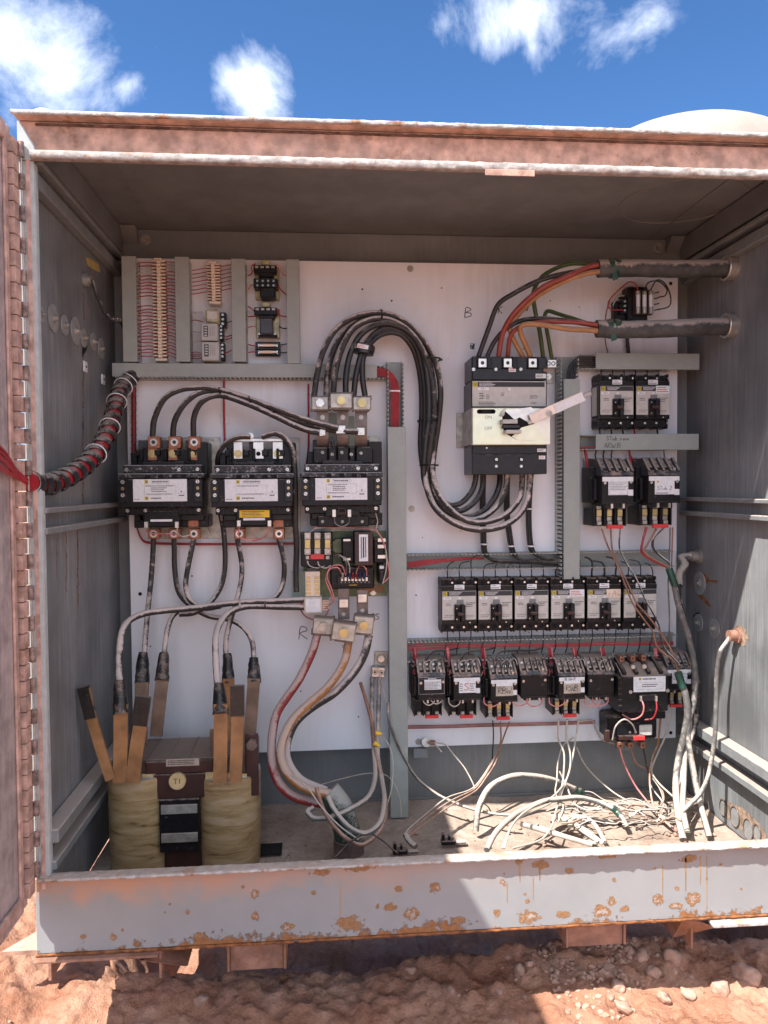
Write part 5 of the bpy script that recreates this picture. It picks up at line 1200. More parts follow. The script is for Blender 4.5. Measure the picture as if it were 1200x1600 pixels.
# ================================================================== TERMINAL STRIPS, TIMERS, RELAYS
def tstrip(x0, x1, y0, y1, n, label, lean):
    d = Dev('terminal_strip', (x0 + x1) / 2, (y0 + y1) / 2, label, 'terminal strip', 'cream terminal strips', .045)
    q = MB(); a = d.rect(x0 + 2, y0, x1 + 2, y1, .01); q.b(a[0], a[1], a[2], a[3], .0005, .012, 'cream', .0008); d.part('rail', q)
    for i in range(n):
        q = MB(); ya = y0 + (y1 - y0) * (i + .04) / n; yb = y0 + (y1 - y0) * (i + .96) / n; ex = lean * i / n
        d.pb(q, x0 + 7 + ex, ya, x1 - 8 + ex, yb, .012, .046, 'cream', .0008); d.pb(q, x0 + ex, ya + .2, x0 + 7 + ex, ya + (yb - ya) * .55, .012, .036, 'cream', .0006); d.pb(q, x1 - 8 + ex, ya + .2, x1 + ex, ya + (yb - ya) * .55, .012, .036, 'cream', .0006)
        d.pb(q, x0 + 1 + ex, ya + (yb - ya) * .6, x0 + 7 + ex, yb, .012, .024, 'strap_paper_dusty', .0003); d.pb(q, x1 - 8 + ex, ya + (yb - ya) * .6, x1 - 1 + ex, yb, .012, .024, 'strap_paper_dusty', .0003)
        d.part('terminal', q)
    q = MB(); d.pb(q, x0 + 3, y0 - 3.5, x1 - 6, y0 - .3, .01, .044, 'cream'); d.pb(q, x0 + 2 + lean, y1 + .3, x1 + lean, y1 + 5, .01, .042, 'cream'); d.part('end_clamp', q)
tstrip(237, 258, 406, 559, 29, 'tall cream terminal strip with red wires on both sides', 3)
tstrip(322, 343, 411, 470, 13, 'short cream terminal strip above the two grey timers', 2)
W_ = [('wire_red', 'red')]
rr = random.Random(11)
i_l = 0
for i in range(29):
    y = 408.5 + 152 * i / 29
    if i in (11, 12): continue
    k = 'wire_white' if i in (2, 3) else 'wire_red'
    cable('wire', f'{ORD[i_l]} short wire from the top on the left of the tall terminal strip', [(216, y + rr.uniform(1, 4), .03), (222, y + 2 + rr.uniform(-1, 1), .034), (231, y + rr.uniform(-.5, .5) + 1, .034), (239, y + 1.6, .03)], 1.6, k, 'wire', 'short wires left of the tall terminal strip', 6, 4); i_l += 1
for i in range(29):
    y = 408.5 + 152 * i / 29; k = 'wire_white' if i in (1, 2) else 'wire_red'
    cable('wire', f'{ORD[i]} short wire from the top on the right of the tall terminal strip', [(258, y + 1.5, .03), (262, y + .5, .036), (268, y + rr.uniform(0, 1.5), .034), (276, y + 2 + (i / 29) * 3, .03)], 1.6, k, 'wire', 'short wires right of the tall terminal strip', 6, 4)
for i in range(7):
    y = 419 + i * 6.2
    cable('wire', f'{ORD[i]} red wire from the top on the left of the short terminal strip', [(300, y + 3.5, .03), (308, y + 2.5, .034), (316, y + 1, .034), (324, y, .03)], 1.3, 'wire_red', 'wire', 'red wires left of the short terminal strip', 6, 4)
    cable('wire', f'{ORD[i]} red wire from the top on the right of the short terminal strip', [(344, y - 2, .03), (350, y - 3, .034), (358, y - 5, .034), (364, y - 5.5, .03)], 1.3, 'wire_red', 'wire', 'red wires right of the short terminal strip', 6, 4)
d = Dev('relay', 333, 493, 'clear cased plug-in relay above the timers', 'relay', None, .07)
q = MB(); d.pb(q, 321, 483, 342, 504, .02, .075, 'clear_case', .004); d.pb(q, 324, 487, 339, 498, .075, .076, 'label_grey', 0); d.part('case', q)
q = MB(); d.pb(q, 342.5, 488, 353, 510, .01, .04, 'black', .001); 
for i in range(3): a = d.q(348, 492 + i * 7, .04); q.screw(a[0], a[1], .04, .0042)
d.part('socket', q)
for k_, (x0, y0, x1, y1, lab) in enumerate(((314, 505, 340, 532, 'upper grey timer module with a dark dial window'), (315, 534, 342, 563, 'lower grey timer module with a dark dial window'))):
    d = Dev('timer', (x0 + x1) / 2, (y0 + y1) / 2, lab, 'timer', 'grey timers', .08)
    q = MB(); d.pb(q, x0, y0, x1, y1, .015, .085, 'timer', .002); d.part('case', q)
    q = MB(); d.pb(q, x0 + 4, y0 + 4, x0 + 11, y1 - 6, .0852, .086, 'slate', .0003)
    for j in range(4): a = d.rect(x0 + 5.5, y0 + 6 + j * 4, x0 + 9.5, y0 + 8 + j * 4, .086); q.b(*a, .0861, .0863, 'label_grey', 0)
    for xx_ in (x0 + 14, x0 + 17, x0 + 20): a = d.rect(xx_, y0 + 5, xx_ + 1, y1 - 7, .0852); q.lines(*a, .0853, 7)
    d.part('dial', q)
    q = MB(); d.pb(q, x1 + 1, y0 + 2, x1 + 9, y1 - 1, .01, .04, 'black', .001)
    for i in range(4): a = d.q(x1 + 5.5, y0 + 5 + i * 6, .04); q.screw(a[0], a[1], .04, .0038)
    d.part('socket', q)
for i, (a, b2) in enumerate((((352, 527), (364, 524)), ((352, 531), (364, 527)), ((350, 552), (364, 546)))):
    cable('wire', f'{ORD[i]} red wire right of the timers', [(*a, .04), ((a[0] + b2[0]) / 2, a[1] - 2, .045), (*b2, .03)], 1.8, 'wire_red', 'wire', 'red wires right of the timers', 6, 4)
for i, y in enumerate((488, 489.5, 501, 518, 534, 551, 554, 557, 560)):
    cable('wire', f'{ORD[i]} thin wire from the top on the left of the relay and timers', [(299, y, .03), (306, y + rr.uniform(-1, 1), .04), (317, y + rr.uniform(-1, 2), .05)], 1.3, 'wire_white' if y < 492 or y in (518, 534) else 'wire_red', 'wire', 'thin wires left of the timers', 6, 4)
cable('wire', 'thin dark wire right of the clear relay', [(353, 505, .03), (358, 503, .04), (365, 501, .03)], 1.5, 'wire_black', 'wire')
def small_relay(x0, y0, lab, mid, hb):
    d = Dev('relay', x0 + 20, y0 + 30, lab, 'relay', 'small black relays in the upper row', .05)
    q = MB(); d.pb(q, x0 + 3, y0 + 8, x0 + 40, y0 + hb, .0005, .02, 'clear_case', .002); d.part('base', q)
    q = MB(); d.pb(q, x0, y0 + 6, x0 + 36, y0 + 18, .02, .05, 'black', .002); d.pb(q, x0 + 8, y0 + 18.5, x0 + 32, y0 + 25, .02, .045, 'black', .002); d.pb(q, x0 + 12, y0 - 2, x0 + 25, y0 + 5.6, .01, .04, 'clear_case', .002)
    if mid == 1: d.pb(q, x0, y0 + 27, x0 + 38, y0 + 42, .02, .06, 'black', .002); d.pb(q, x0 + 10, y0 + 42.5, x0 + 34, y0 + hb - 3, .02, .07, 'black', .003)
    else: d.pb(q, x0 + 9, y0 + 24, x0 + 29, y0 + 48, .02, .07, 'slate', .003); d.pb(q, x0 + 6, y0 + 49, x0 + 36, y0 + hb - 3, .02, .05, 'black', .002)
    d.part('body', q)
    q = MB()
    for i in range(4): a = d.q(x0 + 5 + i * 8.5, y0 + 9.5, .05); q.b(a[0] - .005, a[0] + .005, a[1] - .003, a[1] + .003, .05, .054, 'dull_metal', .0005)
    if mid == 1:
        for i in range(4):
            for yy in (31, 38): a = d.q(x0 + 6 + i * 8.5, y0 + yy, .06); q.screw(a[0], a[1], .06, .0035)
    else:
        for s_ in (8, 33): a = d.q(x0 + s_, y0 + hb - 6, .05); q.screw(a[0], a[1], .05, .003)
    d.part('screws', q)
small_relay(396, 408, 'upper small black relay between the grey ducts', 1, 60)
small_relay(397, 474, 'lower small black relay between the grey ducts', 2, 54)
d = Dev('fuse_holder', 418, 545, 'black holder with two glass fuses under the small relays', 'fuse holder', None, .04)
q = MB(); d.pb(q, 399, 534, 438, 556, .002, .02, 'black_clean', .002); d.pb(q, 399, 543.5, 438, 546, .02, .035, 'black_clean', .001)
for x in (399, 434): d.pb(q, x, 534, x + 4, 556, .02, .03, 'black_clean', .001)
d.part('base', q)
for y in (539.5, 550):
    q = MB(); q.cyl(d.l3(408, y, .032), d.l3(429, y, .032), .0048, 'cream'); q.cyl(d.l3(405, y, .032), d.l3(411, y, .032), .0055, 'silver'); q.cyl(d.l3(426, y, .032), d.l3(432, y, .032), .0055, 'silver'); a = d.q(403, y, .03); q.screw(a[0], a[1], .025, .006); a = d.q(434, y, .03); q.screw(a[0], a[1], .025, .006); d.part('fuse', q)
for i, (pts, k, lab) in enumerate([
    ([(388, 431, .03), (394, 426, .04), (393, 416, .05), (400, 412, .05)], 'wire_red', 'red wire curling into the upper left of the upper small relay'),
    ([(432, 414, .05), (438, 418, .05), (441, 428, .04), (449, 431, .03)], 'wire_pink', 'pink wire leaving the upper right of the upper small relay'),
    ([(434, 443, .05), (438, 452, .05), (448, 461, .03)], 'wire_red', 'thick red wire at the lower right of the upper small relay'),
    ([(388, 452, .03), (392, 446, .04), (397, 445, .04)], 'wire_pink', 'pink wire at the lower left of the upper small relay'),
    ([(388, 479, .03), (396, 485, .04), (400, 493, .04), (388, 495, .03)], 'wire_red', 'red wire looping left of the lower small relay'),
    ([(433, 487, .05), (436, 484, .05), (435, 492, .04), (449, 495, .03)], 'wire_red', 'red wire leaving the right of the lower small relay'),
    ([(388, 512, .03), (394, 510, .04), (401, 511, .03)], 'wire_pink', 'pink wire low on the left of the lower small relay'),
    ([(436, 510, .03), (442, 513, .04), (449, 513, .03)], 'wire_black', 'black wire low on the right of the lower small relay'),
    ([(438, 539, .03), (444, 538, .03), (450, 537, .03)], 'wire_black', 'upper black wire right of the two glass fuses'),
    ([(438, 551, .03), (444, 551, .03), (450, 550, .03)], 'wire_black', 'lower black wire right of the two glass fuses'),
    ([(388, 538, .03), (394, 540, .03), (400, 540, .03)], 'wire_red', 'upper red wire left of the two glass fuses'),
    ([(388, 551, .03), (394, 550, .03), (400, 550, .03)], 'wire_red', 'lower red wire left of the two glass fuses')]):
    cable('wire', lab, pts, 2.0, k, 'wire', None, 7, 6)
# fuse block upper right
d = Dev('fuse_block', 1000, 473, 'dusty three-fuse block between the two thick sheathed cables', 'fuse block', None, .06)
q = MB(); d.pb(q, 960, 470, 985, 503, .001, .03, 'black', .002); d.pb(q, 980, 448, 1012, 502, .001, .045, 'black', .002); d.pb(q, 990, 453, 1020, 492, .045, .055, 'maroon', .002)
for i in range(4): d.pb(q, 969, 460 + i * 8, 980, 466 + i * 8, .03, .045, 'black', .001)
d.part('base', q)
for x in (997, 1007, 1017): q = MB(); q.cyl(d.l3(x, 459, .065), d.l3(x, 481, .065), .0062, 'label'); q.cyl(d.l3(x, 455, .065), d.l3(x, 461, .065), .007, 'dull_metal'); q.cyl(d.l3(x, 480, .065), d.l3(x, 490, .065), .007, 'dull_metal'); d.part('fuse', q)
q = MB()
for i in range(3): a = d.q(976, 471 + i * 7, .045); q.screw(a[0], a[1], .045, .004)
for i in range(4): q.cyl(d.l3(1022, 458 + i * 9, .05), d.l3(1030, 456 + i * 9, .055), .0018, 'black')
d.part('screws', q)
for lab, pts, k in (('dark red wire arching over the left of the fuse block', [(997, 453, .07), (992, 443, .08), (982, 441, .08), (965, 455, .07), (953, 468, .06), (950, 478, .06), (956, 484, .06), (974, 484, .06)], 'wire_red'),
                    ('inner black wire arching over the right of the fuse block', [(1006, 455, .07), (1014, 441, .08), (1030, 440, .08), (1042, 452, .07), (1039, 462, .06), (1030, 464, .06)], 'wire_black'),
                    ('outer black wire arching over the right of the fuse block', [(1016, 454, .07), (1026, 438, .09), (1038, 442, .09), (1047, 460, .08), (1046, 478, .07), (1028, 484, .06)], 'wire_black'),
                    ('pale wire curling at the left of the fuse block', [(975, 462, .05), (966, 463, .07), (960, 472, .07), (958, 478, .05)], 'wire_white'),
                    ('thin brown wire hanging from the fuse block behind the lower sheathed cable', [(953, 470, .03), (948, 485, .03), (945, 510, .02), (946, 535, .02), (950, 552, .02)], 'wire_brown'),
                    ('dark wire dropping from the fuse block into the duct', [(979, 500, .02), (980, 530, .02), (982, 552, .02)], 'cable_dusty')):
    cable('wire', lab, pts, 2.2 if 'dropping' not in lab else 6, k, 'wire', None, 7, 8)

# ================================================================== THICK SHEATHED FEEDERS
def feeder(y0, y1, x_end, label, r=14):
    a = PX(1147, y0, XR); xa = P(x_end, y1, .19)
    o = empty('feeder_cable', xa, label, 'cable', 'thick sheathed feeder cables')
    pts = smooth_pts([tuple(Vector((0, 0, 0))), tuple(P(990, y1 - 1 if y0 < 450 else y1 + 1, .195) - xa), tuple(P(1070, (y0 + y1) / 2 + .5, .21) - xa), tuple(a - xa)], 12)
    pts = [p + Vector((0, 0, .0015 * noise.noise(p * 30))) for p in pts]
    q = MB(); q.tube(pts, pw(r, .2), 'sheath', 20); q.build('sheath', o)
    q = MB(); q.cyl(a - xa + Vector((-.0, 0, 0)), a - xa + Vector((-.025, 0, 0)), pw(19, .2), 'dull_metal', n=28); q.tube([a - xa + Vector((-.026, math.cos(t) * pw(18, .2), math.sin(t) * pw(18, .2))) for t in [2 * PI * i / 24 for i in range(25)]], .004, 'silver', 8); q.build('hub', o)
    q = MB(); t0 = P(x_end + 25, y1 + 0, .19) - xa; q.tube([t0 + Vector((i * .007 - .018, 0, .003 * math.sin(i * 2))) for i in range(6)], [pw(r, .2) * (1.05 + .03 * (i % 2)) for i in range(6)], 'tape_green', 20)
    q.tube([t0 + Vector((-.005, -.02, -pw(r, .2) * .7)), t0 + Vector((-.004, -.02, -pw(r, .2) * 1.2)), t0 + Vector((-.002, -.018, -pw(r, .2) * 1.45))], 1, 'tape_green', flat=(.008, .001), up=(0, 1, 0)); q.build('tape_wrap', o)
    return o
feeder(419, 420, 934, 'upper thick dusty sheathed cable with green tape entering through the right wall')
feeder(509, 514, 932, 'lower thick dusty sheathed cable with green tape entering through the right wall')
for lab, pts, k, wd in (
    ('black phase wire from the upper sheathed cable to the left main breaker terminal', [(940, 420, .19), (900, 424, .19), (847, 437, .18), (800, 461, .16), (778, 477, .14), (764, 510, .12), (747, 558, .1)], 'cable_black', 8),
    ('red phase wire from the upper sheathed cable to the main breaker', [(940, 413, .20), (920, 417, .2), (890, 430, .2), (852, 447, .18), (828, 466, .17), (800, 494, .15), (785, 522, .12), (779, 558, .1)], 'phase_red', 8.5),
    ('orange phase wire from the upper sheathed cable to the main breaker', [(940, 424, .2), (915, 428, .2), (880, 440, .18), (840, 463, .15), (812, 490, .13), (797, 512, .12), (805, 535, .11), (818, 558, .09)], 'phase_orange', 8),
    ('green earth wire from the upper sheathed cable to the ground lug', [(940, 415, .18), (890, 412, .16), (850, 430, .12), (834, 455, .09), (836, 485, .07), (843, 520, .06), (849, 562, .04)], 'phase_green', 7),
    ('red phase wire from the lower sheathed cable to the main breaker', [(936, 508, .2), (895, 503, .18), (850, 503, .16), (815, 510, .14), (798, 526, .12), (793, 558, .09)], 'phase_red', 7.5),
    ('black phase wire from the lower sheathed cable to the main breaker', [(936, 510, .17), (870, 499, .15), (820, 500, .14), (790, 515, .12), (772, 535, .10), (760, 558, .09)], 'cable_black', 7.5),
    ('orange phase wire from the lower sheathed cable to the main breaker', [(936, 517, .2), (890, 514, .18), (840, 507, .17), (816, 509, .16), (814, 522, .14), (821, 538, .12), (829, 558, .1)], 'phase_orange', 8.5),
    ('green earth wire from the lower sheathed cable to the ground lug', [(936, 512, .15), (895, 497, .12), (872, 490, .09), (856, 486, .07), (851, 495, .06), (855, 520, .06), (862, 562, .045)], 'phase_green', 6.5)):
    cable('phase_wire', lab, pts, wd, k, 'cable', None, 14, 10)

# ================================================================== BIG LOOPING CABLES
loops = [
 ('outermost', 9.5, [(491, 620, .13), (497, 580, .12), (506, 545, .12), (524, 515, .12), (552, 496, .11), (590, 489, .10), (625, 498, .09), (655, 523, .08), (678, 560, .08), (688, 610, .08), (685, 660, .07), (678, 710, .07), (676, 740, .09), (684, 768, .11), (700, 792, .12), (724, 811, .12), (750, 817, .11), (778, 811, .10), (800, 796, .08), (814, 774, .07), (817, 740, .06)]),
 ('second', 10, [(511, 620, .11), (512, 590, .10), (518, 555, .10), (533, 523, .10), (558, 501, .09), (592, 493, .09), (628, 505, .07), (655, 532, .07), (671, 570, .06), (678, 620, .06), (672, 670, .06), (664, 720, .06), (665, 755, .09), (677, 788, .11), (698, 810, .12), (726, 824, .12), (756, 828, .12), (786, 822, .11), (811, 805, .09), (826, 780, .08), (829, 740, .07)]),
 ('third', 9.5, [(521, 620, .13), (524, 585, .13), (532, 550, .13), (546, 520, .13), (568, 503, .12), (600, 498, .11), (632, 512, .10), (658, 542, .10), (674, 590, .09), (679, 640, .09), (672, 700, .09), (668, 745, .07), (682, 780, .07), (706, 804, .07), (735, 812, .07), (758, 806, .07), (778, 790, .06), (789, 768, .06), (792, 740, .05)]),
 ('fourth', 9.5, [(541, 620, .13), (541, 590, .13), (547, 553, .13), (562, 524, .13), (586, 508, .12), (612, 506, .11), (640, 520, .1), (660, 550, .09), (669, 600, .09), (670, 650, .09), (664, 700, .09), (662, 745, .08), (674, 776, .07), (700, 800, .06), (728, 808, .06), (752, 800, .05), (770, 782, .05), (779, 762, .05), (781, 740, .04)]),
 ('fifth', 9, [(553, 620, .12), (557, 585, .12), (566, 548, .12), (583, 522, .11), (606, 512, .10), (632, 520, .09), (652, 545, .08), (662, 590, .07), (664, 640, .06), (662, 700, .05), (668, 745, .05), (682, 775, .05), (702, 796, .05), (722, 798, .05), (742, 784, .05), (753, 764, .05), (756, 740, .05)]),
 ('innermost', 9, [(571, 620, .12), (567, 590, .12), (568, 556, .12), (584, 530, .11), (608, 519, .10), (630, 525, .09), (648, 550, .07), (657, 590, .05), (659, 640, .04), (657, 700, .03), (665, 745, .04), (680, 770, .05), (700, 788, .06), (720, 786, .06), (736, 770, .06), (742, 755, .06), (744, 740, .06)])]
for nm, wd, pts in loops:
    cable('power_cable', f'{nm} of the six thick black cables looping from the clamps down to the main breaker', pts, wd, 'cable_dusty' if nm in ('outermost', 'second', 'third') else 'cable_black', 'cable', 'thick black cables looping to the main breaker', 14, 8)
def tie(cx, cy, w, rx, rz, label, ang=0.0, k='black'):
    p = P(cx, cy, w); q = MB(); a_, b_ = pw(rx, w), pw(rz, w)
    pts = [Vector((a_ * math.cos(t), b_ * math.sin(t) * 1.0, 0)) for t in [2 * PI * i / 22 for i in range(23)]]
    M = Matrix.Rotation(ang, 3, 'Y'); pts = [M @ v for v in pts]
    q.tube(pts, 1, k, flat=(.0022, .0008), up=tuple(M @ Vector((1, 0, 0)))); q.box3(a_ * .8, a_ * 1.15, -.004, .004, -.003, .003, k, .0005)
    return tag(q.build('cable_tie', None, p), label, 'cable tie')
tie(673, 562, .07, 16, 22, 'black tie round the looping cables right of the terminal duct'); tie(668, 658, .07, 16, 22, 'black tie round the looping cables beside the open red wire duct'); tie(669, 727, .07, 14, 24, 'black tie round the looping cables left of the main breaker'); tie(698, 795, .09, 17, 22, 'black tie at the bottom of the loop of thick cables', .8)
tie(595, 493, .10, 8, 22, 'black tie at the crest of the looping cables', 1.5)
# current sensor ring
p = P(568, 546, .12); o = empty('current_transformer', p, 'black ring sensor hung round two of the looping cables', 'current sensor')
q = MB(); R0 = pw(17, .12)
for (r1, z0, z1, k) in ((R0, -.013, .013, 'tape'), (R0 * 1.03, -.004, .010, 'cable_dusty')):
    q.cyl((0, 0, z0), (0, 0, z1), r1, k, n=30)
o2 = q.build('ring', o); q = MB(); q.b(-.02, .012, -.004, .008, R0 * 1.02, R0 * 1.05, 'label', 0); q.lines(-.018, .008, -.003, .006, R0 * 1.051, 2, 'ink_red'); q.build('sticker', o)
o.rotation_euler = (0, .18, 0)
# cables from clamp row to contactor 1
for i, pts in enumerate(([(239, 683, .08), (242, 655, .09), (258, 622, .1), (285, 608, .1), (320, 606, .1), (348, 611, .1), (400, 627, .11), (450, 646, .12), (500, 662, .125), (529, 670, .13)],
                         [(271, 683, .08), (273, 660, .09), (286, 634, .1), (308, 615, .1), (336, 610, .09), (362, 617, .09), (420, 640, .1), (470, 660, .11), (520, 672, .115), (560, 675, .125)],
                         [(303, 683, .08), (303, 655, .09), (311, 633, .1), (326, 621, .1), (346, 618, .1), (375, 627, .11), (420, 646, .12), (460, 665, .125), (482, 673, .13), (499, 676, .13)])):
    cable('power_cable', ('left', 'middle', 'right')[i] + ' one of three black cables arching from the leftmost contactor to the busbar straps', pts, 9, 'cable_dusty', 'cable', 'cables arching over from the leftmost contactor', 14, 8)
tie(344, 611, .1, 5, 14, 'black tie on the arching cables above the middle contactor', 1.4); tie(391, 625, .105, 6, 14, 'second black tie on the arching cables', 1.3); tie(426, 641, .11, 8, 12, 'third black tie on the arching cables', 1.1)
cable('power_cable', 'black cable looping left from the bridging bar behind the middle contactor', [(391, 682, .095), (372, 683, .1), (354, 693, .1), (342, 712, .08), (340, 735, .04), (342, 790, .04), (349, 830, .05), (352, 880, .05), (346, 915, .05), (328, 942, .06), (304, 957, .08), (280, 960, .08)], 8, 'cable_dusty', 'cable', None, 14)
cable('power_cable', 'black cable looping right from the bridging bar and down beside the middle contactor', [(409, 682, .095), (432, 677, .1), (450, 690, .1), (459, 715, .11), (462, 760, .11), (462, 810, .1), (463, 850, .08), (462, 890, .06), (463, 925, .06)], 9, 'cable_dusty', 'cable', None, 14)
# cables under contactors to the power transformer
TJ = [('from the leftmost lower lug to the transformer', [(240, 842, .06), (237, 890, .06), (232, 940, .07), (228, 990, .10), (224, 1050, .15)], 8),
      ('swinging right from the leftmost contactor to the far transformer strap', [(272, 842, .06), (273, 890, .05), (279, 925, .05), (296, 945, .05), (325, 962, .06), (357, 968, .08), (380, 980, .1), (394, 1003, .12), (397, 1050, .15)], 8),
      ('from the third lower lug curving under the bundle', [(303, 842, .06), (294, 885, .07), (290, 915, .07), (297, 938, .08), (318, 950, .09), (345, 947, .10)], 8),
      ('that bends down out of the bundle between the transformer cables', [(300, 951, .07), (280, 954, .07), (267, 967, .08), (259, 995, .1), (255, 1045, .14)], 8),
      ('from the middle contactor dropping to the transformer', [(371, 842, .06), (378, 885, .06), (376, 915, .07), (368, 945, .09), (358, 975, .1), (353, 1005, .12), (355, 1045, .15)], 8),
      ('from the right lower lug of the middle contactor into the bundle', [(436, 842, .06), (444, 878, .06), (443, 910, .06), (432, 932, .07), (410, 940, .08)], 8),
      ('upper one of the two running sideways to the left transformer coil', [(476, 937, .08), (430, 939, .09), (370, 942, .1), (303, 950, .11), (240, 956, .15), (208, 966, .2), (192, 985, .26), (187, 1030, .30), (187, 1090, .34)], 9.5),
      ('lower one of the two running sideways to the right transformer coil', [(476, 949, .08), (430, 948, .09), (385, 948, .1), (358, 958, .13), (342, 975, .18), (336, 1000, .24), (339, 1050, .29), (343, 1100, .33)], 9.5)]
for lab, pts, wd in TJ: cable('power_cable', 'dusty black cable ' + lab, pts, wd, 'cable_dusty', 'cable', 'dusty cables feeding the power transformer', 14)
tie(376, 944, .1, 6, 12, 'tie on the sideways bundle above the transformer', 1.5, 'label_grey'); tie(415, 944, .09, 6, 14, 'black tie on the sideways bundle left of the green film', 1.5)

# ================================================================== POWER TRANSFORMER
T0 = Vector((P(278, 1200, .35).x, 2.05, ZF + .012))
tr = empty('power_transformer', T0, 'big transformer with two amber taped coils and upright copper straps on the cabinet floor', 'transformer')
def tl(px, py, w): return P(px, py, w) - T0
q = MB()
zt = tl(278, 1181, .30).z; x0 = tl(206, 1180, .3).x; x1 = tl(398, 1180, .3).x
q.box3(x0, x1, -.02, .15, zt - .085, zt, 'strap_metal', .002)
for i in range(5): xx_ = x0 + (x1 - x0) * (i + .8) / 6; q.box3(xx_, xx_ + .003, -.018, .148, zt + .0005, zt + .0025, 'strap_metal', .0005)
q.box3(x0 + .02, x0 + .08, -.01, .13, .0, zt - .086, 'strap_metal'); q.box3(x1 - .08, x1 - .02, -.01, .13, 0, zt - .086, 'strap_metal'); q.box3(x0, x1, -.015, .14, .0, .05, 'maroon', .002)
q.build('core', tr)
q = MB(); xa, xb = tl(226, 1200, .34).x, tl(332, 1200, .34).x; q.box3(xa, xb, -.035, -.021, zt - .034, zt - .002, 'maroon', .002); q.box3(xa + .02, xb - .02, -.035, -.021, zt - .10, zt - .036, 'maroon', .002); q.box3(xa + .035, xb - .035, -.04, -.022, zt - .24, zt - .101, 'black', .002)
for z in (-.125, -.2): q.box3(xa + .04, xb - .04, -.046, -.0405, zt + z - .012, zt + z + .012, 'dull_metal', .001)
q.build('clamp_frame', tr)
q = MB(); a = tl(292, 1192, .345); q.box3(a.x - .055, a.x + .03, -.0365, -.0355, a.z - .011, a.z + .008, 'dull_metal', .0003); q.lines(a.x - .05, a.x + .025, a.z - .008, a.z + .006, .0366, 3); q.build('nameplate', tr)
q = MB(); a = tl(277, 1221, .345); q.cyl((a.x, -.036, a.z), (a.x, -.046, a.z), .0215, 'paper_pale', n=28); q.text('T1', a.x, a.z, .0462, .02); q.build('terminal_button', tr)
q = MB(); a = tl(392, 1185, .3); q.box3(a.x - .012, a.x + .022, -.03, -.02, a.z - .09, a.z + .075, 'maroon', .002); q.cyl((a.x + .006, -.03, a.z + .05), (a.x + .006, -.045, a.z + .05), .015, 'strap_metal', n=6, smooth=False); q.build('side_bracket', tr)
def coil(pxl, pxr, pyt, lean, seed):
    cx = (tl(pxl, 1280, .42).x + tl(pxr, 1280, .42).x) / 2; hw = pw(pxr - pxl, .42) / 2; hd = .085; top = tl((pxl + pxr) / 2, pyt, .40).z; n = 56; q = MB(); vs = []
    rings = 44
    def ring_(z, f, wob):
        o_ = []
        for j in range(n):
            t = 2 * PI * j / n; c_, s_ = math.cos(t), math.sin(t); e = .9
            r = 1 + wob * (noise.noise(Vector((z * 60, c_ * .6 + seed, s_ * .6))) * .006 + .004 * noise.noise(Vector((z * 160, c_ * 2 + seed, s_ * 2))))
            o_.append((cx + lean * z + math.copysign(abs(c_) ** e, c_) * hw * r * f, .03 + math.copysign(abs(s_) ** e, s_) * hd * r * f, z))
        return o_
    for i in range(rings + 1):
        z = top * i / rings; f = 1 - .05 * (1 - i / rings) ** 2 - (.015 if i == rings else 0); vs += ring_(z, f, 1)
    q.add(vs, [(i * n + j, i * n + (j + 1) % n, (i + 1) * n + (j + 1) % n, (i + 1) * n + j) for i in range(rings) for j in range(n)], 'coil_tape', True)
    a1 = ring_(top + .001, .985, 0); a2 = ring_(top + .0015, .86, 0); q.add(a1 + a2, [(j, (j + 1) % n, n + (j + 1) % n, n + j) for j in range(n)], 'label_grey', False)
    a3 = ring_(top - .03, .84, 0); q.add(a2 + a3, [(j, (j + 1) % n, n + (j + 1) % n, n + j) for j in range(n)], 'strap_paper', True); q.add(a3, [tuple(range(n))], 'dark_hole')
    o = q.build('coil', tr)
    q = MB()
    for k_ in range(3): q.b(cx + lean * top + (-.055 + k_ * .036), cx + lean * top + (-.02 + k_ * .036), top - .02, top + .018 - .004 * k_, .0 + .028, .032, 'paper_pale', .0005, Matrix.Rotation(.1 * (k_ - 1), 4, 'Y') @ Matrix.Translation((0, 0, 0)) if False else None)
    q.build('paper_collar', o)
    return o
coil(147, 249, 1232, .0, 1); coil(296, 400, 1232, .0, 5)
def strap(pts, wd, tape_y, k='strap_paper', th=.005, joint=False, lab=None):
    c = P(*pts[0]) - T0; ps = smooth_pts([tuple(P(*p) - T0) for p in pts], 6); q = MB(); q.tube(ps, 1, k, flat=(pw(wd, pts[0][2]) / 2, th), up=(0, 1, 0)); o = q.build('strap', tr)
    if tape_y is not None:
        q = MB(); (xa, ya, wa), (xb, yb, wb) = tape_y; A = P(xa, ya, wa) - T0; B = P(xb, yb, wb) - T0; hw = pw(wd, wa) / 2 * 1.12
        n = 9; pp = [A.lerp(B, i / (n - 1)) for i in range(n)]
        if joint: q.tube([p_ + Vector((random.uniform(-1, 1) * .001, 0, 0)) for p_ in pp], [hw * (.62 + .4 * (i / (n - 1)) ** .7 + random.uniform(-.04, .06)) for i in range(n)], 'tape', 14)
        else: q.tube(pp, 1, 'tape', flat=(hw, th + .0025), up=(0, 1, 0))
        q.build('tape_wrap', o)
strap([(133, 1076, .38), (140, 1110, .38), (156, 1165, .38), (173, 1218, .39)], 15, ((130, 1073, .38), (142, 1122, .38)))
q = MB(); a = tl(132, 1073, .38); b_ = tl(135, 1086, .38); q.tube([a, b_], [.001, .009], 'tape', 10); q.build('tape_tip', tr)
strap([(189, 1100, .38), (189, 1160, .38), (188, 1222, .38)], 21, ((187, 1062, .36), (189, 1115, .38)), joint=True)
strap([(224, 1092, .38), (220, 1130, .38), (213, 1175, .38), (208, 1222, .38)], 21, ((224, 1088, .38), (218, 1133, .38)))
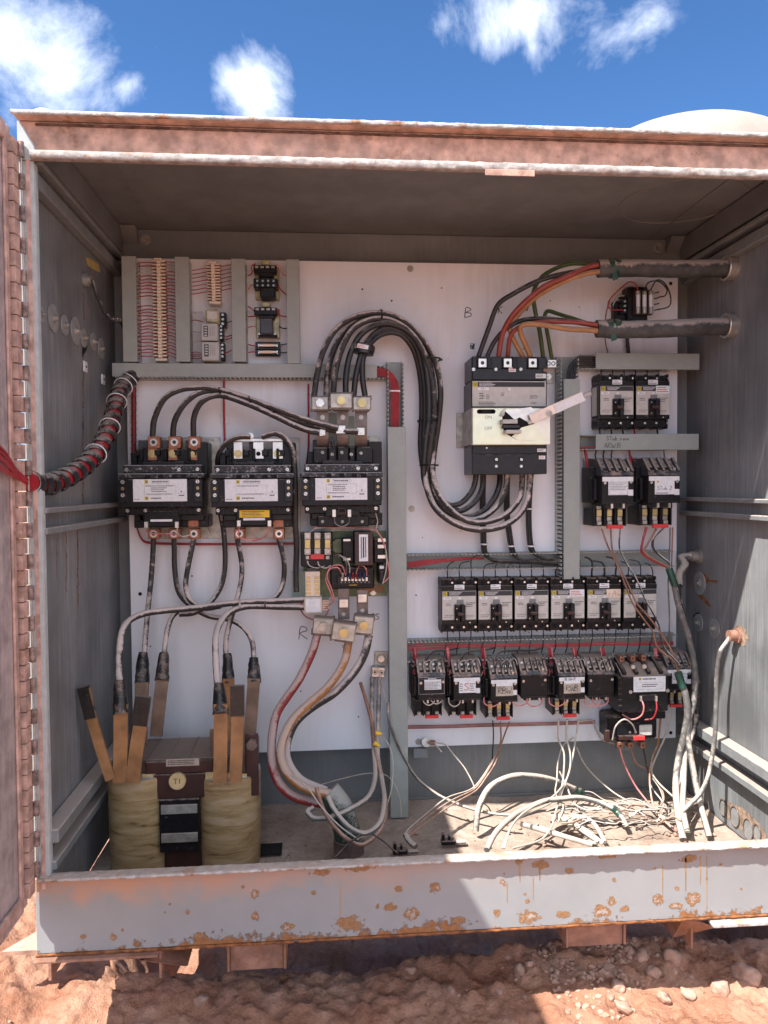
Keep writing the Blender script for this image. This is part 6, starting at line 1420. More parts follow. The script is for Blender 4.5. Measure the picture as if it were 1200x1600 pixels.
strap([(222, 1066, .18), (221, 1100, .19), (219, 1160, .20)], 20, ((224, 1020, .13), (222, 1068, .17)), 'strap_paper_dusty', joint=True)
strap([(254, 1060, .17), (249, 1100, .18), (244, 1150, .18)], 19, ((256, 1020, .13), (253, 1064, .17)), 'strap_paper_dusty', joint=True)
strap([(345, 1100, .38), (345, 1160, .38), (344, 1222, .38)], 21, ((342, 1068, .34), (345, 1116, .38)), joint=True)
strap([(371, 1072, .38), (371, 1140, .38), (368, 1222, .38)], 19, ((371, 1071, .38), (371, 1118, .38)))
strap([(357, 1060, .18), (358, 1100, .18), (357, 1170, .19)], 18, ((355, 1022, .14), (357, 1068, .17)), joint=True)
strap([(397, 1060, .18), (394, 1100, .18), (389, 1165, .19)], 19, ((396, 1028, .14), (397, 1067, .17)), 'strap_paper_dusty', joint=True)
strap([(332, 1140, .25), (333, 1225, .25)], 8, None, 'strap_paper_dusty')

# ================================================================== LOWER MIDDLE: INCOMING CABLES
cable('incoming_cable', 'thick dusty red incoming cable below the left clamp, swinging into the floor', [(497, 990, .11), (488, 1020, .13), (471, 1055, .15), (449, 1088, .18), (432, 1118, .2), (425, 1155, .24), (426, 1195, .28), (438, 1225, .3), (462, 1245, .31), (505, 1256, .32)], 13, 'cable_red', n=18)
cable('incoming_cable', 'thick dusty orange incoming cable below the middle clamp', [(546, 1000, .13), (538, 1035, .15), (517, 1068, .17), (484, 1098, .19), (456, 1128, .22), (441, 1160, .26), (441, 1190, .3), (456, 1216, .33), (485, 1234, .34), (520, 1240, .33)], 13, 'cable_orange', n=18)
cable('incoming_cable', 'thick black incoming cable below the right clamp', [(577, 992, .11), (570, 1022, .12), (553, 1052, .13), (525, 1080, .14), (490, 1104, .15), (462, 1130, .18), (449, 1160, .2), (450, 1190, .24), (470, 1218, .27), (510, 1236, .29)], 13, 'cable_dusty', n=18)
o = empty('conduit_boot', P(540, 1310, .30), 'dark conduit boot rising from the floor where the thick cables enter', 'conduit'); bo = P(540, 1310, .30)
q = MB(); bp = [tuple(P(*p) - bo) for p in ((512, 1238, .31), (530, 1262, .32), (540, 1290, .32), (545, 1320, .32))]; q.tube(smooth_pts(bp, 6), pw(21, .3), 'cable_green', 22); q.build('boot', o)
q = MB(); e = Vector(bp[-1]); q.cyl(e + Vector((0, 0, .018)), e + Vector((0, 0, -.02)), pw(24, .3), 'strap_metal', n=26); q.build('collar', o)
d = Dev('ground_lug', 596, 1030, 'tilted silver ground lug left of the long duct', 'lug', None, .02); d.o.rotation_euler = (0, .07, 0)
q = MB(); d.pb(q, 585, 1018, 606, 1041, .0005, .006, 'dull_metal', .001); a = d.q(596, 1030, .01); q.ring(a[0], a[1], .007, .012, .002, 'dull_metal'); q.hexn(a[0], a[1], .006, .008, 'silver'); d.pb(q, 582, 1043, 603, 1059, .0005, .03, 'silver', .002); d.part('body', q)
q = MB()
for x in (587, 598): a = d.q(x, 1051, .03); q.ring(a[0], a[1], .0305, .007, .0014, 'dull_metal', 16); q.c(a[0], a[1], .03, .0306, .004, 'ink', 6)
d.part('screws', q)
for lab, pts, wd, k in (
    ('greyish green cable hanging from the ground lug and looping left to the floor', [(582, 1058, .03), (581, 1110, .05), (584, 1170, .1), (586, 1215, .2), (576, 1245, .3), (548, 1264, .36), (515, 1277, .38), (490, 1278, .38), (481, 1268, .37), (490, 1262, .36)], 7, 'cable_grey'),
    ('grey cable hanging from the right of the ground lug down to the floor loop', [(593, 1058, .03), (591, 1120, .06), (590, 1180, .12), (597, 1220, .2), (601, 1250, .3), (594, 1285, .38), (572, 1302, .42), (545, 1292, .42), (522, 1265, .40), (512, 1245, .38)], 7, 'cable_grey'),
    ('brown cable with a free end beside the ground lug', [(563, 1066, .05), (572, 1095, .06), (581, 1130, .08), (585, 1165, .1), (593, 1200, .16), (601, 1240, .24), (603, 1270, .32), (592, 1300, .4), (565, 1320, .43), (535, 1305, .43), (508, 1270, .42), (494, 1230, .4)], 5.5, 'wire_brown'),
    ('thin white wire arching across the dark gap under the panel', [(498, 1227, .2), (530, 1218, .1), (570, 1209, .1), (600, 1210, .1), (616, 1225, .12), (625, 1250, .14), (627, 1278, .16)], 1.6, 'wire_white'),
    ('thin pale wire beside the ground cables', [(590, 1042, .05), (597, 1070, .05), (604, 1098, .06)], 1.6, 'wire_white'),
    ('white wire curving down from the yellow connectors', [(598, 1151, .1), (608, 1165, .11), (614, 1190, .14), (612, 1230, .2), (600, 1270, .3), (585, 1300, .38), (560, 1310, .4)], 2, 'wire_white'),
    ('thin white wire over the ground loops at the floor', [(455, 1211, .36), (480, 1230, .4), (500, 1258, .42), (530, 1290, .43), (560, 1312, .43)], 2.4, 'wire_white'),
    ('thick grey green cable running behind the long duct to the floor', [(606, 1098, .075), (609, 1130, .08), (625, 1170, .07), (648, 1212, .06), (680, 1239, .08), (712, 1255, .12), (745, 1266, .16), (775, 1272, .2), (800, 1274, .22)], 4.5, 'cable_grey'),
    ('black wire poking across the conduit boot', [(523, 1340, .5), (545, 1318, .45), (565, 1303, .43)], 2.5, 'wire_black'),
    ('black wire in the shade behind the sill', [(582, 1303, .43), (600, 1315, .45), (622, 1334, .5)], 2.5, 'wire_black')):
    cable('wire' if wd < 3 else 'cable', lab, pts, wd, k, 'wire' if wd < 3 else 'cable')
for i, (x, y, a_) in enumerate(((591, 1146, 0), (588, 1163, .3))):
    p = P(x, y, .11); q = MB(); q.cyl((.010, 0, -.002), (-.008, 0, .002), .0045, 'warn_yellow', .007, n=8)
    oo = tag(q.build('wire_connector', None, p), ('upper' if i == 0 else 'lower') + ' yellow twist-on wire connector on the cables below the ground lug', 'connector', 'yellow wire connectors'); oo.rotation_euler = (0, a_, 0)

# ================================================================== WIRE LOOM AT LEFT
LP = [(206, 589, .05), (200, 596, .06), (187, 612, .12), (179, 641, .2), (168, 676, .28), (148, 711, .38), (117, 738, .48), (78, 756, .58), (44, 753, .66)]
P0 = P(*LP[0]); lo = empty('wire_loom', P0, 'black spiral-wrapped loom of red wires swinging out from the panel to the left door', 'wire loom')
sp = smooth_pts([tuple(P(*p) - P0) for p in LP], 14)
q = MB(); q.tube(sp, [.021 + .004 * (i / len(sp)) - .0045 for i in range(len(sp))], 'wire_red', 14); q.build('core_bundle', lo)
q = MB(); hel = []
dist = 0; turns = 22; L_ = len(sp); fr = sp[0] - sp[1]; a = Vector((0, 0, 1)).cross(fr).normalized()
N_ = turns * 16
for i in range(N_ + 1):
    t = i / N_ * (L_ - 1.001); k_ = int(t); f = t - k_; c = sp[k_].lerp(sp[k_ + 1], f); tn = (sp[min(k_ + 1, L_ - 1)] - sp[max(0, k_ - 1)]).normalized()
    a = (a - tn * a.dot(tn)).normalized(); b_ = tn.cross(a); an = 2 * PI * turns * i / N_; hel.append((c + (a * math.cos(an) + b_ * math.sin(an)) * (.021 + .004 * i / N_), a * math.cos(an) + b_ * math.sin(an), tn))
vs = []; 
for c, nrm, tn in hel:
    hw = .0150
    vs += [c - tn * hw, c + nrm * .002 - tn * hw * .0, c + tn * hw * .55, c - nrm * .0]
q.add(vs, [(i * 4 + 0, i * 4 + 1, i * 4 + 5, i * 4 + 4) for i in range(N_)] + [(i * 4 + 1, i * 4 + 2, i * 4 + 6, i * 4 + 5) for i in range(N_)], 'cable_black', True); q.build('spiral_wrap', lo)
q = MB()
for fr_ in (.08, .2, .33, .47, .62):
    k_ = int(fr_ * (L_ - 1)); c = sp[k_]; tn = (sp[k_ + 1] - sp[k_ - 1]).normalized(); a2 = tn.orthogonal().normalized(); b2 = tn.cross(a2)
    q = MB(); q.tube([c + (a2 * math.cos(t) + b2 * math.sin(t)) * .0265 for t in [2 * PI * i / 20 for i in range(21)]], .0016, 'label', 6); q.build('tie', lo)
for i in range(8):
    q0 = [(44, 753, .66), (26, 738 + i * 1.2, .715), (8, 710 + i * 4.2, .79), (-24, 680 + i * 5, .92)]
    p0_ = P(*q0[0]); q = MB(); q.tube(smooth_pts([tuple(P(*p) - p0_ + Vector((0, .004 * math.sin(i * 2.4), .004 * math.cos(i * 1.7)))) for p in q0], 8), .0032, 'wire_red', 8)
    tag(q.build('wire', None, p0_), f'{ORD[i]} wire from the top in the red fan leaving the loom at the left edge', 'wire', 'red wires fanning out of the loom')
hp = PX(131, 437, XL)
o = empty('cable_gland', hp, 'small hub with a braided pair of wires on the left wall', 'cable gland')
q = MB(); q.cyl((0, 0, 0), (.012, 0, 0), .017, 'washer', n=22); q.cyl((.012, 0, 0), (.02, 0, 0), .012, 'dull_metal', n=18); q.build('hub', o)
q = MB(); e1 = P(192, 510, .01) - hp
for s_ in (0, PI):
    pts = []
    for i in range(61):
        t = i / 60; b = Vector((.02, 0, 0)).lerp(e1, t) + Vector((.02 * math.sin(t * PI), -.03 * math.sin(PI * t), -.05 * math.sin(PI * t) * (1 - t) * 2)); an = t * 40 + s_; pts.append(b + Vector((0, math.cos(an), math.sin(an))) * .0035)
    q.tube(pts, .0036, 'cable_black' if s_ else 'cable_dusty', 7)
q.build('wires', o)

# red wires in ducts and runs
for i in range(8):
    o_ = i * 1.6
    cable('wire', f'{ORD[i]} red wire from the outside of the bend into the middle duct', [(588, 576 + o_, .045), (600, 577 + o_, .045), (612 - o_ * .3, 583 + o_ * .9, .045), (622 - o_ * 1.0, 600 + o_ * .3, .045), (622.5 - o_ * 1.0, 640, .045), (622.5 - o_ * 1.0, 668, .045)], 1.7, 'wire_red', 'wire', 'red wires in the bend of the middle duct', 7, 6)
tie(616, 611, .045, 8, 3, 'white tie round the red wires in the open top of the middle duct', 0, 'label')
for i in range(5):
    cable('wire', f'{ORD[i]} red wire from the top crossing the open duct above the six breakers', [(636, 879 + i * 2, .04), (660, 876 + i * 1.8, .045), (700, 873 + i, .04), (738, 871 + i * .6, .03), (756, 872 + i * .4, .02)], 1.9, 'wire_red', 'wire', 'red wires in the duct above the six breakers', 7, 6)
for i in range(4):
    cable('wire', f'{ORD[i]} red wire from the top in the open duct below the six breakers', [(636, 1008 + i * 3.0, .045), (680, 1006 + i * 2.5 + rr.uniform(-1, 1), .05), (740, 1007 + i * 1.3, .045), (800, 1006 + i * 1.5 + rr.uniform(-1, 1), .05), (880, 1006 + i * 1.3, .045), (960, 1004 + i * 1.4 + rr.uniform(-1, 1), .05), (1052, 1003 + i * 1.4, .04)], 1.8, 'wire_red', 'wire', 'red wires in the duct below the six breakers', 7, 6)
for j, x in enumerate((648, 700, 755, 860, 898, 942, 1025)):
    for i in range(4):
        cable('wire', f'{ORD[i]} wire in the red drop number {j + 1} counted from the left under the open duct' if False else f'{ORD[i]} strand of the {ORD[j]} red drop from the left, under the red wire duct', [(x - 4 + i * 2, 1012, .05), (x - 2 + i * 1.6, 1022, .055), (x - 1 + i * 1.5, 1035, .05), (x + rr.uniform(-3, 5), 1050 + i * 2, .08)], 1.7, rr.choice(['wire_red', 'wire_red', 'wire_pink']), 'wire', 'red drops to the bottom row starters', 6, 5)
# top arcs of wires over the bottom row starters
for j, cx in enumerate((675, 730, 788, 835, 894, 940)):
    for i in range(3):
        xa = cx - 14 + i * 10
        cable('wire', f'{ORD[i]} pale jumper from the left arching over the {ORD[j]} bottom row starter', [(xa, 1046, .1), (xa + 2, 1036 - i, .1), (xa + 10, 1032 - i * 1.2, .09), (xa + 14, 1038, .1), (xa + 14, 1046, .1)], 1.6, rr.choice(['wire_white', 'cable_dusty', 'wire_black']), 'wire', 'jumpers over the bottom row starters', 6, 6)
for j, (x, x2) in enumerate(((668, 700), (722, 755), (774, 830))):
    cable('cable', f'{ORD[j]} short black lead from the left curving from the duct into the bottom row', [(x, 1043, .09), (x - 1, 1028, .07), (x + 10, 1018, .06), (x2, 1016, .05), (x2 + 18, 1012, .04)], 3, 'wire_black', 'cable', 'short black leads above the bottom row')
# control loops below starters
for j, (cx, cy, k) in enumerate(((670, 1096, 'wire_white'), (682, 1094, 'wire_white'), (710, 1098, 'wire_white'), (768, 1098, 'wire_pink'), (812, 1097, 'wire_pink'), (835, 1098, 'wire_pink'), (870, 1098, 'wire_pink'), (925, 1098, 'wire_pink'), (938, 1097, 'wire_pink'))):
    wq = 9 if j < 3 else 12
    cable('wire', f'{ORD[j]} small wire loop from the left hanging under the bottom row starters', [(cx - wq, cy - 8, .105), (cx - wq + 1, cy + 1, .11), (cx, cy + 6, .11), (cx + wq - 1, cy + 1, .11), (cx + wq, cy - 8, .105)], 2, k, 'wire', 'wire loops under the bottom row starters', 7, 7)
for j, (pts, k, lab) in enumerate((([(1002, 1092, .14), (1006, 1105, .15), (1002, 1118, .14), (988, 1124, .12), (972, 1116, .1)], 'wire_pink', 'pink loop hanging from the left coil terminal of the big contactor'), ([(1025, 1092, .14), (1026, 1108, .15), (1020, 1122, .14), (1008, 1125, .12)], 'wire_red', 'red loop hanging from the right coil terminal of the big contactor'),
                                   ([(957, 1156, .1), (962, 1135, .12), (975, 1124, .13), (988, 1132, .12), (993, 1143, .11)], 'wire_white', 'white loop over the dark overload relay'))):
    cable('wire', lab, pts, 2.6, k, 'wire', None, 8, 8)
for i in range(3): cable('wire', f'{ORD[i]} red wire of the run along the foot of the white panel', [(636, 1134 + i * 2, .008), (700, 1133 + i * 2, .010), (760, 1131 + i * 2, .008), (830, 1129.5 + i * 2, .01), (885, 1128 + i * 2, .008), (930, 1126 + i * 2, .008)], 1.5, 'wire_red' if i != 1 else 'wire_brown', 'wire', 'red run along the foot of the panel', 6, 6)
cable('wire', 'pale pair bending down at the end of the red run', [(905, 1127, .01), (925, 1126, .01), (931, 1140, .01), (940, 1155, .02), (962, 1163, .04)], 2.4, 'wire_white', 'wire')
cable('wire', 'thin red run dropping from the duct between the leftmost and middle contactors', [(350, 592, .01), (350, 640, .01), (351, 690, .01)], 3.2, 'wire_red', 'wire')
for i in range(2): cable('wire', ('upper' if i == 0 else 'lower') + ' red wire running under the leftmost and middle contactors', [(210, 800 + i * 3, .02), (216, 830 + i * 2, .02), (228, 846 + i * 2, .02), (300, 849 + i * 2, .02), (380, 849 + i * 2, .02), (466, 848 + i * 2, .02)], 2.0, 'wire_red', 'wire', 'red wires under the contactors')
q0 = P(209, 660, .02); q = MB()
for i in range(3): q.tube([tuple(P(207 + i * 2, y, .02 + .004 * (i % 2)) - q0) for y in range(592, 735, 12)], .0035, 'wire_black' if i != 1 else 'wire_red', 7)
for y in range(600, 730, 10): q.tube([tuple(P(204, y, .024) - q0), tuple(P(209, y - 1.5, .034) - q0), tuple(P(214, y, .024) - q0)], .0012, 'wire_red', 5)
tag(q.build('wire_loom', None, q0), 'narrow black laced loom down the left edge of the white panel', 'wire loom')
for lab, pts, k in (('pink wire loop under the leftmost contactor coil', [(228, 830, .1), (240, 834, .1), (270, 834, .1), (285, 838, .1), (298, 836, .1)], 'wire_pink'), ('pale wire from the right coil terminal of the leftmost contactor', [(278, 820, .14), (277, 832, .13), (285, 838, .11), (297, 836, .1)], 'wire_white'),
                    ('pink wire under the middle contactor coil, left', [(374, 822, .14), (373, 836, .13), (380, 842, .12), (396, 843, .11), (412, 840, .1)], 'wire_pink'), ('pink wire under the middle contactor coil, right', [(420, 822, .14), (418, 834, .13), (408, 842, .12), (395, 845, .1)], 'wire_pink'),
                    ('blue-grey wire loop under the right contactor coil', [(522, 808, .145), (524, 818, .145), (534, 823, .145), (544, 818, .145), (546, 808, .145)], 'cable_grey'),
                    ('pink wire run along the top and right side of the transformer board', [(490, 824, .1), (520, 824, .1), (560, 825, .1), (588, 830, .11), (600, 850, .11), (606, 880, .11), (608, 900, .1), (600, 910, .1)], 'wire_pink'),
                    ('white wire down the right side of the transformer', [(586, 798, .1), (590, 815, .1), (588, 826, .1), (602, 856, .11), (604, 885, .11), (598, 912, .1)], 'wire_white'),
                    ('outer pink wire curving from the terminal block down to the pale relay', [(535, 899, .11), (528, 887, .13), (515, 890, .13), (509, 905, .12), (516, 925, .12), (520, 940, .11), (510, 950, .09)], 'wire_pink'),
                    ('inner pink wire curving from the terminal block down to the pale relay', [(540, 899, .11), (534, 884, .13), (518, 885, .13), (511, 900, .13), (518, 920, .12), (522, 938, .11), (514, 946, .09)], 'wire_pink'),
                    ('red wire looping below the pale relay', [(476, 940, .09), (469, 946, .08), (474, 960, .07), (490, 968, .08), (508, 962, .09), (514, 952, .09)], 'wire_red'),
                    ('white wire arching above the black terminal block', [(546, 899, .11), (546, 885, .13), (540, 872, .12), (528, 868, .1)], 'wire_white'),
                    ('pale wire arching over the left of the black terminal block', [(541, 897, .11), (541, 880, .13), (532, 868, .12), (524, 868, .1)], 'cable_grey'),
                    ('pink wire arching over the right of the black terminal block', [(573, 899, .11), (572, 889, .13), (566, 884, .12), (560, 886, .1), (556, 897, .11)], 'wire_pink'),
                    ('first dark lead under the overload heaters', [(480, 874, .08), (483, 884, .09), (495, 888, .09), (510, 884, .08)], 'cable_dusty'), ('second dark lead under the overload heaters', [(496, 875, .08), (499, 885, .09), (510, 888, .09), (518, 882, .08)], 'cable_dusty'),
                    ('pale wires above the overload heaters', [(484, 832, .09), (492, 826, .1), (505, 824, .1)], 'wire_white'), ('first pink wire beside the right contactor', [(588, 705, .02), (590, 720, .03), (592, 740, .03)], 'wire_pink'), ('dark red wire behind the left of the right contactor', [(482, 600, .01), (482, 640, .01), (482, 700, .01), (478, 730, .01)], 'wire_red')):
    cable('wire', lab, pts, 2.0 if 'dark' not in lab else 3, k, 'wire', None, 7, 7)
for i, (x, k) in enumerate(((551, 'wire_red'), (557, 'wire_red'), (562, 'wire_blue'), (568, 'wire_blue'), (535, 'wire_white'), (546, 'wire_blue'))):
    cable('wire_terminal', f'{("first red", "second red", "first blue", "second blue", "white", "leftmost blue")[i]} crimp terminal standing on the black terminal block', [(x, 904, .105), (x + .5, 896, .12)], 3, k, 'crimp terminal', 'crimp terminals on the black terminal block', 8, 3)

# black wires: main breaker thin bundles, duct cables, breaker tails
for j, base in enumerate(([(755, 742, .06), (754, 790, .03), (755, 830, .03), (757, 862, .03), (766, 872, .03), (800, 875, .03), (880, 876, .03)], [(792, 742, .05), (792, 800, .03), (796, 835, .03), (801, 862, .03), (812, 872, .03), (850, 877, .03), (880, 878, .03)], [(829, 742, .06), (826, 795, .03), (827, 835, .03), (831, 860, .03), (842, 868, .03), (862, 873, .03), (880, 874, .03)])):
    for i in range(3):
        cable('cable', f'{("left", "middle", "right")[i]} strand of the {ORD[j]} slim black bundle from the left under the main breaker', [(x + (i - 1) * 3.2, y + (i * 2.2 if y > 865 else 0), w + .004 * (i % 2)) for x, y, w in base], 3.4, 'cable_black', 'cable', 'slim black bundles under the main breaker', 9, 6)
tie(756, 850, .03, 6, 8, 'white tie on the left slim black bundle', 0, 'label'); tie(798, 853, .03, 6, 8, 'white tie on the middle slim black bundle', 0, 'label'); tie(829, 853, .03, 6, 8, 'white tie on the right slim black bundle', 0, 'label'); tie(754, 797, .03, 6, 8, 'white tie high on the left slim black bundle', 0, 'label'); tie(826, 795, .03, 6, 8, 'white tie high on the right slim black bundle', 0, 'label')
n_t = 0
for b_i in range(6):
    for t_ in range(3):
        x = 689.5 + 56.6 * b_i + 9.5 + 18.5 * t_; y = 908 - b_i * .7; s_ = -1 if b_i < 2 else 1; hv = rr.uniform(870, 884)
        cable('wire', f'{ORD[n_t]} black wire from the left into the top of the row of six breakers', [(x + s_ * 0 + rr.uniform(10, 22) * (1 if x < 870 else -1), hv - 3, .04), (x + 4 * (1 if x < 870 else -1), hv, .05), (x, hv + 7, .055), (x + rr.uniform(-1, 1), y - 8, .05), (x, y, .045)], 1.9 if b_i != 4 else 3.2, 'wire_black', 'wire', 'black wires into the top of the six breakers', 7, 6)
        cable('wire', f'{ORD[n_t]} black wire from the left below the row of six breakers', [(x, y + 78, .045), (x + rr.uniform(-1, 1), y + 90, .045), (x - 2 + rr.uniform(-2, 2), y + 104, .05), (x - 4, y + 114, .04)], 1.9, 'wire_black', 'wire', 'black wires from the bottom of the six breakers', 7, 5); n_t += 1
for i, x in enumerate((939, 957, 975, 993, 1011, 1029)):
    cable('wire', f'{ORD[i]} short black wire from the left above the pair of breakers', [(x, 574, .03), (x, 582, .04), (x + 1, 590, .04)], 1.8, 'wire_black', 'wire', 'black wires above the pair of breakers', 6, 4)
    cable('wire', f'{ORD[i]} wire from the left below the pair of breakers', [(x - 1, 660, .04), (x - 2, 670, .04), (x - 1 + (4 if i == 4 else 0), 682, .03)], 2.6, ('wire_black', 'wire_black', 'wire_black', 'wire_red', 'wire_white', 'wire_black')[i], 'wire', 'wires below the pair of breakers', 7, 4)
for i in range(5):
    cable('wire', f'{ORD[i]} black wire from the outside in the bend at the top of the right duct', [(932, 559 + i * 3, .045), (912, 558 + i * 3, .045), (898 + i * .5, 562 + i * 3.2, .045), (889 + i * 2.4, 574 + i * 3, .045), (885 + i * 3, 595, .045)], 2.6, 'cable_black', 'wire', 'black wires in the bend of the right duct', 8, 6)
d = Dev('wire_duct_stub', 916, 690, 'dark stub of open duct at the left end of the handwritten duct', 'duct stub') if False else None
for i in range(3):
    x = 931 + i * 12.5
    cable('wire', f'{ORD[i]} dark blue-black kinked wire from the left above the upper right starters', [(x + 1, 702, .05), (x - 1, 712, .06), (x + 2, 719, .06), (x + 9, 720, .06), (x + 11, 727, .06), (x + 10, 738, .06)], 2.6, 'wire_black', 'wire', 'kinked dark wires above the upper right starters', 8, 6)
for lab, pts, k, wd in (('thick red wire left of the upper right starters', [(914, 702, .03), (917, 720, .04), (919, 735, .04), (922, 742, .05)], 'wire_red', 4.5), ('red wire from the duct between the upper right starters', [(983, 702, .03), (985, 718, .04), (988, 735, .05), (992, 742, .05)], 'wire_red', 3.5),
                        ('branching red wire to the right upper starter', [(984, 710, .03), (990, 719, .04), (1003, 724, .05), (1010, 735, .05)], 'wire_red', 2.5), ('thin white wire above the right upper starter, left', [(1017, 702, .03), (1018, 718, .03), (1022, 735, .04)], 'wire_white', 1.5), ('thin white wire above the right upper starter, right', [(1037, 702, .03), (1038, 718, .03), (1036, 736, .04)], 'cable_grey', 2.4),
                        ('red wire lying in the stub of the handwritten duct', [(906, 700, .05), (918, 699, .05), (932, 699, .05)], 'wire_red', 3)):
    cable('wire', lab, pts, wd, k, 'wire', None, 7, 6)
RW = [
 ('brown wire falling from the left upper starter across the last breakers to the green tape', [(940, 826, .09), (950, 854, .1), (961, 876, .11), (971, 898, .13), (979, 919, .14), (989, 943, .15), (1005, 966, .15), (1020, 987, .14), (1026, 1008, .13), (1038, 1021, .13), (1054, 1034, .14), (1060, 1052, .14)], 'wire_brown', 2.8),
 ('second brown wire falling from the left upper starter to the green tape', [(954, 824, .09), (957, 860, .1), (968, 886, .11), (981, 912, .13), (994, 941, .15), (1013, 963, .15), (1031, 987, .14), (1046, 1010, .13), (1054, 1028, .13), (1061, 1050, .14)], 'wire_brown', 2.8),
 ('dark wire falling from the left upper starter to the green tape', [(969, 824, .09), (968, 855, .1), (977, 876, .11), (994, 904, .13), (1005, 930, .14), (1018, 954, .15), (1029, 976, .14), (1033, 1000, .13), (1041, 1016, .13), (1060, 1036, .14)], 'cable_dusty', 2.6),
 ('red wire from the right upper starter to the upper green tape', [(1010, 824, .09), (1004, 847, .1), (1003, 863, .1), (1018, 875, .11), (1045, 887, .12)], 'wire_red', 4),
 ('brown wire from the right upper starter to the upper green tape', [(1025, 826, .09), (1012, 850, .1), (1006, 862, .11), (1022, 874, .12), (1046, 886, .13)], 'wire_brown', 3.4),
 ('dark wire from the right upper starter to the upper green tape', [(1037, 824, .09), (1022, 839, .1), (1020, 854, .1), (1028, 865, .1), (1047, 880, .12)], 'cable_dusty', 4),
 ('left one of two long pale wires hanging at the right edge of the panel', [(1047, 824, .09), (1046, 870, .09), (1044, 914, .09), (1046, 963, .1), (1046, 1008, .1), (1052, 1030, .12)], 'cable_grey', 2.4),
 ('right one of two long pale wires hanging at the right edge of the panel', [(1051, 824, .09), (1050, 860, .09), (1049, 890, .1)], 'wire_brown', 2.4),
 ('white wire a falling from the RWB starter', [(873, 1124, .07), (872, 1153, .06), (881, 1176, .08), (881, 1203, .1), (878, 1228, .14), (870, 1247, .18), (850, 1260, .24), (815, 1275, .32), (798, 1293, .38), (788, 1326, .44)], 'wire_white', 3),
 ('white wire b falling from the RWB starter', [(886, 1124, .07), (885, 1151, .06), (891, 1178, .08), (890, 1203, .1), (878, 1237, .15), (869, 1266, .22), (862, 1291, .3), (845, 1312, .36), (800, 1326, .42)], 'wire_white', 3),
 ('white wire c falling from the RWB starter', [(904, 1124, .07), (900, 1151, .06), (894, 1186, .08), (884, 1220, .12), (862, 1246, .2), (830, 1262, .28), (803, 1285, .36), (784, 1326, .44)], 'wire_white', 3),
 ('looping white wire behind the RWB starter wires', [(897, 1152, .02), (880, 1165, .03), (872, 1190, .05), (870, 1220, .1), (868, 1240, .15), (880, 1260, .2), (872, 1285, .26)], 'wire_white', 2.4),
 ('crossing white wire behind the RWB starter wires', [(874, 1205, .08), (884, 1225, .1), (892, 1245, .16), (900, 1258, .2), (920, 1266, .22), (938, 1260, .22)], 'wire_white', 2.8),
 ('long thin pale wire slanting right across the back wall to the floor', [(901, 1168, .02), (914, 1195, .0), (935, 1218, .0), (960, 1239, .04), (989, 1255, .1), (1018, 1266, .15), (1040, 1278, .2)], 'wire_white', 2.6),
 ('red wire from the left copper lug of the overload relay', [(968, 1168, .08), (977, 1197, .06), (993, 1228, .06), (1012, 1253, .1), (1027, 1272, .16), (1058, 1299, .25)], 'wire_pink', 3),
 ('brown wire from the middle copper lug of the overload relay', [(985, 1168, .08), (995, 1193, .06), (1014, 1205, .06), (1033, 1232, .08), (1037, 1249, .12), (1030, 1262, .16)], 'wire_brown', 3),
 ('dark wire from the right copper lug of the overload relay', [(1005, 1168, .08), (1012, 1203, .06), (1018, 1230, .06), (1035, 1253, .1), (1037, 1270, .16)], 'cable_dusty', 3),
 ('orange wire below the big contactor', [(1033, 1112, .08), (1028, 1162, .06), (1020, 1182, .06), (1015, 1214, .07), (1019, 1252, .12), (1028, 1272, .18), (1050, 1294, .24)], 'cable_orange', 3),
 ('pale yellow wire below the big contactor', [(1046, 1112, .08), (1040, 1148, .06), (1028, 1176, .06), (1018, 1203, .06), (1028, 1222, .08), (1052, 1245, .14), (1068, 1260, .2)], 'wire_white', 3),
 ('first pale looping wire on the floor at the right', [(1019, 1215, .06), (1032, 1235, .08), (1036, 1255, .1), (1025, 1270, .14), (1040, 1275, .16), (1062, 1262, .18)], 'wire_white', 2.2),
 ('second dark looping wire on the floor at the right', [(1040, 1276, .16), (1048, 1255, .14), (1060, 1262, .16), (1052, 1280, .2), (1040, 1270, .18)], 'wire_black', 2),
 ('thin dark wire across the floor from the frayed cable end', [(905, 1238, .05), (930, 1245, .06), (965, 1248, .06), (985, 1262, .1), (1020, 1276, .14)], 'wire_black', 1.6),
 ('second thin wire across the floor from the frayed cable end', [(908, 1236, .05), (925, 1238, .06), (945, 1250, .08), (1000, 1262, .12), (1030, 1270, .15)], 'wire_white', 1.6),
 ('black wire dropping from the RBW starter', [(770, 1126, .07), (771, 1150, .05), (769, 1186, .04)], 'wire_black', 2.2),
 ('first dusty wire sweeping from the RBW starter down to the left', [(782, 1128, .07), (782, 1160, .05), (771, 1188, .06), (757, 1213, .08), (741, 1233, .1), (705, 1251, .16), (672, 1273, .24), (640, 1300, .34), (636, 1306, .36)], 'wire_brown', 2.6),
 ('second dusty wire sweeping from the RBW starter down to the left', [(796, 1128, .07), (784, 1160, .05), (775, 1190, .06), (761, 1213, .08), (744, 1235, .1), (708, 1256, .16), (676, 1278, .24), (644, 1303, .34), (638, 1308, .36)], 'wire_brown', 2.6),
 ('third dusty wire sweeping down to the left over the floor', [(770, 1186, .04), (760, 1205, .06), (738, 1232, .1), (700, 1246, .16), (668, 1270, .24), (638, 1296, .34), (632, 1306, .36)], 'cable_grey', 2.6),
 ('white wire from the silver fitting on the foot of the panel', [(678, 1160, .04), (695, 1163, .05), (708, 1178, .06), (726, 1200, .07), (738, 1222, .09), (742, 1232, .1)], 'wire_white', 2.4),
 ('short cut white wire at the silver fitting', [(680, 1162, .05), (686, 1170, .06), (690, 1175, .07)], 'wire_white', 2.4)]
